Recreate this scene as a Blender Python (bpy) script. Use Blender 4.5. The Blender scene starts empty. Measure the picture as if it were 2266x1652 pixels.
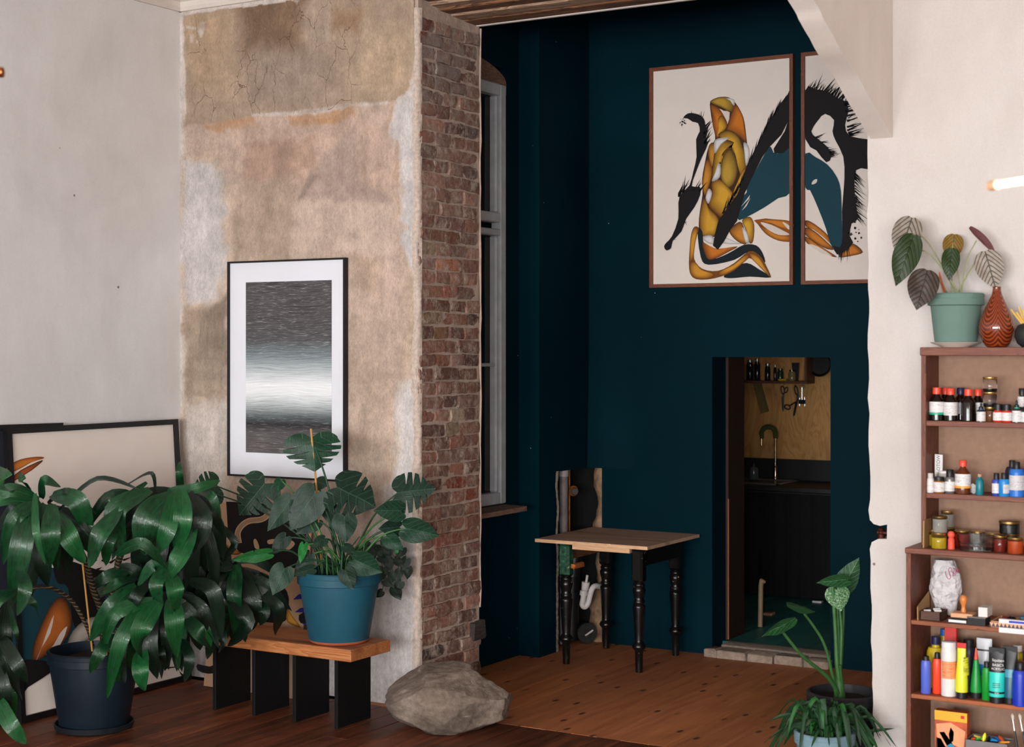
import bpy, bmesh, math, random
import numpy as np
from mathutils import Vector, Matrix
from mathutils.geometry import tessellate_polygon

S = bpy.context.scene
COL = S.collection
random.seed(11)
R = random.uniform

# ------------------------------------------------------------------ camera
F, PX, PY, HOR, CAMH = 3500.0, 1133.0, 826.0, 770.0, 1.9
YAW = math.radians(31.17)
SN, CS = math.sin(YAW), math.cos(YAW)
cam = bpy.data.cameras.new('camera')
camo = bpy.data.objects.new('camera', cam); COL.objects.link(camo)
camo.location = (0, 0, CAMH)
camo.rotation_euler = (math.pi / 2, 0, YAW)
cam.sensor_width = 36.0
cam.lens = F * 36.0 / 2266.0
cam.shift_y = (HOR - PY) / 2266.0
cam.clip_start = 0.05
cam.dof.use_dof = True
cam.dof.focus_distance = 8.7
cam.dof.aperture_fstop = 3.2
S.camera = camo
S.view_settings.view_transform = 'Standard'
S.view_settings.look = 'None'
S.view_settings.exposure = 0.0
S.view_settings.gamma = 1.0
S.view_settings.use_curve_mapping = False

# ------------------------------------------------------------------ sky and daylight
W = bpy.data.worlds.new('sky'); S.world = W; W.use_nodes = True
W.node_tree.nodes['Background'].inputs[0].default_value = (0.72, 0.83, 1.0, 1)
W.node_tree.nodes['Background'].inputs[1].default_value = 0.6
REAR_Y = -6.5
WIN_X = [-3.9, -1.8, 0.3, 2.4]
WIN_W, WIN_Z0, WIN_Z1 = 1.4, 0.7, 2.9
for wx in WIN_X:                      # daylight entering by the four tall windows behind the photographer
    L = bpy.data.lights.new('window_daylight', 'AREA')
    L.shape = 'RECTANGLE'; L.size = WIN_W; L.size_y = WIN_Z1 - WIN_Z0
    L.energy = 455.0; L.color = (0.955, 0.98, 1.0)
    lo = bpy.data.objects.new('window_daylight', L); COL.objects.link(lo)
    lo.location = (wx, REAR_Y - 0.12, (WIN_Z0 + WIN_Z1) / 2)
    lo.rotation_euler = (math.radians(90), 0, 0)

SIDE_Y, SIDE_W = -2.2, 1.8                # unseen side window, added to brighten the arch rib, jamb and left wall
L = bpy.data.lights.new('side_fill_light', 'AREA'); L.shape = 'RECTANGLE'; L.size = 2.2; L.size_y = SIDE_W
L.energy = 300.0; L.color = (1.0, 0.97, 0.93)
lo = bpy.data.objects.new('side_fill_light', L); COL.objects.link(lo)
lo.location = (3.32, SIDE_Y, 1.8); lo.rotation_euler = (0, math.radians(90), 0)

# ------------------------------------------------------------------ geometry helpers
def ray(x, y):
    u = (x - PX) / F; v = (HOR - y) / F
    return Vector((-SN + u * CS, CS + u * SN, v))
O = Vector((0, 0, CAMH))
def onD(x, y, d): return O + ray(x, y) * d
def onX(x, y, X): r = ray(x, y); return O + r * (X / r.x)
def onY(x, y, Y): r = ray(x, y); return O + r * (Y / r.y)
def onZ(x, y, Z): r = ray(x, y); return O + r * ((Z - CAMH) / r.z)
def proj(p):
    d = -SN * p[0] + CS * p[1]; r = CS * p[0] + SN * p[1]
    return PX + F * r / d, HOR - F * (p[2] - CAMH) / d
TOCAM = lambda p: (O - Vector(p)).normalized()

def c8(r, g, b):
    f = lambda v: (v / 255 / 12.92) if v <= 10.3 else ((v / 255 + 0.055) / 1.055) ** 2.4
    return (f(r), f(g), f(b), 1.0)

class MB:
    def __init__(s): s.v = []; s.f = []; s.c = []; s.uv = {}
    def add(s, vs, fs, col=None):
        n = len(s.v); s.v += [tuple(p) for p in vs]
        s.f += [tuple(i + n for i in f) for f in fs]
        if col is not None:
            s.c += [None] * (n - len(s.c)); s.c += ([col] * len(vs) if not isinstance(col, list) else col)
        return s
    def box(s, x0, x1, y0, y1, z0, z1):
        vs = [(x, y, z) for x in (x0, x1) for y in (y0, y1) for z in (z0, z1)]
        return s.add(vs, [(0, 1, 3, 2), (4, 6, 7, 5), (0, 4, 5, 1), (2, 3, 7, 6), (0, 2, 6, 4), (1, 5, 7, 3)])
    def cbox(s, x0, x1, y0, y1, z0, z1, b=0.004, jit=0.0, rot=None, cen=None):
        b = min(b, abs(x1 - x0) * .4, abs(y1 - y0) * .4, abs(z1 - z0) * .4)
        m = bmesh.new()
        vs = [m.verts.new((x, y, z)) for x in (x0, x1) for y in (y0, y1) for z in (z0, z1)]
        for q in [(0, 1, 3, 2), (4, 6, 7, 5), (0, 4, 5, 1), (2, 3, 7, 6), (0, 2, 6, 4), (1, 5, 7, 3)]:
            m.faces.new([vs[i] for i in q])
        bmesh.ops.bevel(m, geom=list(m.edges), offset=b, segments=1, affect='EDGES', profile=.5)
        m.verts.index_update()
        vv = [Vector(p.co) + Vector((R(-jit, jit), R(-jit, jit), R(-jit, jit))) for p in m.verts]
        if rot is not None:
            c = Vector(cen if cen else ((x0 + x1) / 2, (y0 + y1) / 2, (z0 + z1) / 2))
            vv = [c + rot @ (p - c) for p in vv]
        s.add(vv, [[q.index for q in f.verts] for f in m.faces]); m.free()
        return s
    def tube(s, pts, rad, n=10, caps=True, flat=1.0):
        pts = [Vector(p) for p in pts]; k = len(pts)
        rad = rad if isinstance(rad, (list, tuple)) else [rad] * k
        t0 = (pts[1] - pts[0]).normalized()
        up = Vector((0, 0, 1)) if abs(t0.z) < .9 else Vector((1, 0, 0))
        a = t0.cross(up).normalized(); vs = []
        for i in range(k):
            t = (pts[min(i + 1, k - 1)] - pts[max(i - 1, 0)]).normalized()
            a = (a - t * a.dot(t)).normalized(); b = t.cross(a)
            for j in range(n):
                th = 2 * math.pi * j / n
                vs.append(pts[i] + (a * math.cos(th) + b * math.sin(th) * flat) * rad[i])
        fs = [(i * n + j, i * n + (j + 1) % n, (i + 1) * n + (j + 1) % n, (i + 1) * n + j) for i in range(k - 1) for j in range(n)]
        if caps: fs += [tuple(range(n))[::-1], tuple((k - 1) * n + j for j in range(n))]
        return s.add(vs, fs)
    def lathe(s, prof, cen=(0, 0, 0), n=24, tilt=None):
        vs = []; fs = []; k = len(prof); c = Vector(cen)
        for r, z in prof:
            for j in range(n):
                th = 2 * math.pi * j / n
                p = Vector((r * math.cos(th), r * math.sin(th), z))
                if tilt is not None: p = tilt @ p
                vs.append(c + p)
        fs = [(i * n + j, i * n + (j + 1) % n, (i + 1) * n + (j + 1) % n, (i + 1) * n + j) for i in range(k - 1) for j in range(n)]
        fs += [tuple(range(n))[::-1], tuple((k - 1) * n + j for j in range(n))]
        return s.add(vs, fs)
    def poly(s, pts, col=None):
        pts = [Vector(p) for p in pts]
        tris = tessellate_polygon([pts])
        return s.add(pts, [tuple(t) for t in tris], col)
    def prism(s, pts, off):
        pts = [Vector(p) for p in pts]; off = Vector(off); n = len(pts)
        tris = tessellate_polygon([pts])
        fs = [tuple(t) for t in tris] + [tuple(i + n for i in reversed(t)) for t in tris]
        fs += [(i, (i + 1) % n, (i + 1) % n + n, i + n) for i in range(n)]
        return s.add(pts + [p + off for p in pts], fs)
    def build(s, name, mat, parent=None, smooth=35, solid=0.0, recalc=True):
        me = bpy.data.meshes.new(name)
        off = Vector((0, 0, 0)); q = parent
        while q is not None: off += q.location; q = q.parent
        me.from_pydata([Vector(p) - off for p in s.v], [], s.f)
        if recalc:
            b = bmesh.new(); b.from_mesh(me); bmesh.ops.recalc_face_normals(b, faces=list(b.faces)); b.to_mesh(me); b.free()
        if s.c:
            cc = s.c + [None] * (len(s.v) - len(s.c))
            at = me.color_attributes.new('Col', 'FLOAT_COLOR', 'POINT')
            arr = np.array([x if x is not None else (.5, .5, .5, 1) for x in cc], dtype=np.float32)
            at.data.foreach_set('color', arr.ravel())
        if s.uv:
            ul = me.uv_layers.new(name='UVMap')
            idx = np.empty(len(me.loops), dtype=np.int32); me.loops.foreach_get('vertex_index', idx)
            arr = np.array([s.uv.get(i, (0, 0)) for i in range(len(s.v))], dtype=np.float32)
            ul.data.foreach_set('uv', arr[idx].ravel())
        if smooth:
            me.shade_smooth()
            me.set_sharp_from_angle(angle=math.radians(smooth))
        me.materials.append(mat)
        o = bpy.data.objects.new(name, me); COL.objects.link(o)
        if parent is not None: o.parent = parent
        if solid:
            md = o.modifiers.new('thick', 'SOLIDIFY'); md.thickness = solid; md.offset = 0
        return o

def tag(o, label, cat, group=None, kind=None):
    o['label'] = label; o['category'] = cat
    if group: o['group'] = group
    if kind: o['kind'] = kind
    return o
def thing(name, loc, label, cat, group=None):
    o = bpy.data.objects.new(name, None); COL.objects.link(o); o.location = loc
    o.empty_display_size = .05
    return tag(o, label, cat, group)
def struct(o, label=None):
    o['kind'] = 'structure'
    if label: o['label'] = label
    return o
def smooth_pts(ps, n=6, closed=False):
    """Catmull-Rom through points of any dimension"""
    ps = [Vector(p) for p in ps]; k = len(ps); out = []
    rng = range(k) if closed else range(k - 1)
    for i in rng:
        g = (lambda j: ps[j % k]) if closed else (lambda j: ps[min(max(j, 0), k - 1)])
        a, b, c, d = g(i - 1), g(i), g(i + 1), g(i + 2)
        for j in range(n):
            t = j / n
            out.append(((b * 2) + (c - a) * t + (a * 2 - b * 5 + c * 4 - d) * t * t + (b * 3 - a - c * 3 + d) * t ** 3) * .5)
    if not closed: out.append(ps[-1])
    return out

# ------------------------------------------------------------------ material helpers
def N(t, typ, ins=None, **props):
    n = t.nodes.new(typ)
    for k, v in props.items(): setattr(n, k, v)
    for k, v in (ins or {}).items():
        s = n.inputs[k]
        if isinstance(v, bpy.types.NodeSocket): t.links.new(v, s)
        elif isinstance(v, bpy.types.Node): t.links.new(v.outputs[0], s)
        else: s.default_value = v
    return n
def mat(name):
    m = bpy.data.materials.new(name); m.use_nodes = True
    t = m.node_tree; return m, t, t.nodes['Principled BSDF']
def pos(t): return N(t, 'ShaderNodeNewGeometry').outputs['Position']
def mapp(t, vec, scale=(1, 1, 1), rot=(0, 0, 0), loc=(0, 0, 0)):
    return N(t, 'ShaderNodeMapping', {'Vector': vec, 'Scale': scale, 'Rotation': rot, 'Location': loc}).outputs[0]
def noise(t, vec, scale, detail=4, rough=.55, dist=0.0):
    return N(t, 'ShaderNodeTexNoise', {'Vector': vec, 'Scale': scale, 'Detail': detail, 'Roughness': rough, 'Distortion': dist}).outputs['Fac']
def ramp(t, fac, stops, interp='LINEAR'):
    n = N(t, 'ShaderNodeValToRGB', {'Fac': fac}); e = n.color_ramp.elements; n.color_ramp.interpolation = interp
    while len(e) < len(stops): e.new(0.5)
    for i, (p, c) in enumerate(stops):
        e[i].position = p; e[i].color = c if len(c) == 4 else (*c, 1)
    return n.outputs[0]
def rampv(t, fac, a, b): return ramp(t, fac, [(a, (0, 0, 0, 1)), (b, (1, 1, 1, 1))])
def mixc(t, fac, a, b, blend='MIX'):
    n = N(t, 'ShaderNodeMix', data_type='RGBA', blend_type=blend)
    for s, v in ((0, fac), (6, a), (7, b)):
        if isinstance(v, bpy.types.NodeSocket): t.links.new(v, n.inputs[s])
        else: n.inputs[s].default_value = v
    return n.outputs[2]
def mth(t, op, a, b=0.0):
    return N(t, 'ShaderNodeMath', {0: a, 1: b}, operation=op).outputs[0]
def bump(t, bs, h, strength=.3, dist=.01):
    n = N(t, 'ShaderNodeBump', {'Height': h, 'Strength': strength, 'Distance': dist})
    t.links.new(n.outputs[0], bs.inputs['Normal'])
def setc(t, bs, c):
    if isinstance(c, bpy.types.NodeSocket): t.links.new(c, bs.inputs['Base Color'])
    else: bs.inputs['Base Color'].default_value = c

def plain(name, col, rough=.5, metal=0.0, spec=.5, var=.12, vscale=30, bmp=0.0, coat=0.0, alpha=1.0, trans=0.0, ior=1.45, sheen=0):
    m, t, b = mat(name)
    p = pos(t)
    if var:
        nz = noise(t, p, vscale, 3)
        dk = tuple(x * (1 - var) for x in col[:3]) + (1,)
        lt = tuple(min(1, x * (1 + var)) for x in col[:3]) + (1,)
        setc(t, b, ramp(t, nz, [(.3, dk), (.7, lt)]))
    else: setc(t, b, col)
    b.inputs['Roughness'].default_value = rough; b.inputs['Metallic'].default_value = metal
    b.inputs['Specular IOR Level'].default_value = spec
    b.inputs['Coat Weight'].default_value = coat
    b.inputs['Transmission Weight'].default_value = trans; b.inputs['IOR'].default_value = ior
    if bmp: bump(t, b, noise(t, p, vscale * 2, 5), bmp, .004)
    return m

def wood(name, c1, c2, axis='Y', scale=1.0, rough=.55, spec=.4, c3=None, ring=6.0, bmp=.15, objcol=False):
    """streaky grain along one world axis"""
    m, t, b = mat(name)
    p = pos(t)
    st = {'X': (.7, 9, 9), 'Y': (9, .7, 9), 'Z': (9, 9, .7)}[axis]
    p2 = mapp(t, p, tuple(s * scale for s in st))
    if objcol:
        rn = N(t, 'ShaderNodeObjectInfo').outputs['Random']
        p2 = N(t, 'ShaderNodeVectorMath', {0: p2, 1: N(t, 'ShaderNodeCombineXYZ', {0: mth(t, 'MULTIPLY', rn, 31), 1: mth(t, 'MULTIPLY', rn, 57), 2: 0}).outputs[0]}, operation='ADD').outputs[0]
    n1 = noise(t, p2, ring * .35, 3, .5, .6)
    rings = mth(t, 'FRACT', mth(t, 'MULTIPLY', n1, 9))
    fine = noise(t, p2, ring * 5, 3, .6)
    f = mth(t, 'ADD', mth(t, 'MULTIPLY', rings, .55), mth(t, 'MULTIPLY', fine, .5))
    c = ramp(t, f, [(.15, c1), (.85, c2)])
    if c3: c = mixc(t, rampv(t, noise(t, p2, 1.2, 2), .5, .75), c, c3)
    if objcol:
        c = mixc(t, 1.0, c, N(t, 'ShaderNodeObjectInfo').outputs['Color'], 'MULTIPLY')
    setc(t, b, c)
    b.inputs['Roughness'].default_value = rough; b.inputs['Specular IOR Level'].default_value = spec
    bump(t, b, f, bmp, .003)
    return m
def vcol(name, rough=.8, var=.06, spec=.3, vscale=60, bmp=.08):
    m, t, b = mat(name)
    a = N(t, 'ShaderNodeVertexColor', layer_name='Col').outputs[0]
    p = pos(t)
    c = mixc(t, 1.0, a, ramp(t, noise(t, p, vscale, 4), [(.3, (1 - var,) * 3), (.7, (1, 1, 1))]), 'MULTIPLY')
    setc(t, b, c); b.inputs['Roughness'].default_value = rough; b.inputs['Specular IOR Level'].default_value = spec
    if bmp: bump(t, b, noise(t, p, 200, 2), bmp, .001)
    return m

from mathutils import noise as mnoise
# ------------------------------------------------------------------ room dimensions (metres)
XL, YB, ZC = -6.43, 6.89, 3.95          # left wall, dividing wall front, ceiling
XJ, XR, YT = -4.74, -2.29, 7.50         # opening between brick jamb and right pier, back of the thick wall
ZLIN = 3.70
YBACK, XWIN, XPIER = 9.04, -5.03, -4.885

# ------------------------------------------------------------------ plaster, paint, floor materials
def plaster(name, c1, c2, c3, scale=1.2, bmp=.12, rough=.85):
    m, t, b = mat(name); p = pos(t)
    n1 = noise(t, p, scale, 5, .6, .4); n2 = noise(t, mapp(t, p, (1, 1, .45)), scale * 5, 5, .65)
    c = ramp(t, n1, [(.3, c1), (.5, c2), (.72, c3)])
    c = mixc(t, 1.0, c, ramp(t, n2, [(.3, (.93, .925, .92)), (.65, (1, 1, 1))]), 'MULTIPLY')
    c = mixc(t, 1.0, c, ramp(t, noise(t, p, 120, 3, .7), [(.35, (.955, .955, .955)), (.6, (1, 1, 1))]), 'MULTIPLY')
    spots = N(t, 'ShaderNodeTexVoronoi', {'Vector': p, 'Scale': 3.2}).outputs['Distance']
    c = mixc(t, ramp(t, spots, [(.018, (1, 1, 1)), (.03, (0, 0, 0))]), c, c8(120, 108, 98))
    setc(t, b, c); b.inputs['Roughness'].default_value = rough; b.inputs['Specular IOR Level'].default_value = .25
    h = mth(t, 'ADD', mth(t, 'MULTIPLY', n2, .5), mth(t, 'MULTIPLY', noise(t, p, 90, 4, .7), .35))
    bump(t, b, h, bmp, .012)
    return m
M_left = plaster('plaster_left', c8(216, 212, 210), c8(227, 224, 222), c8(235, 233, 232), 1.0)
M_right = plaster('plaster_right', c8(206, 196, 190), c8(212, 204, 198), c8(216, 209, 204), 1.1)
M_ceil = plaster('plaster_ceiling', c8(214, 204, 195), c8(222, 213, 205), c8(226, 218, 211), 1.0)

def mk_teal():
    m, t, b = mat('teal_paint'); p = pos(t)
    n1 = noise(t, p, 1.4, 4)
    c = ramp(t, n1, [(.3, c8(0, 30, 39)), (.7, c8(1, 36, 46))])
    v = N(t, 'ShaderNodeTexVoronoi', {'Vector': p, 'Scale': 5.5}).outputs['Distance']
    c = mixc(t, ramp(t, v, [(.012, (1, 1, 1)), (.02, (0, 0, 0))]), c, c8(190, 190, 185))
    setc(t, b, c)
    b.inputs['Roughness'].default_value = .55; b.inputs['Specular IOR Level'].default_value = .05
    bump(t, b, noise(t, p, 60, 4, .7), .12, .006)
    return m
M_teal = mk_teal()
M_roughplaster = plain('raw_plaster', c8(150, 120, 92), .95, var=.4, vscale=18, bmp=.7)
M_recess = plain('recess_shade', c8(9, 8, 8), .95, var=.5, vscale=20)  # near-black base colour carries the shade deep in the pipe chase
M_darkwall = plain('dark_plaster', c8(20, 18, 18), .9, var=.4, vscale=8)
M_mortar = plain('lime_mortar', c8(184, 162, 148), .95, var=.16, vscale=22, bmp=.8)

def mk_brick():
    m, t, b = mat('old_brick'); p = pos(t)
    base = N(t, 'ShaderNodeObjectInfo').outputs['Color']
    n1 = noise(t, p, 38, 5, .7); n2 = noise(t, p, 11, 4, .6)
    c = mixc(t, 1.0, base, ramp(t, n1, [(.28, (.45, .42, .42)), (.5, (.95, .93, .92)), (.72, (1.3, 1.25, 1.22))]), 'MULTIPLY')
    sm = mth(t, 'MULTIPLY', rampv(t, noise(t, mapp(t, p, (1, 1, .8)), 18, 6, .8), .46, .6), rampv(t, n2, .33, .56))
    c = mixc(t, mth(t, 'MULTIPLY', sm, .85), c, c8(202, 182, 166))
    ztop = N(t, 'ShaderNodeSeparateXYZ', {0: p}).outputs[2]
    f2 = mth(t, 'MULTIPLY', rampv(t, ztop, .0, 1.0), 1.0)
    hi = N(t, 'ShaderNodeMapRange', {'Value': ztop, 'From Min': 2.7, 'From Max': 3.5}).outputs[0]
    c = mixc(t, mth(t, 'MULTIPLY', mth(t, 'MULTIPLY', hi, rampv(t, noise(t, p, 9, 5, .7), .42, .6)), .8), c, c8(158, 144, 136))
    setc(t, b, c); b.inputs['Roughness'].default_value = .92; b.inputs['Specular IOR Level'].default_value = .2
    bump(t, b, mth(t, 'ADD', noise(t, p, 70, 5, .75), mth(t, 'MULTIPLY', sm, .6)), .9, .008)
    return m
M_brick = mk_brick()

def mk_floor(name, c1, c2, dark, rough, knots, spec=.4):
    m, t, b = mat(name); p = pos(t)
    oi = N(t, 'ShaderNodeObjectInfo'); rn = oi.outputs['Random']
    off = N(t, 'ShaderNodeCombineXYZ', {0: mth(t, 'MULTIPLY', rn, 23), 1: mth(t, 'MULTIPLY', rn, 71), 2: 0}).outputs[0]
    q = N(t, 'ShaderNodeVectorMath', {0: p, 1: off}, operation='ADD').outputs[0]
    g = mapp(t, q, (14, 1.0, 14))
    n1 = noise(t, g, 1.6, 4, .55, .5); n2 = noise(t, mapp(t, q, (60, 2.2, 60)), 1.5, 3, .6)
    f = mth(t, 'ADD', mth(t, 'MULTIPLY', n1, .65), mth(t, 'MULTIPLY', n2, .35))
    c = ramp(t, f, [(.32, c1), (.66, c2)])
    c = mixc(t, 1.0, c, oi.outputs['Color'], 'MULTIPLY')
    w = rampv(t, noise(t, p, 2.1, 5, .65), .5, .68)
    c = mixc(t, mth(t, 'MULTIPLY', w, dark), c, tuple(x * .35 for x in c1[:3]) + (1,))
    if knots:
        v = N(t, 'ShaderNodeTexVoronoi', {'Vector': mapp(t, q, (6.0, 2.6, 1)), 'Scale': 1.0, 'Randomness': 1.0}, voronoi_dimensions='2D')
        k = ramp(t, v.outputs['Distance'], [(.055, (1, 1, 1)), (.1, (0, 0, 0))])
        c = mixc(t, mth(t, 'MULTIPLY', k, mth(t, 'MULTIPLY', rampv(t, N(t, 'ShaderNodeSeparateColor', {0: v.outputs['Color']}).outputs[0], .35, .6), .85)), c, c8(46, 24, 14))
    sc = mth(t, 'MULTIPLY', rampv(t, noise(t, mapp(t, q, (30, 3, 1)), 2.2, 6, .8), .66, .7), .35)
    c = mixc(t, sc, c, c8(150, 110, 85))
    setc(t, b, c)
    r = N(t, 'ShaderNodeMapRange', {'Value': n1, 'To Min': rough - .1, 'To Max': rough + .16}).outputs[0]
    t.links.new(r, b.inputs['Roughness']); b.inputs['Specular IOR Level'].default_value = spec
    bump(t, b, f, .22, .004)
    return m
M_floor = mk_floor('dark_stained_boards', c8(78, 38, 21), c8(142, 80, 47), .75, .48, False)
M_floor2 = mk_floor('oiled_pine_boards', c8(158, 96, 56), c8(196, 128, 80), .18, .6, True)
M_floor3 = mk_floor('teal_painted_boards', c8(18, 92, 92), c8(44, 126, 120), .4, .45, False)
M_under = plain('subfloor', c8(18, 11, 8), .9)

# ------------------------------------------------------------------ floors
fl = struct(MB().box(XL - .3, 3.4, REAR_Y - .3, YT, -.08, -.026).build('floor', M_under, smooth=0), 'dark stained wooden floorboards of the front room')
x = XL; i = 0
while x < 3.2:
    w = R(.125, .165); x1 = min(x + w, 3.2)
    near = x < -1.9
    if near:
        cuts = [REAR_Y, R(2.5, 4.5), R(4.9, 6.6), 6.83] if i % 3 else [REAR_Y, R(3.6, 5.4), 6.83]
    else: cuts = [REAR_Y, 6.83]
    for a, b in zip(cuts[:-1], cuts[1:]):
        o = MB().cbox(x + .0015, x1 - .0015, a + .0012, b - .0012, -.026, R(-.0012, .0012), .0025).build('floor_plank', M_floor, fl)
        k = R(.55, 1.1) * (1.25 if x < -5.5 and b > 6 else .85); o.color = (k, k * R(.9, 1.02), k * R(.85, 1.05), 1)
    x = x1; i += 1
fl2 = struct(MB().box(XWIN - .1, -.9, 6.83, YBACK + .2, -.08, -.026).build('floor_alcove', M_under, smooth=0), 'pale oiled pine floorboards of the dark alcove')
x = XWIN - .03
while x < -1.0:
    w = R(.17, .23); x1 = min(x + w, -1.0)
    o = MB().cbox(x + .0004, x1 - .0004, 6.832, YBACK + .1, -.026, R(-.0005, .0005), .0008).build('floor_plank', M_floor2, fl2)
    k = R(.88, 1.1); o.color = (k, k * R(.94, 1.02), k * R(.92, 1.04), 1); x = x1
KX0, KX1, KY0, KY1, KZ = -5.25, -2.6, 9.20, 11.62, .06
fl3 = struct(MB().box(KX0, KX1, KY0, KY1, -.06, KZ - .02).build('floor_kitchen', M_under, smooth=0), 'worn teal painted floorboards of the kitchen')
x = KX0
while x < KX1:
    x1 = min(x + R(.15, .2), KX1)
    o = MB().cbox(x + .001, x1 - .001, KY0, KY1, KZ - .02, KZ, .001).build('floor_plank', M_floor3, fl3)
    k = R(.75, 1.1); o.color = (k, k, k, 1); x = x1

# ------------------------------------------------------------------ noise and masks for stains
def vnoise(x, y, seed):
    rs = np.random.RandomState(seed); g = rs.rand(128, 128)
    xi = np.floor(x).astype(int); yi = np.floor(y).astype(int); fx = x - xi; fy = y - yi
    fx = fx * fx * (3 - 2 * fx); fy = fy * fy * (3 - 2 * fy)
    a = g[yi % 128, xi % 128]; b = g[yi % 128, (xi + 1) % 128]; c = g[(yi + 1) % 128, xi % 128]; d = g[(yi + 1) % 128, (xi + 1) % 128]
    return (a * (1 - fx) + b * fx) * (1 - fy) + (c * (1 - fx) + d * fx) * fy
def fbm(x, y, s, seed, oct=5, sx=1.0, sy=1.0):
    r = np.zeros_like(x); a = .5; tot = 0
    for k in range(oct):
        r += a * vnoise(x / s * sx * 2 ** k, y / s * sy * 2 ** k, seed + k); tot += a; a *= .55
    return r / tot - .5
def sdpoly(px, py, poly):
    d = np.full(px.shape, 1e9); ins = np.zeros(px.shape, bool); n = len(poly)
    for i in range(n):
        x0, y0 = poly[i]; x1, y1 = poly[(i + 1) % n]; ex, ey = x1 - x0, y1 - y0
        tt = np.clip(((px - x0) * ex + (py - y0) * ey) / (ex * ex + ey * ey + 1e-9), 0, 1)
        d = np.minimum(d, (px - x0 - tt * ex) ** 2 + (py - y0 - tt * ey) ** 2)
        cr = ((y0 > py) != (y1 > py)) & (px < (x1 - x0) * (py - y0) / (y1 - y0 + 1e-12) + x0)
        ins ^= cr
    d = np.sqrt(d); return np.where(ins, -d, d)
def sstep(a, b, v):
    t = np.clip((v - a) / (b - a), 0, 1); return t * t * (3 - 2 * t)

# ------------------------------------------------------------------ dividing wall, left part: old stained plaster on a fine grid
NX, NZ = 250, 600
zs = np.linspace(0, ZC, NZ)
ed = np.array([-4.752 - .012 * (abs(math.sin(z * 9.1)) * .6 + R(0, .5)) - (.012 if z > 2.9 else 0) for z in zs])
uu = np.linspace(0, 1, NX)
GX = XL + (ed[:, None] - XL) * uu[None, :]
GZ = np.repeat(zs[:, None], NX, 1)
dd = -SN * GX + CS * YB; px = PX + F * (CS * GX + SN * YB) / dd; py = HOR - F * (GZ - CAMH) / dd
wx = px + 44 * fbm(px, py, 80, 3); wy = py + 44 * fbm(px, py, 80, 21)
wx += 14 * fbm(px, py, 18, 33, 4); wy += 14 * fbm(px, py, 18, 43, 4)
col = np.ones(px.shape + (3,)) * np.array([224, 208, 194.])
mott = fbm(px, py, 160, 61); fine = fbm(px, py, 26, 71); strk = fbm(px, py, 60, 81, 5, 3.2, .5)
def paint(poly, rgb, soft=10, amt=1.0, edge=None, mod=None, wf=1.0):
    s = sdpoly(px + (wx - px) * wf, py + (wy - py) * wf, poly); m = (1 - sstep(-soft, soft, s)) * amt
    if mod is not None: m = m * mod
    col[:] = col * (1 - m[..., None]) + np.array(rgb, float) * m[..., None]
    if edge:
        e = np.exp(-(s / edge[1]) ** 2) * edge[2] * np.clip(.55 + 1.6 * fine, 0, 1)
        col[:] = col * (1 - e[..., None]) + np.array(edge[0], float) * e[..., None]
OR = (205, 150, 96)
# pink-tan ground of the middle zone
paint([(404, 262), (880, 225), (858, 310), (890, 340), (880, 400), (895, 440), (885, 520), (905, 590), (925, 640), (925, 830), (880, 850), (862, 930), (862, 1060), (800, 1230), (404, 1230)], (214, 181, 157), 8)
paint([(520, 270), (800, 250), (860, 300), (880, 420), (700, 440), (540, 400)], (216, 178, 152), 30, .8)
paint([(535, 320), (650, 300), (665, 385), (700, 400), (600, 400), (535, 390)], (188, 147, 120), 12, .75)
paint([(535, 390), (660, 395), (660, 580), (505, 580), (525, 450)], (184, 156, 130), 18, .85)
paint([(785, 275), (795, 300), (790, 400), (860, 425), (870, 445), (680, 445), (662, 445), (690, 380), (720, 345)], (186, 158, 141), 8, .75, wf=.35)
paint([(690, 385), (705, 390), (672, 440), (660, 442)], (158, 134, 116), 5, .7, wf=.35)
paint([(660, 450), (890, 445), (890, 560), (660, 562)], (214, 184, 162), 16, .8)
paint([(640, 330), (690, 300), (700, 380), (640, 370)], (194, 152, 124), 12, .7)
# orange rust stains under the ledge line
for q in ([(450, 272), (560, 262), (570, 282), (470, 292)], [(640, 252), (770, 240), (780, 262), (720, 275), (650, 268)], [(690, 258), (730, 262), (725, 280), (700, 282)]):
    paint(q, (206, 148, 98), 7, .7)
# upper tan coat
paint([(410, 34), (930, -40), (930, 60), (918, 170), (908, 196), (882, 224), (760, 238), (640, 252), (560, 262), (430, 276), (411, 280)], (190, 160, 130), 2.5, wf=.4)
up = (sdpoly(px + .4 * (wx - px), py + .4 * (wy - py), [(411, 34), (930, -40), (918, 170), (905, 196), (882, 224), (640, 252), (430, 274)]) < 0)
paint([(405, 30), (500, 20), (500, 200), (420, 200)], (196, 158, 118), 40, .7, mod=up)
paint([(520, 0), (665, -20), (668, 105), (540, 110)], (134, 101, 72), 22, .85, mod=up)
paint([(560, 100), (720, 110), (730, 225), (560, 240)], (178, 152, 130), 40, .8, mod=up)
paint([(670, -20), (720, -20), (740, 100), (680, 110)], (190, 163, 138), 14, .7, mod=up)
paint([(740, 20), (800, 15), (790, 60), (745, 60)], (172, 122, 82), 16, .6, mod=up)
paint([(800, 80), (918, 60), (915, 180), (880, 220), (800, 190)], (204, 170, 132), 30, .7, mod=up)
for q in ([(443, 48), (452, 50), (450, 75), (445, 84), (436, 70)], [(415, 58), (436, 62), (434, 68), (416, 64)], [(424, 76), (430, 76), (429, 96), (424, 96)], [(437, 90), (441, 90), (440, 97), (436, 96)], [(645, 0), (660, 0), (655, 10)], [(660, 243), (760, 230), (860, 226), (862, 231), (700, 248), (560, 262), (560, 257)]):
    paint(q, (226, 214, 204), 2.5, .75, wf=.35, mod=np.clip(.75 + 1.8 * fine, 0, 1))
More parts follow.
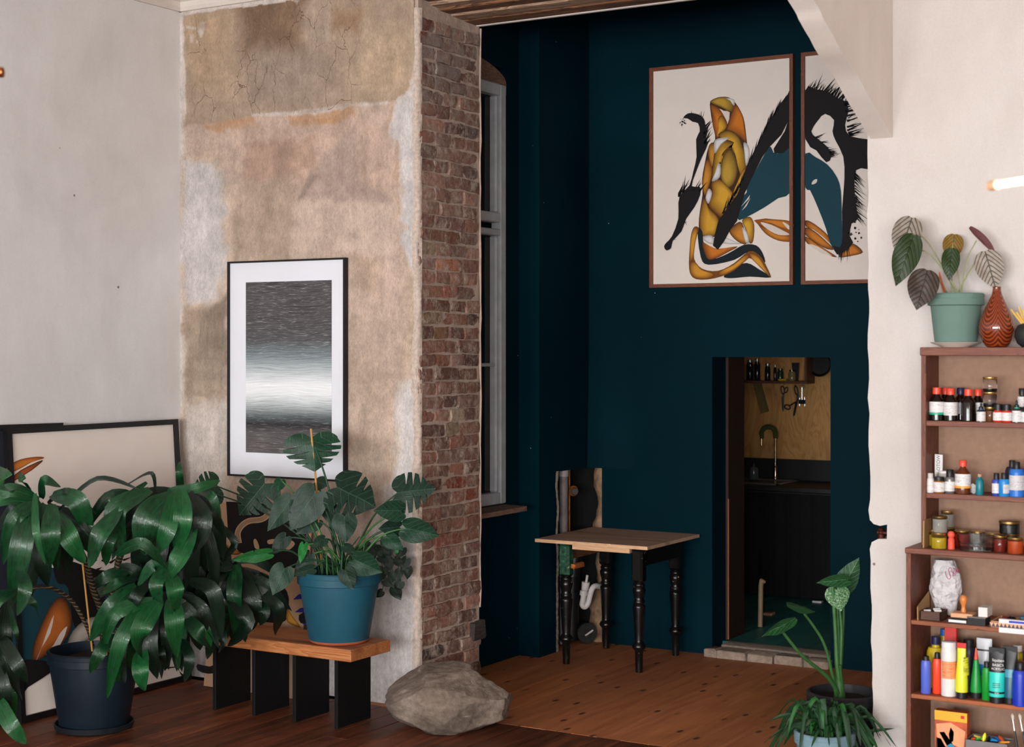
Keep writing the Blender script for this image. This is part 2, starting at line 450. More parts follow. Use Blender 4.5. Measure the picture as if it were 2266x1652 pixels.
# white strip by the jamb with rusty border
paint([(935, 165), (918, 180), (905, 200), (882, 228), (866, 258), (858, 305), (884, 322), (886, 350), (878, 384), (894, 405), (890, 440), (896, 500), (888, 540), (905, 590), (918, 630), (935, 640)], (225, 214, 207), 2.5, 1, ((206, 158, 110), 6, .6))
paint([(935, 640), (905, 600), (900, 680), (905, 740), (890, 800), (935, 800)], (213, 181, 148), 14, .8)
paint([(935, 825), (890, 840), (874, 880), (866, 960), (862, 1040), (835, 1110), (840, 1250), (935, 1250)], (227, 215, 207), 9, 1, ((204, 170, 128), 9, .4))
# left white patch, drips, cream below
paint([(400, 350), (480, 352), (500, 380), (512, 470), (498, 500), (505, 580), (490, 650), (455, 680), (400, 672)], (214, 204, 198), 15, .95, ((208, 166, 120), 10, .5))
paint([(405, 676), (455, 686), (495, 650), (506, 640), (506, 884), (480, 890), (406, 880)], (182, 157, 131), 10, .9)
dr = np.clip(.6 + 2.2 * strk, 0, 1)
paint([(440, 680), (506, 655), (506, 800), (480, 815), (450, 800)], (120, 101, 82), 10, .8, mod=dr)
paint([(410, 690), (440, 690), (436, 800), (410, 860)], (158, 130, 103), 8, .6, mod=dr)
paint([(404, 878), (430, 886), (480, 880), (506, 892), (510, 1600), (404, 1600)], (224, 207, 192), 16, 1, ((208, 170, 128), 12, .5))
# right of the hanging print
paint([(775, 566), (850, 575), (845, 660), (800, 655)], (186, 154, 124), 16, .55)
paint([(778, 950), (850, 960), (860, 1010), (830, 1100), (778, 1090)], (186, 160, 134), 16, .7)
paint([(800, 1110), (850, 1110), (845, 1215), (800, 1210)], (134, 112, 94), 14, .7, mod=np.clip(.5 + 2 * fine, 0, 1))
paint([(775, 800), (870, 830), (850, 930), (790, 920)], (200, 170, 142), 20, .5)
paint([(800, 1235), (830, 1180), (940, 1180), (940, 1700), (404, 1700), (404, 1300), (700, 1300)], (214, 203, 196), 25, 1)
paint([(835, 1400), (852, 1402), (854, 1420), (838, 1422)], (190, 176, 164), 4, .6)
# grain and mottling
k = 1 + .14 * mott + .22 * fine * (1 - .6 * sstep(215, 228, col[..., 2:3].mean(-1) + 12)) + .14 * strk + .06 * fbm(px, py, 40, 117, 4, 5.0, .35) + .10 * fbm(px, py, 7, 97, 3, 1.6, .6)
gr = col.mean(-1, keepdims=True); col = gr + (col - gr) * .76; col = np.clip(col * k[..., None] * .935 * np.array([.995, 1.0, 1.012]), 0, 250)
lin = np.where(col / 255 <= .04045, col / 255 / 12.92, ((col / 255 + .055) / 1.055) ** 2.4)
crk = (up & (px < 800)).astype(float) * sstep(90, 20, abs(px - 600) - 140)
alpha = crk
relief = -.006 * (sdpoly(wx, wy, [(400, 275), (890, 228), (890, 1230), (400, 1230)]) < 0) + .0015 * fine * 2
GY = YB - relief * -1 * 0 - .004 * up + .003 * fine
verts = np.stack([GX, GY, GZ], -1).reshape(-1, 3)
ii = np.arange(NX * NZ).reshape(NZ, NX)
fc = np.stack([ii[:-1, :-1], ii[:-1, 1:], ii[1:, 1:], ii[1:, :-1]], -1).reshape(-1, 4)
me = bpy.data.meshes.new('wall_plaster')
me.from_pydata(verts.tolist(), [], fc.tolist())
at = me.color_attributes.new('Col', 'FLOAT_COLOR', 'POINT')
at.data.foreach_set('color', np.concatenate([lin, alpha[..., None]], -1).astype(np.float32).ravel())
me.shade_smooth()
m, t, b = mat('stained_plaster'); p = pos(t)
a = N(t, 'ShaderNodeAttribute', attribute_name='Col')
pw = N(t, 'ShaderNodeVectorMath', {0: p, 1: N(t, 'ShaderNodeVectorMath', {0: N(t, 'ShaderNodeTexNoise', {'Vector': p, 'Scale': 9.0, 'Detail': 4}).outputs['Color'], 1: (.09, .09, .09)}, operation='MULTIPLY').outputs[0]}, operation='ADD').outputs[0]
vo = N(t, 'ShaderNodeTexVoronoi', {'Vector': mapp(t, pw, (1, 1, .55)), 'Scale': 7.0}, feature='DISTANCE_TO_EDGE').outputs['Distance']
ck = mth(t, 'MULTIPLY', mth(t, 'MULTIPLY', ramp(t, vo, [(.003, (1, 1, 1)), (.010, (0, 0, 0))]), rampv(t, noise(t, p, 3.3, 3), .38, .48)), a.outputs['Alpha'])
c = mixc(t, 1.0, a.outputs['Color'], ramp(t, noise(t, mapp(t, p, (1, 1, .5)), 70, 5, .75), [(.3, (.86, .85, .84)), (.6, (1.02, 1.02, 1.02))]), 'MULTIPLY')
c = mixc(t, 1.0, c, ramp(t, noise(t, mapp(t, p, (1, 1, .3)), 260, 3, .7), [(.36, (.8, .79, .78)), (.56, (1.02, 1.02, 1.02))]), 'MULTIPLY')
c = mixc(t, mth(t, 'MULTIPLY', ck, .75), c, c8(84, 62, 46))
scr = mth(t, 'MULTIPLY', rampv(t, noise(t, mapp(t, p, (26, 1, 5), (0, .25, 0)), 3, 5, .8), .7, .73), .5)
c = mixc(t, scr, c, c8(232, 220, 210))
setc(t, b, c); b.inputs['Roughness'].default_value = .9; b.inputs['Specular IOR Level'].default_value = .2
hh = mth(t, 'SUBTRACT', mth(t, 'ADD', noise(t, p, 45, 6, .7), mth(t, 'MULTIPLY', noise(t, p, 160, 3), .4)), mth(t, 'MULTIPLY', ck, .8))
bump(t, b, hh, .3, .008)
me.materials.append(m)
wp = bpy.data.objects.new('wall_plaster', me); COL.objects.link(wp)
struct(wp, 'old stained and cracked plaster wall left of the brick jamb')
# torn plaster lip where the coat ends at the brick
mb = MB(); nz_ = 330; vs = []
for i in range(nz_):
    z_ = 3.70 * i / (nz_ - 1)
    e_ = -4.758 + .012 * mnoise.noise(Vector((z_ * 3.1, 1, 2))) + .008 * mnoise.noise(Vector((z_ * 14, 5, 2))) + R(-.003, .003)
    f_ = .010 * mnoise.noise(Vector((z_ * 9, 3, 9))) + R(-.003, .003)
    vs += [(e_ - .035, YB + .002, z_), (e_ - .012, YB - .002, z_), (e_ + f_ * .3, YB - .003 + R(-.002, .002), z_), (e_ + .010 + f_, YB + .006 + R(-.002, .002), z_), (e_ + .014 + f_ * .7, YB + .016, z_), (XJ - .002, YB + .03, z_)]
mb.add(vs, [(i * 6 + j, i * 6 + j + 1, (i + 1) * 6 + j + 1, (i + 1) * 6 + j) for i in range(nz_ - 1) for j in range(5)])
mb.build('plaster_edge', plain('torn_plaster', c8(196, 178, 165), .95, var=.18, vscale=60, bmp=.7), wp, smooth=60)

# ------------------------------------------------------------------ brick jamb: mortar core and single bricks
jamb = struct(MB().box(XL - .3, XJ - .0125, YB + .008, YT, 0, ZC).build('wall_jamb', M_mortar, smooth=0), 'exposed old brick jamb of the wide opening')
def brick_mesh(w, h):
    mb = MB(); nu, nv = 6, 4; g = []
    cut = R(0, .006)
    for j in range(nv):
        for i in range(nu):
            u = -w / 2 + w * i / (nu - 1); v = -h / 2 + h * j / (nv - 1)
            e = (i in (0, nu - 1)) + (j in (0, nv - 1))
            g.append((R(-.0035, .003) - (.003 if e == 1 else .0065 if e == 2 else 0), u + R(-.004, .004), v + R(-.003, .003)))
    fs = [(j * nu + i, j * nu + i + 1, (j + 1) * nu + i + 1, (j + 1) * nu + i) for j in range(nv - 1) for i in range(nu - 1)]
    rim = list(range(nu)) + [j * nu + nu - 1 for j in range(1, nv)] + [(nv - 1) * nu + i for i in range(nu - 2, -1, -1)] + [j * nu for j in range(nv - 2, 0, -1)]
    n0 = len(g); g += [(-.035, g[i][1], g[i][2]) for i in rim]
    k = len(rim); fs += [(rim[i], rim[(i + 1) % k], n0 + (i + 1) % k, n0 + i) for i in range(k)]
    return mb.add(g, fs)
BM = {}
for kind, w in (('h', .137), ('s', .232), ('q', .2)):
    BM[kind] = []
    for q in range(7):
        o = brick_mesh(w, .065).build('brick', M_brick, smooth=28)
        BM[kind].append(o.data); bpy.data.objects.remove(o)
BCOL = [(124, 84, 68), (132, 88, 72), (118, 80, 68), (140, 96, 80), (112, 76, 64), (136, 100, 86), (126, 92, 80), (146, 104, 86), (104, 72, 64), (130, 84, 64)]
SPEC = [((998, 592), (188, 112, 78)), ((945, 527), (74, 48, 40)), ((1046, 545), (98, 62, 46)), ((945, 555), (158, 130, 98)), ((955, 712), (136, 100, 62)), ((1020, 930), (168, 142, 108)),
        ((1000, 1080), (146, 66, 46)), ((1045, 1082), (142, 76, 50)), ((940, 282), (98, 56, 42)), ((1050, 303), (92, 68, 60)), ((940, 50), (122, 58, 48)), ((950, 90), (118, 62, 52)), ((950, 150), (112, 58, 50)), ((1000, 975), (156, 96, 76)),
        ((950, 1368), (146, 110, 84)), ((945, 1440), (86, 66, 58)), ((998, 955), (148, 124, 96)), ((1005, 650), (158, 94, 74)), ((935, 930), (150, 98, 80)), ((1050, 690), (150, 106, 80)), ((990, 740), (136, 96, 66)), ((1050, 1280), (142, 86, 70)), ((980, 1190), (150, 84, 66))]
rowh = .0745; r = 0; bricks = []
z = .045
while z < 3.66:
    pat = 'hhhh' if r % 2 == 0 else random.choice(['shq', 'qsh', 'shq', 'hsq'])
    y = YB + .012 + R(0, .012)
    for kd in pat:
        w = {'h': .137, 's': .232, 'q': .2}[kd]
        s = R(.92, 1.05)
        if y + w * s > YT + .012: s = max(.5, (YT + .004 - y) / w)
        if y > YT - .05: break
        cy = y + w * s / 2
        o = bpy.data.objects.new('brick', random.choice(BM[kd])); COL.objects.link(o); o.parent = jamb
        o.location = (XJ - R(-.006, .009), cy, z + R(-.003, .003)); o.rotation_euler = (R(-.05, .05), R(-.04, .04), R(-.05, .05))
        o.scale = (1, s, R(.9, 1.06))
        q = proj(o.location); cc = random.choice(BCOL); f = R(1.0, 1.34); cc = tuple(.82 * v + .18 * sum(cc) / 3 for v in cc)
        for sp, sc in SPEC:
            if abs(q[0] - sp[0]) < 15 and abs(q[1] - sp[1]) < 13: cc, f = tuple(.75 * v + .25 * sum(sc) / 3 for v in sc), 1.12
        o.color = c8(*[min(255, v * f) for v in cc])
        y += w * s + R(.007, .013)
    z += rowh; r += 1
# charred wood block let into the jamb near the floor
M_char = wood('charred_wood', c8(38, 34, 33), c8(74, 68, 66), 'Y', 3, .85, bmp=.6)
o = MB().cbox(XJ - .05, XJ + .018, 7.40, 7.53, .275, .375, .008, .004).build('wood_block', M_char, jamb)
o['label'] = 'charred grey wooden block let into the brick'

# ------------------------------------------------------------------ wall above the opening, lintel boards
struct(MB().box(XJ - .02, XR + .1, YB, YT - .02, ZLIN + .09, 4.35).build('wall_above', M_darkwall, smooth=0), 'wall over the wide opening')
M_lint = wood('lintel_wood', c8(44, 28, 20), c8(150, 104, 72), 'X', 1.1, .85, c3=c8(26, 18, 15), bmp=.7)
M_lint2 = wood('lintel_wood_pale', c8(104, 72, 50), c8(190, 160, 136), 'X', 1.3, .85, c3=c8(70, 48, 36), bmp=.6)
lin_ = thing('trim_1', (XJ, 7.2, ZLIN), 'old weathered timber lintel boards over the opening', 'lintel'); del lin_['category']; lin_['kind'] = 'structure'
for (y0, y1, z0, mm) in ((YB - .01, 7.0, ZLIN + .05, M_lint), (7.01, 7.09, ZLIN + .035, M_lint2), (7.10, 7.2, ZLIN + .02, M_lint), (7.215, 7.33, ZLIN + .012, M_lint2), (7.34, 7.465, ZLIN + .004, M_lint)):
    MB().cbox(XJ - .05, XR + .06, y0, y1, z0, z0 + .07, .006, .003).build('board', mm, lin_)
MB().cbox(XJ - .02, XR + .02, 7.468, 7.5, ZLIN, 4.3, .006).build('plaster_edge', M_ceil, lin_)
# pale plaster bead down the far brick corner
struct(MB().tube([(XJ - .002 + R(-.003, .003), YT - .004, zz) for zz in np.arange(.45, 3.72, .09)], [.006 + R(-.002, .002) for _ in np.arange(.45, 3.72, .09)], 7).build('trim_2', M_mortar), 'pale plaster bead on the far corner of the brick jamb')

# ------------------------------------------------------------------ right pier and wall, with chipped edge and hinge hole
edge = [(1920, 318), (1921, 420), (1919, 500), (1921, 560), (1922, 640), (1924, 690), (1920, 740), (1922, 800), (1924, 838), (1921, 880), (1925, 915), (1922, 950), (1923, 985), (1926, 1030), (1927, 1080), (1922, 1128), (1925, 1150), (1934, 1159), (1948, 1163), (1962, 1160), (1963, 1192), (1944, 1192), (1930, 1199), (1925, 1214), (1927, 1240), (1926, 1300), (1929, 1340), (1928, 1420), (1931, 1490), (1932, 1600), (1935, 1709)]
pts = [Vector((XR, YB, 4.35))]
for a_, b_ in zip(edge[:-1], edge[1:]):
    nn = max(1, int((b_[1] - a_[1]) / 22))
    for q in range(nn):
        f = q / nn; v = onY(a_[0] + (b_[0] - a_[0]) * f + R(-1.2, 1.2), a_[1] + (b_[1] - a_[1]) * f, YB); pts.append(v)
pts.append(Vector((XR + .006, YB, 0)))
pts += [Vector((3.2, YB, 0)), Vector((3.2, YB, 4.35))]
wr = struct(MB().prism(pts, (0, YT - YB, 0)).build('wall_right', M_right, smooth=20), 'pale cream plaster wall right of the opening')
# rusty hinge pin in the chipped hole
M_rust = plain('rusty_iron', c8(70, 26, 18), .5, .6, var=.5, vscale=40, bmp=.4)
h = thing('iron_hinge', onY(1955, 1180, YB + .05), 'rusty iron hinge pin in the chipped hole of the right pier', 'hinge')
p0 = onY(1950, 1178, YB + .04)
MB().lathe([(.012, -.026), (.019, -.024), (.019, -.006), (.012, -.003), (.012, .006), (.018, .01), (.012, .02)], p0, 12).build('pin', M_rust, h)
MB().cbox(p0.x - .02, p0.x + .05, p0.y - .008, p0.y + .02, p0.z - .006, p0.z + .008, .003).build('strap', M_rust, h)

# arched rib springing from the pier towards the room
rc = [(1920, 318), (1915, 302), (1880, 232), (1845, 168.5), (1810, 118), (1772.6, 52), (1743.6, 0)]
cur = [onX(a_, b_, XR) for a_, b_ in rc]
cur[0].y = YB + .05; cur[1].y = YB - .005
cur += [Vector((XR, 5.3, 3.50)), Vector((XR, 4.5, 3.70)), Vector((XR, 3.4, 3.84)), Vector((XR, 2.0, 3.9))]
cur = smooth_pts(cur, 4)
poly = [Vector((XR, p_.y, p_.z + R(-.003, .003))) for p_ in cur] + [Vector((XR, 2.0, 4.0)), Vector((XR, YB + .05, 4.0))]
struct(MB().prism(poly, (.1, 0, 0)).build('wall_arch', plaster('plaster_arch', c8(228, 216, 206), c8(233, 222, 213), c8(237, 228, 221), 1.1), smooth=25), 'pale plaster arch rib springing from the right pier')

# ------------------------------------------------------------------ left wall, rear wall with windows, far right wall, ceiling, cornice
struct(MB().box(XL - .3, XL, REAR_Y, YB + .1, 0, ZC).build('wall_left', M_left, smooth=0), 'bare grey beige plaster wall at the left')
struct(MB().box(3.2, 3.3, REAR_Y, SIDE_Y - SIDE_W / 2, 0, ZC).box(3.2, 3.3, SIDE_Y + SIDE_W / 2, YB, 0, ZC).box(3.2, 3.3, SIDE_Y - SIDE_W / 2, SIDE_Y + SIDE_W / 2, 0, .7).box(3.2, 3.3, SIDE_Y - SIDE_W / 2, SIDE_Y + SIDE_W / 2, 2.9, ZC).build('wall_side', M_right, smooth=0), 'far right plaster wall')
struct(MB().box(XL - .3, 3.5, REAR_Y - .3, YB + .06, ZC, ZC + .2).build('ceiling', M_ceil, smooth=0), 'plaster ceiling of the front room')
mb = MB(); xs = [XL - .3]
for wx_ in WIN_X: xs += [wx_ - WIN_W / 2, wx_ + WIN_W / 2]
xs.append(3.5)
for k in range(0, len(xs), 2): mb.box(xs[k], xs[k + 1], REAR_Y - .1, REAR_Y, 0, ZC)
for wx_ in WIN_X:
    mb.box(wx_ - WIN_W / 2, wx_ + WIN_W / 2, REAR_Y - .1, REAR_Y, 0, WIN_Z0); mb.box(wx_ - WIN_W / 2, wx_ + WIN_W / 2, REAR_Y - .1, REAR_Y, WIN_Z1, ZC)
struct(mb.build('wall_rear', M_right, smooth=0), 'rear wall with four tall windows')
M_wfr = plain('white_window_paint', c8(225, 224, 220), .5)
for n_, wx_ in enumerate(WIN_X):
    a0, a1 = wx_ - WIN_W / 2, wx_ + WIN_W / 2
    mb = MB()
    for q in (a0, a1 - .06): mb.box(q, q + .06, REAR_Y - .08, REAR_Y - .01, WIN_Z0, WIN_Z1)
    for q in (WIN_Z0, WIN_Z1 - .06, 2.35): mb.box(a0, a1, REAR_Y - .08, REAR_Y - .01, q, q + .06)
    mb.box(wx_ - .05, wx_ + .05, REAR_Y - .08, REAR_Y - .01, WIN_Z0, WIN_Z1)
    struct(mb.build('window_%d' % (n_ + 2), M_wfr, smooth=0), 'white window frame in the rear wall')
mb = MB()
for q in (SIDE_Y - SIDE_W / 2, SIDE_Y - .04, SIDE_Y + SIDE_W / 2 - .07): mb.box(3.21, 3.28, q, q + .07, .7, 2.9)
for q in (.7, 2.83): mb.box(3.21, 3.28, SIDE_Y - SIDE_W / 2, SIDE_Y + SIDE_W / 2, q, q + .07)
struct(mb.build('window_6', M_wfr, smooth=0), 'unseen window frame added in the right side wall for fill light')
# cornice: small moulding above wall and left wall
prof = [(0, 0), (.018, .0), (.03, .02), (.03, .05), (.05, .06), (.05, .1), (0, .1)]
mb = MB()
mb.prism([(XL, YB - a_, 3.857 + b_) for a_, b_ in prof], (XJ - XL - .02, 0, 0))
mb.prism([(XL + a_, YB, 3.857 + b_) for a_, b_ in prof], (0, -9.8, 0))
struct(mb.build('trim_3', M_ceil, smooth=0), 'chipped white cornice under the ceiling')

# ------------------------------------------------------------------ dark teal alcove
mb = MB()
zc = 4.3
bx = lambda *a_: mb.box(*a_)
D0, D1, DZ = -4.017, -3.252, 1.845
bx(XWIN - .3, -4.79, YBACK, 9.53, 1.127, zc); bx(-4.79, D0, YBACK, 9.53, 0, zc); bx(D1, -.9, YBACK, 9.53, 0, zc); bx(D0, D1, YBACK, 9.53, DZ, zc)
wb = struct(mb.build('wall_back', M_teal, smooth=0), 'dark teal back wall of the alcove')
mb = MB()
bx(XPIER - .3, XPIER, 8.40, 8.63, 0, zc); bx(XPIER - .3, XPIER, 8.63, YBACK + .02, 1.127, zc)
WY0, WY1, WZ0, WZ1 = 7.52, 8.235, .957, 3.50
bx(XWIN - .3, XWIN, 7.48, 8.42, 0, WZ0); bx(XWIN - .3, XWIN, 8.235, 8.42, WZ0, zc); bx(XWIN - .3, XWIN, 7.48, 8.235, WZ1 + .1, zc)
struct(mb.build('wall_alcove', M_teal, smooth=0), 'dark teal side wall of the alcove with the window')
struct(MB().box(-1.0, -.8, YT, 9.1, 0, zc).build('wall_alcove_side', M_teal, smooth=0), 'hidden right end wall of the alcove')
struct(MB().box(XWIN - .3, -.8, YT - .02, 9.5, zc, zc + .15).build('ceiling_alcove', M_teal, smooth=0), 'dark alcove ceiling')
# bulging boxed-in wall above the pipes
nu, nv = 26, 16; vs = []
lip = lambda x_: 1.127 + (.03 * max(0, (x_ - (XPIER + .26)) / .12) ** 1.6 if x_ > XPIER + .26 else 0)
for j in range(nv):
    for i in range(nu):
        x_ = XPIER - .01 + .40 * i / (nu - 1); f = .5 + .5 * math.cos(math.pi * min(1, max(0, (x_ - XPIER) / .39))); g_ = (1 - j / (nv - 1)) ** 1.5
        vs.append((x_, YBACK - .024 * max(0, f) * g_ + .001, lip(x_) + .95 * j / (nv - 1)))
for i in range(nu): x_ = XPIER - .01 + .40 * i / (nu - 1); vs.append((x_, YBACK + .03, lip(x_) + .004))
fs = [(j * nu + i, j * nu + i + 1, (j + 1) * nu + i + 1, (j + 1) * nu + i) for j in range(nv - 1) for i in range(nu - 1)] + [(nv * nu + i, nv * nu + i + 1, i + 1, i) for i in range(nu - 1)]
struct(MB().add(vs, fs).build('trim_4', M_teal, smooth=50), 'bulging teal plaster lip above the exposed pipes')
# broken-out pipe chase
mb = MB()
def chase(m_, fn, nu, nv):
    vs = [fn(i / (nu - 1), j / (nv - 1)) for j in range(nv) for i in range(nu)]
    m_.add(vs, [(j * nu + i, j * nu + i + 1, (j + 1) * nu + i + 1, (j + 1) * nu + i) for j in range(nv - 1) for i in range(nu - 1)])
ns = lambda z_, s_: mnoise.noise(Vector((z_ * 7, s_, 1)))
chase(mb, lambda u, v: (-4.86 + .05 * ns(v, 3) * (1 - u) + u * .085 - (.05 * max(0, .35 - v) * 4 * (1 - u)) + R(-.004, .004), 9.085 - .045 * math.sin(u * 2.6) + R(-.006, .006), v * 1.135), 9, 60)
struct(mb.build('wall_chase', M_roughplaster, smooth=60), 'crumbling raw plaster edge of the pipe chase')
mb = MB()
chase(mb, lambda u, v: (XPIER + .004 - .06 * max(0, u - .45), 8.603 + .014 * ns(v, 8) * (1 - u) + .036 * min(1, u / .45) * .9 + R(-.003, .003), v * 1.13), 6, 90)
struct(mb.build('trim_6', plain('flaked_white_paint', c8(170, 160, 148), .9, var=.4, vscale=50, bmp=.6), smooth=60), 'flaked pale edge left of the soil pipe')
struct(MB().box(-5.6, -5.06, 8.62, 9.3, -.02, 1.3).box(-5.1, -4.77, 9.13, 9.3, -.02, 1.2).build('wall_chase_back', M_recess, smooth=0), 'masonry behind the pipe chase, coloured black as recess shade')
struct(MB().box(-5.1, XPIER - .05, 8.60, 8.63, 0, 1.2).build('wall_chase_side', M_recess, smooth=0), 'side of the pipe chase, coloured black as recess shade')

# window of the alcove
M_wgrey = plain('grey_window_paint', c8(176, 180, 184), .55, var=.1, vscale=14)
m, t, b = mat('dark_window_glass')
setc(t, b, ramp(t, noise(t, pos(t), 5, 5), [(.45, c8(5, 6, 7)), (.62, c8(34, 30, 27))])); b.inputs['Roughness'].default_value = .06  # brown patches in the dark pane colour stand in for brick reflections
M_wglass = m
win = thing('window_1', (XWIN, 7.9, WZ0), 'tall grey framed window with dark panes in the teal alcove', 'window'); del win['category']; win['kind'] = 'structure'
fx0, fx1 = XWIN - .06, XWIN + .012
for (y0, y1, z0, z1) in ((8.165, 8.228, WZ0, WZ1), (7.56, 8.165, WZ0, WZ0 + .07), (7.56, 8.165, WZ1 - .07, WZ1), (7.56, 8.165, 2.58, 2.62), (7.56, 8.165, 2.66, 2.72), (7.5, 7.56, WZ0, WZ1)):
    MB().cbox(fx0, fx1, y0, y1, z0, z1, .006).build('window_frame', M_wgrey, win)
for z0, z1 in ((WZ0 + .07, 2.58), (2.72, WZ1 - .07)):
    MB().cbox(fx0, fx1 - .012, 8.13, 8.165, z0, z1, .01).build('window_sash', M_wgrey, win)
    MB().box(fx0 + .01, fx0 + .016, 7.52, 8.15, z0, z1).build('pane', M_wglass, win, smooth=0)
MB().cbox(fx0, fx1 - .02, 7.52, 8.15, 1.79, 1.81, .003).build('glazing_bar', M_wgrey, win)
M_oldwood = wood('old_grey_wood', c8(92, 66, 52), c8(142, 112, 94), 'Y', 1.5, .85, bmp=.5)
head = smooth_pts([(7.5, 3.60), (7.8, 3.62), (8.05, 3.585), (8.2, 3.53), (8.232, 3.49)], 4)
MB().prism([(XWIN - .02, a_, b_ + .02) for a_, b_ in head] + [(XWIN - .02, a_, min(b_ - .05, WZ1)) for a_, b_ in reversed(head)], (.03, 0, 0)).build('arched_head', M_oldwood, win)
sb = smooth_pts([(XWIN - .02, 7.5), (-4.86, 7.5), (-4.845, 8.0), (-4.85, 8.17), (-4.87, 8.2), (XWIN, 8.22)], 3)
o = MB().prism([(a_, b_, .922) for a_, b_ in sb], (0, 0, .028)).build('window_sill', M_oldwood, win); o['label'] = 'weathered wooden window sill'
struct(MB().box(-5.5, -5.4, 7.4, 8.5, 0, 4.3).build('wall_outside', M_darkwall, smooth=0), 'dark wall seen behind the alcove window')

# ------------------------------------------------------------------ kitchen beyond the doorway
def mk_ply():
    m, t, b = mat('birch_plywood'); p = pos(t)
    g = mapp(t, p, (3.2, 3.2, .8))
    n1 = noise(t, g, 1.6, 3, .5, 1.2)
    rg = mth(t, 'FRACT', mth(t, 'MULTIPLY', n1, 10))
    c = ramp(t, rg, [(.0, c8(176, 122, 62)), (.6, c8(206, 154, 90)), (1, c8(190, 138, 76))])
    c = mixc(t, 1.0, c, ramp(t, noise(t, p, 3, 4), [(.3, (.75, .75, .72)), (.7, (1, 1, 1))]), 'MULTIPLY')
    v = N(t, 'ShaderNodeTexVoronoi', {'Vector': mapp(t, p, (1, 0, 1)), 'Scale': 3.4}).outputs['Distance']
    c = mixc(t, ramp(t, v, [(.05, (1, 1, 1)), (.075, (0, 0, 0))]), c, c8(70, 36, 16))
    setc(t, b, c); b.inputs['Roughness'].default_value = .6
    return m
M_ply = mk_ply()
M_black = plain('black_surface', c8(14, 13, 13), .55, var=.3)
kw = struct(MB().box(KX0, KX1, 11.56, 11.64, 0, 2.5).build('wall_kitchen', M_ply, smooth=0), 'birch plywood kitchen wall')
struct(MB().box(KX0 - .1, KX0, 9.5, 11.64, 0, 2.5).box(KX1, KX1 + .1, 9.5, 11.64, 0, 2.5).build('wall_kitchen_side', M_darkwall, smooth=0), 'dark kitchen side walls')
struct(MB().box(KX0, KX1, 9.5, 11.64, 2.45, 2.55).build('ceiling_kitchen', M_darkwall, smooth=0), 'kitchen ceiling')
M_drk = wood('dark_lining', c8(30, 16, 12), c8(52, 30, 22), 'Z', 1.2, .7)
o = struct(MB().cbox(D0 + .001, -3.995, 9.24, 9.50, KZ, DZ, .004).build('door_1', M_drk), 'dark brown wooden lining in the kitchen doorway')
MB().box(-3.998, -3.992, 9.238, 9.25, KZ + .005, .95).build('worn_edge', plain('bare_orange_wood', c8(150, 84, 46), .7), o, smooth=0)
# stone threshold
M_stone = plain('threshold_stone', c8(150, 132, 116), .95, var=.25, vscale=30, bmp=.9)
M_tboard = wood('threshold_board', c8(96, 82, 72), c8(140, 124, 112), 'X', 1.6, .9, bmp=.6)
th = thing('trim_5', (D0, 9.0, 0), 'chipped stone and board threshold of the kitchen doorway', 'threshold'); del th['category']; th['kind'] = 'structure'
xx = D0 - .02
for w in (.08, .2, .17, .19, .16):
    MB().cbox(xx + .002, min(xx + w - .002, D1 + .03), 8.965 + R(-.012, .008), 9.09, -.01, KZ - R(.008, .016), .008, .004).build('stone', M_stone, th); xx += w
MB().cbox(D0 + .04, D1, 9.085, 9.21, .0, KZ + .002, .005, .003).build('board', M_tboard, th)

# ------------------------------------------------------------------ common object materials
M_blk = plain('black_lacquer', c8(16, 15, 16), .42, var=.25, vscale=20)
M_blkwood = wood('black_stained_wood', c8(5, 5, 6), c8(11, 11, 12), 'Z', 1.5, .65, .25)
M_paper = plain('cream_paper', c8(232, 219, 209), .85, var=.02, vscale=8)
M_white = plain('white_card', c8(224, 226, 233), .7, var=.02, vscale=5)
M_walnut = wood('walnut_frame', c8(86, 44, 26), c8(132, 74, 46), 'Z', 2.2, .5)
M_walnutx = wood('walnut_frame_rail', c8(86, 44, 26), c8(132, 74, 46), 'X', 2.2, .5)
M_ink = plain('black_ink', c8(17, 14, 15), .6, var=.15, vscale=10)
M_print = vcol('painted_print', .75, .08)

def rot_frame(o, u, v):    # local frame helper: o origin, u right, v up
    n = u.cross(v).normalized(); return n
def picture(name, TL, TR, BL, fw, depth, mframe, mpaper, label, cat, nrm, loc=None, mrail=None, glass=False, paper_name='canvas'):
    """a framed picture in the plane of three world corners; nrm points to the viewer"""
    TL, TR, BL = Vector(TL), Vector(TR), Vector(BL); BR = TR + BL - TL
    U = (TR - TL).normalized(); V = (TL - BL).normalized(); n = Vector(nrm).normalized()
    t = thing(name, loc or (BL + BR) / 2, label, cat)
    w = (TR - TL).length; h = (TL - BL).length
    def bar(a0, a1, b0, b1, m):
        q = [BL + U * a0 + V * b0, BL + U * a1 + V * b0, BL + U * a1 + V * b1, BL + U * a0 + V * b1]
        mb = MB().prism([p + n * depth for p in q], n * -depth)
        return mb.build('frame_bar', m, t, smooth=0)
    bar(0, fw, 0, h, mframe); bar(w - fw, w, 0, h, mframe)
    bar(fw, w - fw, 0, fw, mrail or mframe); bar(fw, w - fw, h - fw, h, mrail or mframe)
    ins = depth * .55
    q = [BL + U * fw + V * fw, BL + U * (w - fw) + V * fw, BL + U * (w - fw) + V * (h - fw), BL + U * fw + V * (h - fw)]
    mb = MB().prism([p + n * ins for p in q], n * -(ins * .8))
    pc = mb.build(paper_name, mpaper, t, smooth=0)
    return t, pc, (TL, U, V, n, ins, w, h, BL)

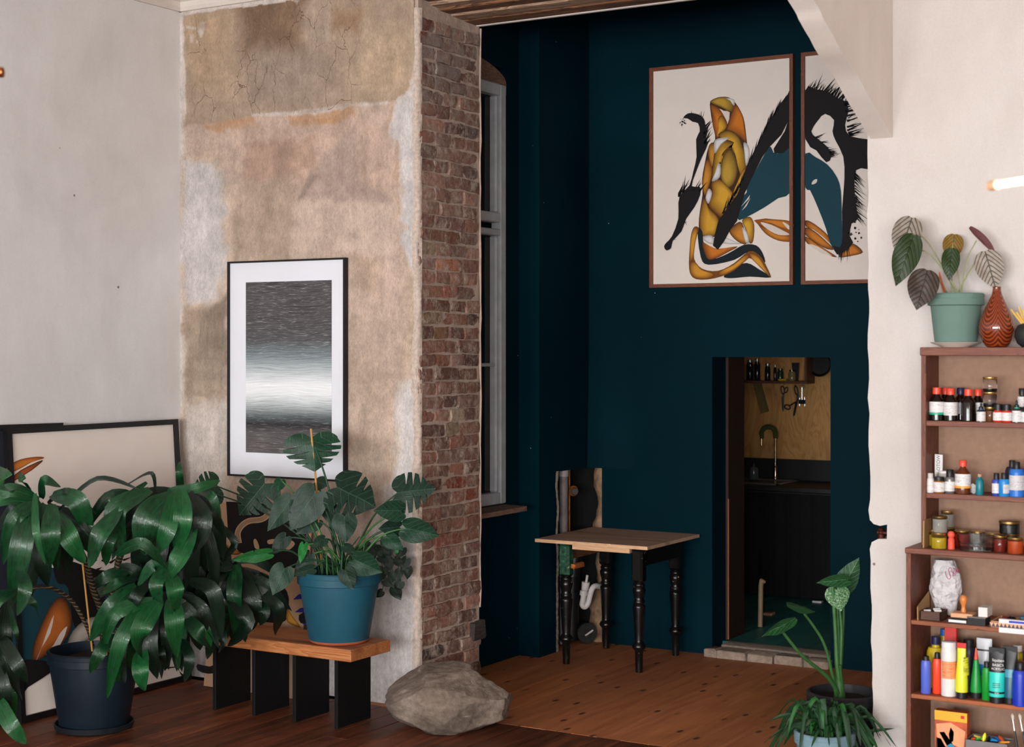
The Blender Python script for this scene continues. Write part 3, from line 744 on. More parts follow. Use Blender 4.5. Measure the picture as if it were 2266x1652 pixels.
class Art:
    """flat printed shapes laid just above a picture plane; points come from a function px -> world"""
    def __init__(s, fn, n): s.fn = fn; s.n = Vector(n); s.k = 0
    def shape(s, mb, poly, col, smooth=0, lift=None):
        pts = [Vector((a, b)) for a, b in poly]
        if smooth: pts = smooth_pts(pts, smooth, True)
        s.k += 1; off = s.n * (.0006 + .00012 * s.k if lift is None else lift)
        mb.poly([s.fn(p.x, p.y) + off for p in pts], col)
    def petal(s, mb, poly, dark, lightc, smooth=3, shrink=.45, bias=(0, 0)):
        """ring-shaded petal: dark rim, bright heart"""
        pts = smooth_pts([Vector((a, b)) for a, b in poly], smooth, True); k = len(pts)
        cx = sum(p.x for p in pts) / k + bias[0]; cy = sum(p.y for p in pts) / k + bias[1]
        s.k += 1; off = s.n * (.0006 + .00012 * s.k)
        vs = []; cs = []
        mid = tuple((a * .6 + b * .4) for a, b in zip(dark[:3], lightc[:3])) + (1,)
        for f, c in ((1, dark), (.82, mid), (shrink, lightc)):
            for p in pts: vs.append(s.fn(cx + (p.x - cx) * f, cy + (p.y - cy) * f) + off); cs.append(c)
        vs.append(s.fn(cx, cy) + off); cs.append(lightc)
        fs = [(r * k + i, r * k + (i + 1) % k, (r + 1) * k + (i + 1) % k, (r + 1) * k + i) for r in range(2) for i in range(k)]
        fs += [(2 * k + i, 2 * k + (i + 1) % k, 3 * k) for i in range(k)]
        mb.add(vs, fs, cs)
    def spikes(s, mb, path, direction, n, lmin, lmax, wid, col, spread=.35):
        pts = smooth_pts([Vector((a, b)) for a, b in path], 8); s.k += 1; off = s.n * (.0006 + .00012 * s.k)
        for _ in range(n):
            p = random.choice(pts) + Vector((R(-4, 4), R(-4, 4)))
            a = direction + R(-spread, spread); L = R(lmin, lmax) * random.choice([.5, .8, 1]); w = R(.4, 1) * wid
            d = Vector((math.cos(a), -math.sin(a))); e = Vector((-d.y, d.x)) * w
            q = [p - e - d * w * 2, p + e - d * w * 2, p + d * L * .6 + e * .35, p + d * L, p + d * L * .6 - e * .35]
            mb.poly([s.fn(v.x, v.y) + off for v in q], col)
    def dots(s, mb, c, rad, n, size, col):
        s.k += 1; off = s.n * (.0006 + .00012 * s.k)
        for _ in range(n):
            x = c[0] + random.gauss(0, rad); y = c[1] + random.gauss(0, rad); r = R(.3, 1) * size
            mb.poly([s.fn(x + r * math.cos(q), y + r * 1.3 * math.sin(q)) + off for q in np.linspace(0, 6.28, 8)[:-1]], col)

# ------------------------------------------------------------------ hanging print on the stained wall
YP = YB - .006
TL = onY(511, 578, YP); TR = onY(770, 571.5, YP); BL = onY(509.5, 1051, YP)
TL.z = TR.z = (TL.z + TR.z) / 2; BL.x = TL.x
m, t, b = mat('sea_print')
uvn = N(t, 'ShaderNodeTexCoord').outputs['UV']
sx = N(t, 'ShaderNodeSeparateXYZ', {0: uvn}); v = sx.outputs[1]
wob = mth(t, 'MULTIPLY', mth(t, 'SUBTRACT', noise(t, mapp(t, uvn, (1.6, 3, 1)), 1.5, 1), .5), .045)
v2 = mth(t, 'ADD', v, wob)
lines = noise(t, mapp(t, N(t, 'ShaderNodeCombineXYZ', {0: sx.outputs[0], 1: v2, 2: 0}).outputs[0], (2.2, 210, 1)), 1.0, 5, .75)
g = ramp(t, v, [(0, (.10, .09, .092)), (.12, (.085, .078, .08)), (.17, (.012, .012, .016)), (.22, (.10, .12, .125)), (.29, (.48, .52, .53)), (.35, (.80, .82, .84)), (.40, (.82, .84, .86)), (.47, (.50, .54, .56)), (.56, (.19, .235, .25)), (.66, (.07, .07, .075)), (.8, (.065, .06, .062)), (1, (.06, .056, .058))])
amp = ramp(t, v, [(0, (.9, .9, .9)), (.28, (.6, .6, .6)), (.37, (.12, .12, .12)), (.5, (.5, .5, .5)), (.7, (.95, .95, .95))])
lf = mth(t, 'MULTIPLY', mth(t, 'SUBTRACT', lines, .5), 5.5)
c = mixc(t, 1.0, g, N(t, 'ShaderNodeCombineColor', {0: mth(t, 'ADD', 1, mth(t, 'MULTIPLY', lf, amp)), 1: mth(t, 'ADD', 1, mth(t, 'MULTIPLY', lf, amp)), 2: mth(t, 'ADD', 1, mth(t, 'MULTIPLY', lf, amp))}).outputs[0], 'MULTIPLY')
glint = mth(t, 'MULTIPLY', mth(t, 'MULTIPLY', rampv(t, noise(t, mapp(t, N(t, 'ShaderNodeCombineXYZ', {0: sx.outputs[0], 1: v2, 2: 3}).outputs[0], (8, 240, 1)), 1, 3, .6), .58, .66), amp), .5)
c = mixc(t, glint, c, (.6, .6, .6, 1))
setc(t, b, c); b.inputs['Roughness'].default_value = .55
M_sea = m
pt, pc, fr = picture('framed_print', TL, TR, BL, .010, .032, M_blk, M_white, 'black framed sea print with white mat on the stained wall', 'picture', (0, -1, 0), paper_name='mat_board')
TLv, U, V, n, ins, w, h, BLv = fr
q = [onY(544, 1000, YP - ins - .001), onY(734, 996, YP - ins - .001), onY(734, 620, YP - ins - .001), onY(544, 624, YP - ins - .001)]
x0, x1 = q[0].x, q[1].x; z1 = (q[2].z + q[3].z) / 2; z0 = q[0].z
q = [(x0, YP - ins - .001, z0), (x1, YP - ins - .001, z0), (x1, YP - ins - .001, z1), (x0, YP - ins - .001, z1)]
mb = MB().add(q, [(0, 1, 2, 3)]); mb.uv = {0: (0, 0), 1: (1, 0), 2: (1, 1), 3: (0, 1)}
mb.build('sea_photo', M_sea, pt, smooth=0)

# ------------------------------------------------------------------ diptych in the alcove
YD = YBACK - .002
A1 = onY(1442, 153, YD); A2 = onY(1759, 120, YD); A3 = onY(1444, 637, YD)
z_t = (A1.z + A2.z) / 2; wd = A2.x - A1.x
A1.z = A2.z = z_t; A3.x = A1.x; A3.z = 2.281
B1 = Vector((onY(1777, 113, YD).x, YD, z_t)); B2 = B1 + Vector((wd, 0, 0)); B3 = Vector((B1.x, YD, A3.z))
dep = .035
paA, pcA, _ = picture('abstract_painting', A1, A2, A3, .022, dep, M_walnut, M_paper, 'left abstract painting with golden braid, black ink and teal in walnut frame', 'painting', (0, -1, 0), mrail=M_walnutx)
paB, pcB, _ = picture('abstract_painting', B1, B2, B3, .022, dep, M_walnut, M_paper, 'right abstract painting half hidden by the arch, with black ink arc', 'painting', (0, -1, 0), mrail=M_walnutx)
YA = YD - dep * .55 - .0004
fa = lambda x, y: onY(1400 + x / 2.848, 80 + y / 2.848, YA)
art = Art(fa, (0, -1, 0))
INK = c8(20, 16, 17); TEAL = c8(18, 62, 74); DK = c8(52, 30, 14); DK2 = c8(92, 44, 14)
GO = c8(214, 160, 48); GY_ = c8(190, 150, 52); ORr = c8(206, 118, 34); NAVY = c8(22, 30, 34); SH = c8(190, 186, 184); PAP = c8(222, 208, 197)
ink = MB(); tl = MB(); gold = MB()
lobes = [
 ([(495, 405), (540, 385), (600, 385), (645, 425), (628, 480), (560, 450), (495, 422)], DK, GY_),
 ([(490, 430), (540, 450), (580, 510), (597, 560), (560, 610), (530, 645), (505, 560), (500, 490)], DK2, ORr),
 ([(540, 520), (565, 500), (597, 560), (570, 605), (530, 640), (540, 575)], DK2, GO),
 ([(650, 430), (690, 490), (705, 560), (716, 670), (680, 640), (598, 600), (600, 560), (625, 480)], DK2, ORr),
 ([(465, 780), (490, 790), (503, 860), (480, 950), (455, 1005), (440, 940), (450, 850)], DK2, c8(204, 138, 44)),
 ([(500, 670), (515, 690), (520, 750), (500, 830), (480, 770), (478, 700)], DK2, c8(200, 140, 44)),
 ([(540, 620), (600, 590), (665, 625), (692, 690), (715, 760), (718, 880), (690, 900), (660, 800), (640, 720), (580, 660)], DK, GO),
 ([(560, 650), (640, 670), (600, 700), (560, 750), (530, 830), (497, 905), (505, 820), (520, 720)], DK, GO),
 ([(612, 705), (650, 760), (664, 850), (640, 930), (600, 960), (568, 930), (552, 860), (570, 760)], DK, GY_),
 ([(500, 920), (550, 903), (612, 960), (640, 1010), (620, 1080), (570, 1145), (505, 1100), (480, 1060), (500, 990)], DK2, GO),
 ([(690, 850), (715, 830), (705, 930), (650, 1020), (625, 1000), (660, 920)], DK2, GO),
 ([(450, 1018), (480, 1080), (530, 1130), (545, 1180), (520, 1255), (470, 1262), (430, 1252), (420, 1150), (430, 1080)], DK2, GO),
 ([(690, 1160), (740, 1138), (767, 1190), (760, 1292), (735, 1300), (718, 1230)], DK2, GO),
 ([(640, 1190), (690, 1175), (722, 1305), (660, 1292), (608, 1230)], DK, c8(204, 130, 40)),
]
art.shape(gold, [(490, 412), (540, 388), (600, 384), (648, 420), (690, 490), (708, 560), (722, 680), (738, 760), (715, 900), (650, 1040), (600, 1100), (548, 1180), (520, 1262), (430, 1255), (418, 1150), (440, 1000), (438, 900), (455, 800), (478, 700), (520, 650), (505, 560), (492, 480)], c8(62, 36, 14), 3)
art.shape(gold, [(540, 455), (575, 470), (612, 480), (598, 555), (570, 500)], PAP, 2)
WH = []
for poly in ([(520, 655), (560, 640), (610, 640), (560, 680), (520, 740), (512, 700)], [(700, 670), (730, 690), (738, 760), (716, 820), (705, 740)], [(580, 388), (640, 400), (640, 440), (610, 400)],
             [(540, 800), (556, 820), (550, 890), (500, 915), (520, 860)], [(480, 960), (502, 990), (480, 1056), (460, 1020)], [(440, 1265), (500, 1255), (520, 1310), (470, 1300)], [(690, 1205), (720, 1230), (735, 1300), (710, 1295)], [(570, 1265), (650, 1295), (690, 1308), (570, 1305)]):
    WH.append(poly)
for i_, (poly, d_, l_) in enumerate(lobes):
    cx_ = sum(a for a, b in poly) / len(poly); w_ = max(a for a, b in poly) - min(a for a, b in poly); h_ = max(b for a, b in poly) - min(b for a, b in poly)
    art.petal(gold, poly, d_, l_, bias=(w_ * (.2 if i_ % 2 else -.16), h_ * (.14 if i_ % 3 else -.12)), shrink=.38)
for poly in WH: art.petal(gold, poly, c8(150, 144, 140), c8(222, 218, 216))
art.shape(gold, [(410, 1215), (440, 1230), (450, 1310), (500, 1400), (600, 1370), (700, 1315), (780, 1318), (822, 1370), (832, 1430), (740, 1360), (640, 1410), (480, 1440), (430, 1390)], NAVY, 3)
art.petal(gold, [(440, 1300), (480, 1318), (540, 1340), (662, 1324), (600, 1362), (520, 1402), (470, 1400)], DK2, ORr)
art.shape(gold, [(575, 1512), (640, 1460), (720, 1428), (800, 1470), (872, 1520), (740, 1515), (620, 1525)], NAVY, 3)
ribbon = [(392, 1200), (418, 1212), (398, 1290), (388, 1400), (440, 1465), (540, 1478), (640, 1430), (735, 1355), (800, 1380), (840, 1440), (874, 1522), (800, 1452), (735, 1398), (640, 1478), (520, 1525), (400, 1530), (358, 1470), (362, 1320), (372, 1240)]
art.shape(gold, ribbon, c8(120, 70, 22), 3)
for q in ([(372, 1240), (392, 1202), (412, 1215), (396, 1300), (382, 1400), (362, 1420), (362, 1320)], [(362, 1430), (392, 1420), (440, 1470), (520, 1500), (480, 1528), (400, 1526), (362, 1490)], [(540, 1490), (640, 1438), (720, 1375), (735, 1395), (640, 1472), (560, 1510)], [(740, 1365), (795, 1388), (835, 1450), (868, 1515), (800, 1450), (745, 1395)]):
    art.petal(gold, q, DK2, c8(214, 148, 46))
leafA = [(765, 1160), (840, 1148), (940, 1160), (1008, 1166), (1008, 1296), (930, 1290), (850, 1250), (800, 1195)]
art.shape(gold, leafA, c8(150, 82, 24), 0)
for q in ([(770, 1160), (850, 1152), (1005, 1168), (1005, 1222), (930, 1205), (850, 1170)], [(790, 1180), (850, 1225), (940, 1262), (1005, 1265), (1005, 1294), (920, 1288), (840, 1245)]): art.petal(gold, q, c8(92, 44, 14), c8(208, 128, 40))
art.shape(gold, [(808, 1172), (880, 1190), (950, 1225), (990, 1250), (920, 1252), (850, 1215)], PAP, 3)
art.shape(gold, [(945, 1170), (985, 1190), (1008, 1222), (980, 1215)], PAP, 3)
art.shape(tl, [(870, 695), (830, 750), (760, 880), (710, 980), (680, 1060), (665, 1150), (700, 1150), (830, 1080), (920, 1020), (1006, 975), (1006, 735), (985, 705), (940, 735), (890, 735)], TEAL, 2)
for q in ([(690, 1020), (722, 965), (720, 985)], [(685, 1075), (742, 1000), (735, 1025)], [(690, 1100), (745, 1018), (720, 1070)]): art.shape(tl, q, PAP)
def shrinkpoly(p, e): return p
art.shape(ink, [(320, 515), (345, 490), (375, 485), (420, 495), (450, 520), (460, 560), (455, 620), (475, 680), (440, 760), (400, 860), (375, 945), (425, 950), (428, 1000), (390, 1080), (340, 1150), (310, 1230), (255, 1290), (245, 1335), (215, 1350), (200, 1325), (215, 1300), (250, 1260), (290, 1150), (290, 1050), (310, 990), (360, 940), (385, 850), (405, 760), (402, 650), (425, 600), (415, 550), (380, 540), (350, 520)], INK, 2)
art.shape(ink, [(1006, 335), (960, 390), (905, 465), (850, 560), (800, 660), (740, 780), (700, 900), (660, 1000), (600, 1080), (540, 1170), (520, 1250), (508, 1320), (540, 1345), (580, 1290), (620, 1215), (660, 1165), (690, 1060), (712, 980), (760, 880), (820, 760), (868, 695), (940, 620), (980, 540), (960, 600), (890, 710), (895, 738), (950, 738), (985, 706), (1006, 735)], INK, 0)
art.spikes(ink, [(455, 560), (450, 640), (465, 690)], 1.0, 22, 50, 110, 6, INK, .3)
art.spikes(ink, [(350, 490), (440, 510)], 1.3, 9, 20, 50, 3, INK)
art.spikes(ink, [(300, 1010), (310, 980), (425, 970)], 1.1, 20, 45, 110, 6, INK, .4)
art.spikes(ink, [(985, 390), (905, 480), (850, 570), (800, 670), (740, 790)], 1.2, 38, 60, 130, 6, INK, .16)
art.spikes(ink, [(700, 900), (640, 1010), (570, 1120)], 1.2, 26, 50, 140, 7, INK, .2)
art.spikes(ink, [(255, 1280), (330, 1170)], -.3, 10, 15, 40, 3, INK, .8)
art.dots(ink, (315, 545), 14, 14, 5, INK)
gold.build('golden_braid', M_print, paA, smooth=0, recalc=False); tl.build('teal_shape', M_print, paA, smooth=0, recalc=False); ink.build('ink_strokes', M_print, paA, smooth=0, recalc=False)
ink = MB(); tl = MB(); gold = MB()
for q in ([(1094, 1160), (1150, 1185), (1240, 1262), (1265, 1320), (1200, 1262), (1130, 1210), (1094, 1200)], [(1094, 1205), (1150, 1230), (1230, 1300), (1270, 1345), (1200, 1330), (1094, 1255)], [(1094, 1262), (1180, 1320), (1290, 1392), (1200, 1368), (1130, 1325), (1094, 1295)], [(1360, 1335), (1395, 1308), (1452, 1360), (1390, 1382), (1300, 1392)]):
    art.petal(gold, q, c8(70, 34, 12), c8(204, 122, 38))
art.shape(gold, [(1110, 1310), (1170, 1325), (1260, 1385), (1190, 1365)], PAP, 2)
art.shape(tl, [(1092, 740), (1150, 760), (1230, 810), (1290, 890), (1315, 980), (1320, 1150), (1325, 1280), (1310, 1335), (1275, 1340), (1250, 1310), (1220, 1210), (1170, 1080), (1120, 970), (1092, 955)], TEAL, 2)
art.shape(tl, [(1130, 935), (1140, 910), (1165, 900), (1160, 925)], PAP, 2)
art.shape(ink, [(1092, 340), (1150, 335), (1230, 350), (1290, 390), (1340, 410), (1362, 470), (1340, 560), (1370, 630), (1480, 650), (1560, 690), (1560, 830), (1480, 838), (1410, 845), (1402, 1000), (1422, 1150), (1382, 1180), (1370, 1260), (1392, 1300), (1362, 1335), (1330, 1362), (1290, 1375), (1265, 1320), (1310, 1330), (1325, 1260), (1322, 1100), (1337, 900), (1330, 760), (1282, 660), (1262, 600), (1272, 530), (1215, 490), (1170, 530), (1128, 600), (1160, 640), (1232, 700), (1255, 760), (1222, 795), (1160, 720), (1092, 650)], INK, 2)
art.spikes(ink, [(1100, 340), (1230, 350), (1340, 410)], 1.0, 46, 50, 130, 6, INK, .25)
art.spikes(ink, [(1345, 420), (1360, 500), (1375, 630)], .3, 44, 50, 120, 7, INK, .3)
art.spikes(ink, [(1405, 860), (1405, 1000), (1420, 1150)], -.75, 44, 50, 130, 4, INK, .22)
art.spikes(ink, [(1150, 640), (1235, 710), (1255, 760)], .2, 30, 40, 95, 5, INK, .35)
art.spikes(ink, [(1290, 1370), (1370, 1330)], -1.6, 14, 20, 110, 4, INK, .15)
art.spikes(ink, [(1140, 560), (1200, 500)], -2.4, 8, 15, 40, 3, INK, .4)
art.dots(ink, (1390, 1240), 30, 24, 7, INK)
gold.build('golden_leaf', M_print, paB, smooth=0, recalc=False); tl.build('teal_shape', M_print, paB, smooth=0, recalc=False); ink.build('ink_strokes', M_print, paB, smooth=0, recalc=False)

# ------------------------------------------------------------------ large black framed canvas leaning on the left wall
ya, yb_ = 5.555, 6.80
Xt, Xb, zt = XL + .035, XL + .14, 1.49
TL = Vector((Xt, ya, zt)); TR = Vector((Xt, yb_, zt)); BL = Vector((Xb, ya, .004))
nrm = (TR - TL).cross(TL - BL).normalized()
if nrm.x < 0: nrm = -nrm
bigp, bigc, _ = picture('leaning_painting', TL, TR, BL, .03, .035, M_blk, M_paper, 'large black framed cream painting leaning on the left wall behind the dracaena', 'painting', nrm)
pl_o = TL + nrm * (.035 * .55 + .0004)
def fbig(x, y):
    r_ = ray(x, y); s_ = (pl_o - O).dot(nrm) / r_.dot(nrm); return O + r_ * s_
art = Art(fbig, nrm); mb = MB()
art.petal(mb, [(16, 1032), (45, 1016), (82, 1010), (98, 1013), (70, 1022), (45, 1036), (17, 1048)], c8(120, 48, 16), c8(204, 122, 48))
art.petal(mb, [(18, 1066), (45, 1040), (95, 1017), (70, 1040), (20, 1070)], c8(24, 14, 10), c8(170, 84, 34))
art.shape(mb, [(40, 1262), (110, 1255), (190, 1268), (260, 1270), (330, 1300), (300, 1380), (180, 1420), (60, 1490), (30, 1480)], c8(16, 60, 70), 3)
art.shape(mb, [(118, 1250), (150, 1240), (200, 1255), (240, 1262), (395, 1262), (404, 1330), (330, 1345), (250, 1330), (235, 1300), (225, 1360), (170, 1400), (150, 1300), (128, 1290)], c8(16, 13, 14), 3)
for k in range(26):
    x_ = R(135, 270); y_ = R(1205, 1262); art.shape(mb, [(x_, y_), (x_ + R(8, 30), y_ - R(2, 14)), (x_ + 6, y_ + 3)], c8(16, 13, 14))
art.petal(mb, [(110, 1340), (135, 1320), (152, 1340), (158, 1380), (140, 1420), (100, 1450), (72, 1462), (75, 1420)], c8(60, 28, 12), c8(190, 104, 40))
art.shape(mb, [(118, 1360), (105, 1390), (88, 1440), (78, 1462), (92, 1430), (110, 1400)], PAP, 2)
art.shape(mb, [(148, 1385), (132, 1400), (118, 1425), (100, 1448), (130, 1430)], PAP, 2)
art.petal(mb, [(160, 1395), (200, 1365), (240, 1370), (215, 1400), (170, 1430), (145, 1440)], c8(110, 100, 88), c8(206, 196, 186))
art.shape(mb, [(340, 1380), (356, 1400), (362, 1440), (372, 1452), (360, 1464), (350, 1455), (346, 1420)], c8(16, 13, 14), 2)
art.shape(mb, [(380, 1446), (402, 1440), (418, 1455), (406, 1464), (390, 1462), (402, 1452)], c8(16, 13, 14), 2)
art.shape(mb, [(330, 1466), (345, 1478), (430, 1470), (346, 1482)], c8(16, 13, 14))
art.shape(mb, [(396, 1484), (405, 1492), (420, 1480), (412, 1496), (400, 1494)], c8(16, 13, 14), 2)
art.shape(mb, [(30, 1470), (90, 1460), (120, 1480), (60, 1520), (30, 1560)], c8(16, 13, 14), 2)
mb.build('printed_shapes', M_print, bigp, smooth=0, recalc=False)
# a second frame behind it, further left
TL2 = Vector((XL + .012, 4.75, 1.52)); TR2 = Vector((XL + .012, 5.965, 1.502)); BL2 = Vector((XL + .1, 4.75, .005))
picture('framed_board', TL2, TR2, BL2, .03, .02, M_blk, plain('navy_board', c8(34, 36, 48), .7), 'second black frame behind the large leaning painting at the left edge', 'picture', nrm)

# ------------------------------------------------------------------ kraft paper artwork behind the bench
M_kraft = plain('kraft_board', c8(190, 152, 120), .9, var=.04, vscale=8)
yk0, yk1 = 6.72, 6.862
TL = Vector((-6.087, yk1, 1.02)); TR = Vector((-5.42, yk1, 1.02)); BL = Vector((-6.087, yk0, .002))
kt = thing('kraft_artwork', (-5.75, yk0, 0), 'unframed kraft artwork with black swirls leaning behind the bench', 'artwork')
kn = (TR - TL).cross(TL - BL).normalized()
if kn.y > 0: kn = -kn
MB().prism([TL, TR, TR + BL - TL, BL], kn * .008).build('board', M_kraft, kt, smooth=0)
po = TL + kn * .0085
def fk(x, y):
    r_ = ray(x, y); s_ = (po - O).dot(kn) / r_.dot(kn); return O + r_ * s_
art = Art(fk, kn); mb = MB()
fz = lambda L: [(480 + a / 4.858, 1080 + b / 4.858) for a, b in L]
art.shape(mb, fz([(100, 142), (590, 168), (960, 190), (960, 860), (600, 850), (500, 740), (250, 690), (180, 620), (120, 500), (110, 300)]), INK, 1)
sw = smooth_pts([Vector(p) for p in fz([(565, 200), (540, 290), (470, 335), (350, 350), (270, 400), (225, 480), (238, 590)])], 6)
for off, wd_, cc in ((0, 6.5, c8(196, 160, 128)), (-1.2, .35, INK), (1.2, .35, INK), (-3, .3, INK), (3.2, .3, INK)):
    vs = []
    for i, p in enumerate(sw):
        tt = (sw[min(i + 1, len(sw) - 1)] - sw[max(i - 1, 0)]).normalized(); nn = Vector((-tt.y, tt.x)); q = p + nn * off
        vs += [q + nn * wd_, q - nn * wd_]
    art.k += 1; oo = kn * (.0006 + .00012 * art.k)
    mb.add([fk(p.x, p.y) + oo for p in vs], [(2 * i, 2 * i + 1, 2 * i + 3, 2 * i + 2) for i in range(len(sw) - 1)], cc)
for q in ([(395, 560), (420, 545), (450, 600), (455, 650), (410, 640)], [(545, 560), (620, 545), (640, 580), (560, 600)], [(735, 610), (800, 560), (840, 600), (780, 660), (740, 650)]):
    art.shape(mb, fz(q), c8(196, 160, 128), 3)
art.petal(mb, fz([(95, 600), (160, 640), (260, 690), (200, 715), (120, 690)]), c8(80, 40, 12), c8(190, 112, 40))
art.shape(mb, fz([(640, 1120), (720, 1060), (775, 1180), (760, 1380), (700, 1440), (560, 1440), (400, 1400), (380, 1250), (500, 1180)]), INK, 2)
art.petal(mb, fz([(760, 1290), (810, 1370), (900, 1490), (820, 1470), (750, 1420)]), c8(110, 66, 16), c8(206, 150, 50))
for q in ([(820, 1195), (880, 1140), (980, 1120), (980, 1180)], [(840, 1330), (900, 1285), (990, 1275), (990, 1335)], [(890, 1420), (990, 1390), (1010, 1480), (930, 1460)]): art.shape(mb, fz(q), c8(34, 40, 140), 1)
art.shape(mb, fz([(885, 1360), (1000, 1320), (1000, 1430), (905, 1450)]), INK, 2)
art.shape(mb, [(438, 1468), (465, 1474), (500, 1460), (500, 1482), (462, 1490), (438, 1482)], INK, 2)
mb.build('printed_shapes', M_print, kt, smooth=0, recalc=False)['kind'] = 'stuff'

# ------------------------------------------------------------------ bench
M_oak = wood('oak_bench', c8(150, 86, 46), c8(196, 128, 78), 'X', .9, .5, c3=c8(128, 66, 34))
bz0, bz1 = .345, .405
bn = thing('bench', (-5.25, 6.45, 0), 'low oak bench on four black plank legs below the hanging print', 'bench')
MB().cbox(-5.79, -4.735, 6.284, 6.625, bz0, bz1, .004).build('bench_top', M_oak, bn)
for k in range(4):
    lx = -5.655 + .2675 * k
    MB().cbox(lx, lx + .021, 6.305, 6.585, 0, bz0, .002).build('leg', M_blkwood, bn)

# ------------------------------------------------------------------ boulder
def mk_rock():
    m, t, b = mat('boulder_stone'); p = pos(t)
    n1 = noise(t, p, 5, 5, .6, .5)
    c = ramp(t, n1, [(.3, c8(94, 82, 73)), (.5, c8(128, 113, 102)), (.7, c8(150, 136, 126))])
    c = mixc(t, 1.0, c, ramp(t, noise(t, p, 42, 6, .75), [(.3, (.62, .6, .58)), (.65, (1.1, 1.1, 1.08))]), 'MULTIPLY')
    c = mixc(t, mth(t, 'MULTIPLY', rampv(t, noise(t, mapp(t, p, (4, 4, 14), (.3, .5, 0)), 1.4, 5, .7), .62, .7), .5), c, c8(176, 160, 144))
    setc(t, b, c); b.inputs['Roughness'].default_value = .85; b.inputs['Specular IOR Level'].default_value = .3
    bump(t, b, mth(t, 'ADD', noise(t, p, 22, 6, .7), mth(t, 'MULTIPLY', noise(t, p, 90, 4, .7), .5)), .55, .015)
    return m
bm = bmesh.new(); bmesh.ops.create_icosphere(bm, subdivisions=6, radius=1.0)
rc_ = Vector((-4.375, 6.625, .0)); CR = Vector((CS, SN, 0)); CF = Vector((-SN, CS, 0))
planes = [(Vector((-.15, -.25, 1)).normalized(), .80), (Vector((.75, .3, .62)).normalized(), .80), (Vector((-.75, -.2, .62)).normalized(), .76), (Vector((0, -1, .25)).normalized(), .82), (Vector((.45, -.85, -.1)).normalized(), .84),
          (Vector((-.5, -.8, -.15)).normalized(), .86), (Vector((.95, -.2, -.1)).normalized(), .92), (Vector((-.95, 0, -.2)).normalized(), .95), (Vector((.12, -.62, .78)).normalized(), .80), (Vector((.6, -.5, .65)).normalized(), .86), (Vector((0, 0, -1)), .72), (Vector((.5, -.3, -.8)).normalized(), .84), (Vector((-.6, -.3, -.75)).normalized(), .86)]
for v in bm.verts:
    d = v.co.normalized(); s_ = 1.0
    for n_, k in planes:
        q = d.dot(n_)
        if q > 1e-3: s_ = min(s_, k / q)
    p = d * s_
    p += d * (.05 * mnoise.noise(d * 2.1 + Vector((4, 1, 2))) + .022 * mnoise.noise(d * 6) + .009 * mnoise.noise(d * 15))
    if d.z > .2 and p.x > .33 + .1 * d.y: p.z -= .07 * min(1, (p.x - .33 - .1 * d.y) * 14)
    w = CR * (p.x * .325) + CF * (p.y * .26) + Vector((0, 0, p.z * .19))
    v.co = rc_ + w + Vector((0, 0, .138))
    if v.co.z < .003: v.co.z = .003 + (v.co.z - .003) * .05
mb = MB(); bm.verts.index_update(); mb.add([v.co.copy() for v in bm.verts], [[q.index for q in f.verts] for f in bm.faces]); bm.free()
tag(mb.build('boulder', mk_rock(), smooth=50), 'big grey brown boulder at the foot of the brick jamb', 'boulder')

# ------------------------------------------------------------------ little table with turned legs
M_ttop = wood('pine_table_top', c8(176, 140, 116), c8(214, 178, 152), 'X', 1.2, .7, c3=c8(150, 114, 92))
M_tedge = wood('pine_edge', c8(204, 156, 114), c8(230, 188, 146), 'X', 1.5, .6)
def mk_chip(name, base, chip, amt):
    m, t, b = mat(name); p = pos(t)
    k = rampv(t, noise(t, p, 42, 4, .7), amt, amt + .03)
    setc(t, b, mixc(t, k, base, chip)); b.inputs['Roughness'].default_value = .28; b.inputs['Specular IOR Level'].default_value = .5
    bump(t, b, mth(t, 'MULTIPLY', k, -1), .4, .003)
    return m
M_tleg = mk_chip('chipped_black_paint', c8(14, 13, 13), c8(196, 172, 120), .665)
m, t, b = mat('green_flaking_paint'); p = pos(t)
setc(t, b, ramp(t, noise(t, p, 38, 5, .7), [(.35, c8(10, 26, 18)), (.5, c8(20, 66, 46)), (.62, c8(38, 92, 60)), (.7, c8(176, 176, 110))])); b.inputs['Roughness'].default_value = .5
M_tgreen = m
tb = thing('side_table', (-4.43, 8.6, 0), 'small pine table with black turned legs before the teal wall', 'table')
tz = .745
MB().cbox(-4.85, -4.09, 8.285, 9.015, tz - .021, tz, .002).build('table_top', M_ttop, tb)
MB().box(-4.849, -4.091, 8.2845, 8.2852, tz - .02, tz - .001).build('edge_band', M_tedge, tb, smooth=0)
prof = [(.017, 0), (.019, .05), (.021, .135), (.024, .14), (.034, .155), (.036, .165), (.03, .18), (.022, .19), (.021, .2), (.024, .26), (.029, .36), (.033, .41), (.033, .42), (.026, .43), (.03, .44), (.03, .45), (.024, .46), (.027, .48), (.033, .51), (.034, .525), (.027, .54), (.03, .548), (.03, .556), (.024, .565), (.036, .58)]
for k, (lx, ly) in enumerate(((-4.652, 8.322), (-4.165, 8.325), (-4.678, 8.885), (-4.2, 8.9))):
    lg = MB().lathe([(r_ * 1.18, z_ * .93) for r_, z_ in prof], (lx, ly, 0), 18).build('leg', M_tleg, tb, smooth=50)
    hb = MB().cbox(lx - .036, lx + .036, ly - .036, ly + .036, .53, tz - .021, .012).build('leg_block', M_tgreen if k == 0 else M_tleg, lg)
    if k == 0: hb['label'] = 'flaking green paint'
MB().cbox(-4.14, -4.165 - .036 + .03, 8.36, 8.87, .62, tz - .022, .003).build('apron', M_blk, tb)
MB().cbox(-4.69, -4.665, 8.36, 8.87, .62, tz - .022, .003).build('apron', wood('apron_wood', c8(84, 54, 38), c8(120, 82, 58), 'Y', 1.5), tb)
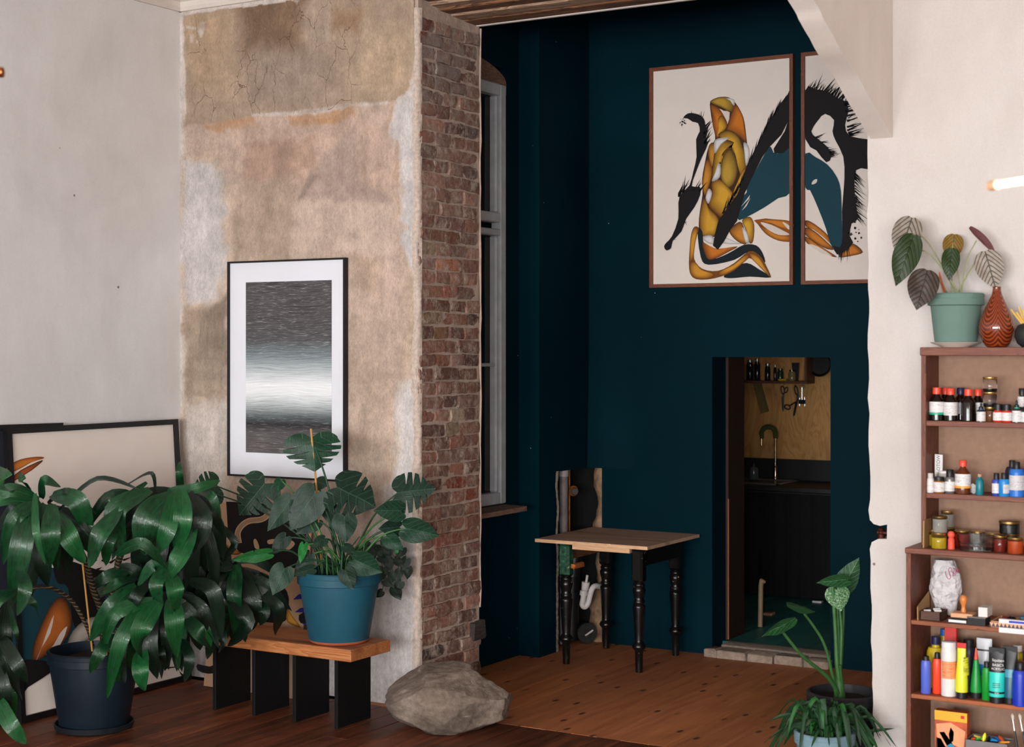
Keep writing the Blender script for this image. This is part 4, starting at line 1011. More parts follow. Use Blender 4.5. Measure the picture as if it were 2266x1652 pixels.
MB().cbox(-4.65, -4.2, 8.89, 8.915, .62, tz - .022, .003).build('apron', M_blk, tb)
MB().cbox(-4.60, -4.215, 8.30, 8.33, tz - .05, tz - .021, .002).build('front_rail', M_tedge, tb)
MB().cbox(-4.61, -4.585, 8.30, 8.43, .578, .604, .005, .005).build('splintered_batten', plain('raw_orange_wood', c8(176, 96, 40), .8, var=.3, vscale=50), tb)

# ------------------------------------------------------------------ exposed pipes in the chase
M_pipe = plain('grey_soil_pipe', c8(112, 104, 104), .55, var=.25, vscale=14)
M_bpipe = plain('black_waste_pipe', c8(20, 19, 20), .4, var=.2)
M_wpipe = plain('white_trap_plastic', c8(214, 206, 202), .45, var=.04)
M_copper = plain('gilded_old_pipe', c8(140, 84, 30), .5, .6, var=.4, vscale=40)
p0 = onX(1247, 1100, -4.93)
q = thing('soil_pipe', (p0.x, p0.y, 0), 'grey vertical soil pipe in the broken wall corner', 'pipe')
MB().tube([(p0.x, p0.y, .02), (p0.x, p0.y, 1.13)], .028, 16).build('pipe', M_pipe, q)
MB().tube([(p0.x, p0.y, 1.085), (p0.x, p0.y, 1.14)], .034, 16).build('collar', plain('pale_collar', c8(150, 142, 140), .5), q)
p1 = onX(1258, 1100, -4.94)
MB().tube([(p1.x, p1.y + .012, .5), (p1.x, p1.y + .012, 1.13)], .0075, 8).build('thin_pipe', M_copper, q)
# dark large bends
q = thing('waste_pipe', (-4.93, 8.95, 0), 'large black waste pipe bends behind the small table', 'pipe')
MB().tube(smooth_pts([(-4.955, 8.93, .02), (-4.955, 8.93, .32), (-4.95, 8.95, .5), (-4.94, 8.98, .62), (-4.94, 9.0, .7)], 5), .052, 16).build('bend', M_bpipe, q)
MB().tube([(-4.955, 8.93, .3), (-4.955, 8.93, .335)], .06, 16).build('ring', M_bpipe, q)
MB().tube([(-4.955, 8.93, .4), (-4.955, 8.93, .43)], .06, 16).build('ring', M_bpipe, q)
c0 = onY(1299, 1400, 8.95)
q = thing('cleanout_cap', (c0.x, c0.y, 0), 'round black drain cleanout cap near the floor', 'drain cap')
dr_ = Vector((.75, -.65, 0)).normalized()
MB().tube([c0 + dr_ * -.1, c0 + dr_ * .0], .058, 20).build('pipe_stub', M_bpipe, q)
MB().tube([c0 + dr_ * -.012, c0 + dr_ * .008], .066, 24).build('cap', plain('grimy_cap', c8(34, 32, 31), .6, var=.4, vscale=50), q)
MB().tube([c0 + dr_ * .009 + Vector((-.01, -.012, -.014)), c0 + dr_ * .009 + Vector((.025, .028, .018))], .006, 6).build('white_mark', M_wpipe, q)
# white trap
qz = lambda x, y: onY(1180 + x / 5.508, 1200 + y / 5.508, 8.87)
q = thing('sink_trap', qz(620, 600), 'white plastic waste trap hanging under the small table', 'drain trap')
MB().tube([qz(660, 395), qz(645, 490)], .0085, 10).build('inlet_tube', M_wpipe, q)
MB().tube([qz(642, 478), qz(640, 500), qz(628, 575)], [.026, .026, .022], 16).build('nut', M_wpipe, q)
MB().tube(smooth_pts([qz(622, 580), qz(608, 690), qz(598, 755), qz(618, 785) + Vector((.0, .012, 0)), qz(645, 745) + Vector((.0, .024, 0)), qz(662, 660) + Vector((0, .03, 0)), qz(684, 575) + Vector((0, .035, 0)), qz(700, 545) + Vector((.0, .06, 0)), qz(700, 560) + Vector((.01, .11, 0))], 5), .0185, 14).build('trap_bend', M_wpipe, q)
MB().tube([qz(618, 585), qz(612, 640)], .025, 16).build('nut', M_wpipe, q)
p2 = onX(1270, 1086, -4.90)
q = thing('wall_valve', p2, 'round chrome shut-off valve beside the soil pipe', 'valve')
M_chrome = plain('worn_chrome', c8(186, 178, 172), .3, .9, var=.1)
dv = Vector((.8, -.6, 0)).normalized()
MB().tube([p2 - dv * .035, p2 + dv * .012], .0085, 10).build('stem', M_chrome, q)
MB().tube([p2 - dv * .012, p2 - dv * .007], .034, 20).build('rosette', M_copper, q)
MB().tube([p2 + dv * .008, p2 + dv * .012, p2 + dv * .022], [.022, .025, .02], 18).build('knob', M_chrome, q)

# ------------------------------------------------------------------ leaf materials (UV: u across, v along)
def leafmat(name, dark, light, vein, vstr=.6, nv=6, slant=.5, stripe=.0, rough=.3, mid=.03, inv=False, blotch=None, wide=.12, coat=.0):
    m, t, b = mat(name)
    uv = N(t, 'ShaderNodeTexCoord').outputs['UV']; s = N(t, 'ShaderNodeSeparateXYZ', {0: uv})
    au = mth(t, 'MULTIPLY', mth(t, 'ABSOLUTE', mth(t, 'SUBTRACT', s.outputs[0], .5)), 2); v = s.outputs[1]
    rn = N(t, 'ShaderNodeObjectInfo').outputs['Random']
    base = ramp(t, noise(t, mapp(t, uv, (1.5, 3, 1)), 2.2, 3), [(.3, dark), (.72, light)])
    base = mixc(t, mth(t, 'MULTIPLY', rn, .5), base, tuple(x * .45 for x in dark[:3]) + (1,))
    if stripe:
        sn = noise(t, mapp(t, uv, (26, .8, 1)), 1.4, 3, .6)
        base = mixc(t, mth(t, 'MULTIPLY', rampv(t, sn, .45, .7), stripe), base, light)
    ph = mth(t, 'FRACT', mth(t, 'MULTIPLY', mth(t, 'SUBTRACT', v, mth(t, 'MULTIPLY', mth(t, 'POWER', au, 1.3), slant)), nv))
    dv = mth(t, 'ABSOLUTE', mth(t, 'SUBTRACT', ph, .5))
    vm = ramp(t, dv, [(wide * .35, (1, 1, 1)), (wide, (0, 0, 0))])
    mm = ramp(t, au, [(mid * .5, (1, 1, 1)), (mid, (0, 0, 0))])
    c = mixc(t, mth(t, 'MULTIPLY', mth(t, 'MAXIMUM', vm, mm), vstr), base, vein)
    if blotch:
        c = mixc(t, mth(t, 'MULTIPLY', rampv(t, noise(t, mapp(t, uv, (6, 6, 1)), 2.2, 6, .8), .5, .58), .85), c, blotch)
    setc(t, b, c); b.inputs['Roughness'].default_value = rough; b.inputs['Coat Weight'].default_value = coat
    b.inputs['Specular IOR Level'].default_value = .5 if stripe else .3
    bump(t, b, mth(t, 'ADD', mth(t, 'MULTIPLY', mth(t, 'MAXIMUM', vm, mm), -.6), mth(t, 'ADD', noise(t, mapp(t, uv, (22, 1.2, 1)), 2, 3), mth(t, 'MULTIPLY', noise(t, mapp(t, uv, (3, 5, 1)), 1, 2), 1.5 if stripe else .5))), .5 if stripe else .3, .006)
    return m
G = c8
L_dra = leafmat('dracaena_leaf', G(8, 40, 22), G(16, 78, 38), G(36, 104, 58), .2, 1, 0, .4, .27, .05, coat=.15)
L_dra2 = leafmat('dracaena_leaf_bright', G(12, 64, 32), G(24, 98, 48), G(56, 122, 70), .25, 1, 0, .5, .27, .05, coat=.15)
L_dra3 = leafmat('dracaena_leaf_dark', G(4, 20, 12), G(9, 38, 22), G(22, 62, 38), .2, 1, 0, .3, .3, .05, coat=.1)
L_mon = leafmat('monstera_leaf', G(12, 46, 30), G(26, 72, 46), G(74, 116, 88), .4, 5, .45, 0, .4, .025, wide=.05)
L_mon2 = leafmat('monstera_leaf_dark', G(14, 38, 28), G(30, 60, 45), G(74, 104, 86), .4, 5, .45, 0, .42, .025, wide=.05)
L_mon3 = leafmat('monstera_leaf_bright', G(14, 84, 34), G(30, 128, 50), G(70, 150, 84), .35, 5, .45, 0, .36, .025, wide=.05)
L_ivy = leafmat('ivy_leaf', G(10, 22, 14), G(24, 44, 30), G(70, 90, 74), .4, 4, .6, 0, .4, .03, wide=.06)
L_fern = leafmat('fern_leaf', G(14, 46, 22), G(34, 78, 38), G(50, 92, 52), .3, 9, .2, 0, .38, .06)
L_fern2 = leafmat('fern_leaf_bright', G(22, 84, 30), G(46, 118, 52), G(80, 140, 80), .3, 9, .2, 0, .38, .06)
L_alo = leafmat('alocasia_leaf', G(20, 66, 32), G(40, 96, 50), G(120, 160, 118), .6, 5, .5, 0, .42, .03, wide=.05)
L_alo2 = leafmat('alocasia_leaf_variegated', G(26, 92, 40), G(50, 122, 62), G(150, 184, 140), .5, 5, .5, 0, .42, .03, blotch=G(170, 196, 152), wide=.05)
L_sil = leafmat('silver_alocasia', G(142, 130, 118), G(176, 164, 152), G(50, 48, 32), .9, 7, .5, 0, .45, .06, wide=.2)
L_sil2 = leafmat('green_alocasia', G(44, 66, 30), G(62, 84, 44), G(24, 34, 16), .85, 7, .5, 0, .3, .05, wide=.24)
L_sil3 = leafmat('purple_alocasia', G(62, 50, 44), G(92, 76, 66), G(30, 28, 22), .85, 7, .5, 0, .4, .05, wide=.24)
L_sil4 = leafmat('olive_alocasia', G(132, 96, 30), G(156, 116, 40), G(70, 66, 24), .8, 7, .5, 0, .4, .06, wide=.22)
L_sil5 = leafmat('maroon_leaf', G(92, 46, 48), G(118, 64, 62), G(60, 30, 34), .5, 7, .5, 0, .45, .05)
M_stem = plain('green_stem', G(58, 104, 52), .5, var=.2)
M_stemd = plain('dark_green_stem', G(26, 62, 34), .5, var=.3)
M_stemp = plain('pale_petiole', G(146, 150, 108), .5, var=.1)
M_soil = plain('potting_soil', G(36, 22, 16), .95, var=.6, vscale=90, bmp=1.0)
M_bamboo = wood('bamboo_stake', G(168, 120, 58), G(196, 150, 84), 'Z', 3, .5)

WPRO = [(0, .38), (.1, .62), (.25, .9), (.45, 1.0), (.62, .94), (.78, .7), (.9, .38), (.96, .16), (1, .02)]
def lerp_tab(tab, t):
    for (a, va), (b, vb) in zip(tab[:-1], tab[1:]):
        if t <= b: return va + (vb - va) * (t - a) / (b - a)
    return tab[-1][1]
def strap(pts, width, nrm=None, fold=.22, wav=.05, twist=0.0, prof=WPRO, seg=13, nu=5):
    pts = smooth_pts(pts, 8); k = len(pts); mb = MB(); uvs = {}
    ph = R(0, 6); prevn = None
    for i in range(seg):
        f = i / (seg - 1); j = f * (k - 1); a = int(j); p = pts[a].lerp(pts[min(a + 1, k - 1)], j - a)
        tg = (pts[min(a + 2, k - 1)] - pts[max(a - 1, 0)]).normalized()
        n = (nrm or (TOCAM(p) * .72 + Vector((0, 0, .5)))).copy()
        n = n - tg * n.dot(tg)
        if n.length < .15 and prevn is not None: n = prevn - tg * prevn.dot(tg)
        n.normalize(); prevn = n
        if twist: n = Matrix.Rotation(twist * f, 3, tg) @ n
        s = tg.cross(n); w = width * .5 * lerp_tab(prof, f)
        for q in range(nu):
            u = -1 + 2 * q / (nu - 1)
            wv = wav * width * math.sin(f * 11 + ph + u) * abs(u)
            mb.v.append(tuple(p + s * (u * w) + n * (-fold * w * (1 - abs(u)) + wv)))
            uvs[len(mb.v) - 1] = ((u + 1) / 2, f)
    mb.f = [(i * nu + q, i * nu + q + 1, (i + 1) * nu + q + 1, (i + 1) * nu + q) for i in range(seg - 1) for q in range(nu - 1)]
    mb.uv = uvs
    return mb
HEART = [(0.02, 0.0), (-.06, .05), (-.15, .14), (-.165, .26), (-.08, .40), (.10, .495), (.30, .50), (.5, .42), (.7, .285), (.86, .13), (.95, .05), (1, 0)]
OVAL = [(0.0, 0.0), (-.02, .06), (-.02, .16), (.04, .32), (.16, .445), (.34, .5), (.52, .47), (.7, .35), (.85, .18), (.94, .07), (1, 0)]
def heart(base, tip, width, nrm, cuts=None, fold=.12, droop=.12, outline=HEART, seg=4, cup=0.0, curl=0.0):
    base, tip = Vector(base), Vector(tip); ax = tip - base; L = ax.length; ax.normalize()
    n = Vector(nrm); n = (n - ax * n.dot(ax)).normalized(); s = ax.cross(n)
    half = smooth_pts([Vector((a, b)) for a, b in outline], seg if not cuts else 9)
    mb = MB(); uvs = {}; NR = 4; ph = R(0, 6)
    def P(t, w, sg):
        z = -fold * abs(w) * width + fold * .3 * width * 0 - droop * L * max(t, 0) ** 2 + cup * (w * width) ** 2 / width * 4
        z += .012 * L * math.sin(t * 9 + ph + w * 7 * sg) - curl * L * max(0, t - .6) ** 2 * 6
        return base + ax * (t * L) + s * (sg * w * width) + n * z
    for sg in (-1, 1):
        rows = []
        for p in half:
            t, w = p.x, max(p.y, 0)
            if cuts:
                for (ct, cw, dp, side) in cuts:
                    if side in (0, sg):
                        e = abs(t - ct) / cw
                        if e < 1: w *= 1 - (1 - dp) * (1 - e ** 4)
            row = []
            tm = min(max(t * .92 + .02, 0.0), 1.0)
            for r in range(NR):
                f = r / (NR - 1); ww = w * f
                sl = .10 * (p.y * f) if cuts else 0
                tt = tm + (t - tm) * f + (sl if cuts and 0 < t < .97 else 0)
                mb.v.append(tuple(P(tt, ww, sg))); uvs[len(mb.v) - 1] = (.5 + sg * ww * .98, min(max(tt, 0), 1)); row.append(len(mb.v) - 1)
            rows.append(row)
        for a, b in zip(rows[:-1], rows[1:]):
            for r in range(NR - 1): mb.f.append((a[r], a[r + 1], b[r + 1], b[r]) if sg > 0 else (a[r + 1], a[r], b[r], b[r + 1]))
    mb.uv = uvs
    return mb
def leafobj(mb, m, parent, name='leaf', solid=0.0):
    return mb.build(name, m, parent, smooth=180, recalc=False)
def pot(parent, c, rt, rb, h, m, rim=.04, name='pot', lip=.01, inner=.012):
    x, y, z = c
    prof = [(0.001, z), (rb, z), (rb + .004, z + .006), (rt - lip, z + h - rim - .004), (rt, z + h - rim), (rt + .002, z + h - rim * .45), (rt, z + h - rim * .42), (rt + .002, z + h - .006), (rt - .004, z + h), (rt - inner, z + h), (rt - inner - .01, z + h * .72), (.001, z + h * .72)]
    return MB().lathe([(r, q - z) for r, q in prof], c, 48).build(name, m, parent, smooth=40)
def soil(parent, c, r, z):
    vs = [(c[0], c[1], z + .008)]; k = 26; fs = []
    for ring in (.5, 1.0):
        for j in range(k): th = 2 * math.pi * j / k; vs.append((c[0] + r * ring * math.cos(th), c[1] + r * ring * math.sin(th), z + R(-.006, .008)))
    fs = [(0, 1 + j, 1 + (j + 1) % k) for j in range(k)] + [(1 + j, 1 + k + j, 1 + k + (j + 1) % k, 1 + (j + 1) % k) for j in range(k)]
    return MB().add(vs, fs).build('soil', M_soil, parent, smooth=60)

# ------------------------------------------------------------------ big dracaena in the navy tub
DC = Vector((-5.875, 5.68, 0))
dr = thing('dracaena', DC, 'large glossy dracaena with drooping strap leaves in a navy pot', 'potted plant')
M_navy = plain('navy_plastic', G(13, 29, 41), .5, var=.08, vscale=8)
MB().lathe([(.001, .0), (.165, 0), (.19, .012), (.198, .04), (.19, .04), (.18, .016), (.001, .014)], DC, 48).build('saucer', plain('dark_saucer', G(22, 28, 34), .5), dr, smooth=40)
pot(dr, DC + Vector((0, 0, .016)), .228, .165, .385, M_navy, .06)
soil(dr, DC, .205, .345)
m, t, b = mat('dracaena_cane'); p = pos(t)
zz = N(t, 'ShaderNodeSeparateXYZ', {0: p}).outputs[2]
xx_ = N(t, 'ShaderNodeSeparateXYZ', {0: p}).outputs[0]
rg = mth(t, 'FRACT', mth(t, 'ADD', mth(t, 'MULTIPLY', mth(t, 'ADD', zz, mth(t, 'MULTIPLY', xx_, .5)), 48), mth(t, 'MULTIPLY', noise(t, p, 25, 3), .9)))
setc(t, b, ramp(t, rg, [(.0, G(168, 136, 84)), (.14, G(120, 92, 54)), (.22, G(26, 22, 16)), (.9, G(36, 30, 22))])); b.inputs['Roughness'].default_value = .7
bump(t, b, rg, .5, .004)
M_cane = m
canes = [([(228, 1440, 7.88), (226, 1362, 7.86), (205, 1300, 7.8), (188, 1240, 7.72), (150, 1170, 7.6), (112, 1122, 7.5)], .016),
         ([(232, 1440, 7.9), (236, 1355, 7.9), (256, 1290, 7.9), (268, 1225, 7.88), (330, 1140, 7.82), (390, 1088, 7.78)], .017),
         ([(205, 1430, 7.8), (192, 1385, 7.7), (155, 1325, 7.6), (100, 1297, 7.45), (42, 1308, 7.35)], .010),
         ([(245, 1440, 7.85), (260, 1395, 7.8), (300, 1345, 7.72), (348, 1318, 7.66)], .013),
         ([(250, 1440, 7.9), (300, 1380, 7.9), (400, 1290, 7.95), (505, 1245, 8.0)], .012)]
for pth, rd in canes:
    MB().tube(smooth_pts([onD(*q) for q in pth], 6), rd, 10).build('cane', M_cane, dr, smooth=60)
MB().tube([onD(204, 1440, 7.72), onD(182, 1240, 7.66), onD(170, 1150, 7.64)], .0045, 8).build('stake', M_bamboo, dr)
MB().tube([onD(236, 1465, 7.8), onD(236, 1440, 7.8)], .005, 8).build('stake', M_bamboo, dr)
# leaves: base, middle, tip in the photograph, width in px, distance, shade
LV = [
 # head A
 ((80, 1102), (20, 1084), (-40, 1120), 32, 7.42, 1), ((80, 1112), (0, 1108), (-50, 1150), 30, 7.4, 1), ((85, 1115), (30, 1148), (9, 1242), 33, 7.32, 0), ((95, 1120), (58, 1172), (38, 1240), 30, 7.34, 0),
 ((78, 1100), (80, 1176), (98, 1240), 17, 7.3, 1), ((115, 1122), (112, 1180), (113, 1248), 40, 7.3, 0), ((130, 1142), (152, 1188), (186, 1242), 44, 7.36, 1), ((120, 1095), (170, 1108), (196, 1178), 44, 7.46, 0),
 ((92, 1098), (98, 1062), (132, 1076), 26, 7.5, 0), ((66, 1082), (50, 1062), (46, 1046), 17, 7.46, 1), ((138, 1122), (215, 1058), (306, 1082), 11, 7.46, 2), ((70, 1120), (45, 1215), (32, 1318), 48, 7.28, 0),
 ((95, 1130), (92, 1230), (102, 1290), 42, 7.42, 2), ((-10, 1035), (8, 1062), (24, 1088), 44, 7.3, 1), ((80, 1108), (30, 1120), (-10, 1180), 30, 7.44, 2), ((110, 1110), (150, 1085), (205, 1130), 14, 7.52, 2), ((60, 1090), (10, 1095), (-30, 1100), 34, 7.5, 0),
 ((128, 1130), (170, 1160), (200, 1215), 34, 7.5, 2), ((100, 1125), (75, 1200), (60, 1275), 34, 7.5, 2),
 # head B
 ((325, 1088), (256, 1128), (270, 1214), 50, 7.6, 0), ((372, 1098), (325, 1150), (322, 1216), 60, 7.55, 0), ((402, 1088), (404, 1150), (392, 1212), 40, 7.5, 1), ((384, 1100), (372, 1166), (350, 1218), 38, 7.48, 1),
 ((372, 1086), (430, 1080), (482, 1064), 26, 7.7, 1), ((404, 1082), (397, 1050), (397, 1022), 16, 7.75, 0), ((288, 1068), (335, 1046), (343, 1088), 9, 7.66, 2), ((318, 1072), (258, 1120), (238, 1160), 17, 7.62, 0),
 ((420, 1095), (448, 1150), (432, 1214), 42, 7.58, 2), ((412, 1092), (462, 1130), (498, 1184), 22, 7.7, 2), ((426, 1170), (392, 1240), (362, 1292), 46, 7.5, 1), ((262, 1130), (220, 1182), (201, 1244), 40, 7.5, 0),
 ((440, 1105), (482, 1160), (492, 1232), 26, 7.75, 2), ((350, 1110), (316, 1180), (298, 1250), 44, 7.75, 2), ((395, 1100), (420, 1200), (425, 1290), 40, 7.72, 2), ((360, 1108), (352, 1200), (340, 1285), 46, 7.72, 2),
 ((300, 1100), (240, 1100), (185, 1180), 26, 7.75, 0), ((440, 1085), (470, 1100), (485, 1150), 20, 7.7, 0), ((380, 1090), (300, 1110), (232, 1210), 36, 7.72, 2), ((405, 1090), (460, 1180), (478, 1300), 34, 7.78, 2), ((270, 1150), (240, 1200), (235, 1245), 26, 7.6, 1),
 # head C
 ((330, 1330), (255, 1358), (234, 1428), 32, 7.46, 1), ((296, 1300), (243, 1346), (205, 1408), 40, 7.52, 0), ((350, 1333), (312, 1392), (314, 1446), 44, 7.42, 1), ((384, 1326), (386, 1372), (391, 1446), 44, 7.42, 1),
 ((378, 1268), (388, 1306), (392, 1350), 40, 7.4, 1), ((306, 1350), (266, 1420), (240, 1532), 33, 7.42, 1), ((246, 1405), (220, 1445), (203, 1482), 27, 7.44, 0), ((316, 1436), (310, 1480), (320, 1520), 36, 7.46, 1),
 ((412, 1364), (440, 1398), (464, 1432), 34, 7.56, 0), ((424, 1286), (472, 1308), (488, 1400), 33, 7.62, 2), ((296, 1280), (258, 1288), (230, 1306), 23, 7.56, 0), ((400, 1416), (420, 1455), (410, 1500), 24, 7.6, 2),
 ((352, 1416), (356, 1445), (364, 1468), 20, 7.6, 2), ((262, 1226), (315, 1202), (368, 1256), 27, 7.42, 0), ((345, 1325), (330, 1420), (345, 1490), 36, 7.55, 2), ((300, 1350), (262, 1440), (275, 1500), 34, 7.56, 2),
 ((360, 1320), (420, 1360), (440, 1430), 34, 7.65, 2), ((330, 1300), (300, 1260), (262, 1250), 22, 7.6, 2), ((370, 1320), (440, 1340), (478, 1420), 30, 7.7, 2), ((340, 1330), (300, 1400), (290, 1470), 40, 7.6, 0), ((365, 1330), (372, 1400), (366, 1470), 34, 7.62, 2),
 ((280, 1400), (258, 1450), (262, 1500), 30, 7.5, 0), ((360, 1290), (340, 1250), (310, 1290), 26, 7.5, 0), ((372, 1250), (345, 1290), (355, 1330), 30, 7.46, 0), ((330, 1285), (300, 1320), (286, 1360), 26, 7.5, 2),
 # head D, low at the left edge
 ((44, 1262), (56, 1300), (40, 1356), 30, 7.22, 0), ((22, 1345), (34, 1394), (40, 1416), 13, 7.2, 0), ((5, 1410), (36, 1466), (58, 1508), 30, 7.2, 2), ((-8, 1540), (22, 1600), (52, 1638), 34, 7.15, 1),
 ((30, 1310), (-10, 1330), (-40, 1400), 30, 7.2, 0), ((20, 1320), (10, 1400), (20, 1480), 34, 7.3, 2), ((0, 1380), (10, 1450), (45, 1540), 30, 7.26, 2), ((40, 1310), (70, 1330), (85, 1360), 16, 7.3, 0), ((-20, 1440), (5, 1520), (15, 1600), 34, 7.22, 2), ((10, 1500), (28, 1530), (32, 1580), 18, 7.3, 1),
 # head E, over the bench
 ((500, 1243), (506, 1292), (520, 1345), 34, 7.92, 2), ((525, 1258), (570, 1300), (610, 1345), 32, 7.95, 2), ((522, 1255), (518, 1320), (522, 1402), 36, 7.86, 0), ((440, 1310), (472, 1375), (460, 1450), 34, 7.8, 2), ((500, 1308), (546, 1372), (508, 1424), 36, 7.82, 2),
 ((548, 1292), (614, 1342), (610, 1402), 36, 7.9, 2), ((420, 1368), (446, 1394), (462, 1428), 36, 7.72, 1), ((505, 1248), (470, 1290), (455, 1370), 36, 7.85, 2), ((510, 1245), (560, 1235), (612, 1270), 24, 8.0, 2), ((500, 1250), (490, 1330), (498, 1390), 36, 7.9, 2), ((530, 1262), (560, 1330), (556, 1390), 36, 7.9, 2),
 ((515, 1250), (440, 1260), (420, 1340), 30, 7.95, 2), ((545, 1280), (590, 1290), (640, 1345), 22, 7.95, 2), ((480, 1240), (520, 1200), (470, 1150), 18, 7.9, 2), ((470, 1370), (490, 1410), (484, 1440), 26, 7.8, 2), ((560, 1320), (585, 1350), (575, 1380), 26, 7.9, 2), ((452, 1300), (430, 1350), (440, 1400), 32, 7.8, 2),
]
for (hx, hy, hd, cnt, spread) in ((100, 1130, 7.55, 14, 125), (370, 1120, 7.8, 30, 135), (350, 1320, 7.72, 26, 115), (515, 1262, 8.02, 18, 95), (300, 1250, 7.85, 12, 110), (440, 1210, 7.9, 18, 85), (410, 1330, 7.8, 14, 90)):
    for _ in range(cnt):
        a_ = R(-.5, 3.64); ln = R(.7, 1.15) * spread
        tx_, ty_ = hx + math.cos(a_) * ln * .9, hy + abs(math.sin(a_)) * ln * 1.15 + 25
        if tx_ < 60 and hd < 7.6: continue
        LV.append(((hx + R(-14, 14), hy + R(-8, 12)), (hx + math.cos(a_) * ln * .62, hy + R(-10, 30) + .35 * (ty_ - hy)), (tx_, ty_), R(26, 38), hd + R(-.05, .12), 2 if R(0, 1) < .8 else 0))
for bs_, md, tp, wpx, d, sh in LV:
    ex = R(.06, .2); tp = (tp[0] + (tp[0] - md[0]) * ex, tp[1] + (tp[1] - md[1]) * ex); bs_ = (bs_[0] + (bs_[0] - md[0]) * .12, bs_[1] + (bs_[1] - md[1]) * .12)
    pts_ = [onD(bs_[0], bs_[1], d + .06), onD(md[0], md[1], d - .05), onD(tp[0], tp[1], d + R(-.03, .06))]
    nn = TOCAM(pts_[1]) * .8 + Vector((R(-.35, .35), R(-.2, .2), R(.15, .55)))
    leafobj(strap(pts_, wpx * 1.06 * d / F, nn, R(.1, .3), R(.02, .07), R(-.5, .5)), (L_dra, L_dra2, L_dra3)[sh], dr)

# ------------------------------------------------------------------ monstera in the blue pot on the bench
MC = Vector((-4.937, 6.455, bz1))
mo = thing('monstera', MC, 'monstera with split leaves in a blue pot on the oak bench', 'potted plant')
M_bluepot = plain('petrol_blue_glaze', G(24, 80, 98), .55, var=.12, vscale=6, bmp=.05)
pot(mo, MC + Vector((0, 0, .012)), .213, .15, .352, M_bluepot, .062)
o = MB().lathe([(.001, 0), (.13, 0), (.146, .004), (.154, .014), (.15, .02), (.001, .02)], MC, 48).build('pot_foot', plain('bare_terracotta', G(176, 88, 58), .8), mo); o['label'] = 'unglazed terracotta foot'
soil(mo, MC, .19, bz1 + .31)
stk0 = Vector((MC.x - .09, MC.y - .02, bz1 + .3))
MB().tube([stk0, onD(700, 1075, 8.1), onD(688, 948, 8.12)], .0055, 8).build('stake', M_bamboo, mo)
Z3 = [(.17, .03, .38, 0), (.37, .03, .3, 0), (.57, .028, .36, 0), (.74, .022, .5, 0)]
Z2 = [(.14, .028, .5, 1), (.32, .03, .35, 0), (.52, .028, .4, -1), (.56, .03, .35, 1)]
ML = [ # attach, tip, width px, distance, cuts, material, tilt (x,z)
 ((690, 968), (697, 1042), 128, 8.12, Z3, L_mon, (.1, .25)), ((586, 1070), (527, 1138), 104, 8.15, Z3, L_mon, (-.2, .35)), ((480, 1075), (424, 1088), 92, 8.18, Z2, L_mon, (-.2, .5)),
 ((642, 1108), (592, 1175), 52, 8.02, None, L_mon, (.2, .2)), ((696, 1092), (640, 1172), 78, 8.02, [(.62, .03, .7, 1)], L_mon2, (0, .3)), ((746, 1078), (832, 1118), 118, 8.05, Z2, L_mon2, (.1, .5)),
 ((880, 1090), (962, 1078), 96, 8.05, Z3, L_mon2, (.3, .45)), ((888, 1130), (828, 1126), 52, 7.98, None, L_mon, (.1, .5)), ((898, 1168), (972, 1182), 60, 7.95, None, L_mon, (.1, .4)), ((884, 1166), (838, 1168), 42, 8.05, None, L_mon2, (0, .4)),
 ((856, 1188), (892, 1216), 36, 8.0, None, L_mon, (0, .3)), ((762, 1142), (766, 1200), 56, 7.92, None, L_mon2, (.1, .2)), ((785, 1238), (845, 1264), 60, 7.86, None, L_mon, (0, .4)), ((764, 1262), (782, 1304), 39, 7.82, None, L_mon2, (0, .1)),
 ((629, 1258), (603, 1316), 53, 7.9, None, L_mon, (.1, .2)), ((592, 1224), (512, 1236), 32, 7.9, [(.3, .02, .6, 1)], L_mon3, (0, .6)), ((632, 1188), (600, 1226), 34, 8.0, None, L_mon2, (0, .2)), ((718, 1192), (688, 1208), 28, 8.0, None, L_mon2, (0, .4)),
 ((722, 1108), (738, 1164), 40, 8.12, None, L_mon2, (0, .3)), ((702, 1150), (654, 1180), 38, 8.1, None, L_mon2, (0, .3)), ((684, 1228), (650, 1276), 32, 7.98, None, L_mon2, (0, .3)), ((692, 1258), (648, 1270), 28, 7.95, None, L_mon2, (0, .5)),
 ((762, 1208), (788, 1222), 24, 8.0, None, L_mon2, (0, .5)), ((622, 1062), (612, 1088), 26, 8.12, None, L_mon, (.1, .2)), ((700, 1065), (725, 1072), 40, 8.14, None, L_mon2, (0, .5)), ((672, 1205), (664, 1246), 20, 7.95, None, L_mon3, (0, .2)), ((470, 1090), (452, 1118), 30, 8.15, None, L_mon2, (0, .3)),
]
for at_, tp, wpx, d, cuts, m_, (tx, tz_) in ML:
    a_ = onD(*at_, d); b_ = onD(*tp, d - .04)
    nn = TOCAM(a_) + Vector((tx * CS, tx * SN, tz_))
    lf_ = leafobj(heart(a_, b_, wpx * d / F, nn, cuts, fold=R(.08, .2), droop=R(.05, .16)), m_, mo)
    s0 = MC + Vector((R(-.07, .07), R(-.07, .07), .31)); mid_ = s0.lerp(a_, .55) + Vector((0, 0, .07)); e0 = a_ - TOCAM(a_) * .004
    MB().tube(smooth_pts([s0, mid_, e0], 7), [.007 - .0035 * i / 14 for i in range(15)], 8).build('petiole', random.choice([M_stem, M_stemd, M_stemd]), lf_, smooth=60)
for k in range(16):
    s0 = MC + Vector((R(-.1, .1), R(-.1, .1), .30)); e = s0 + Vector((R(-.16, .16), R(-.1, .1), R(.1, .26)))
    MB().tube(smooth_pts([s0, s0.lerp(e, .5) + Vector((0, 0, .03)), e], 4), [.005 - .0004 * i for i in range(9)], 6).build('petiole', random.choice([M_stem, M_stemd]), mo, smooth=60)

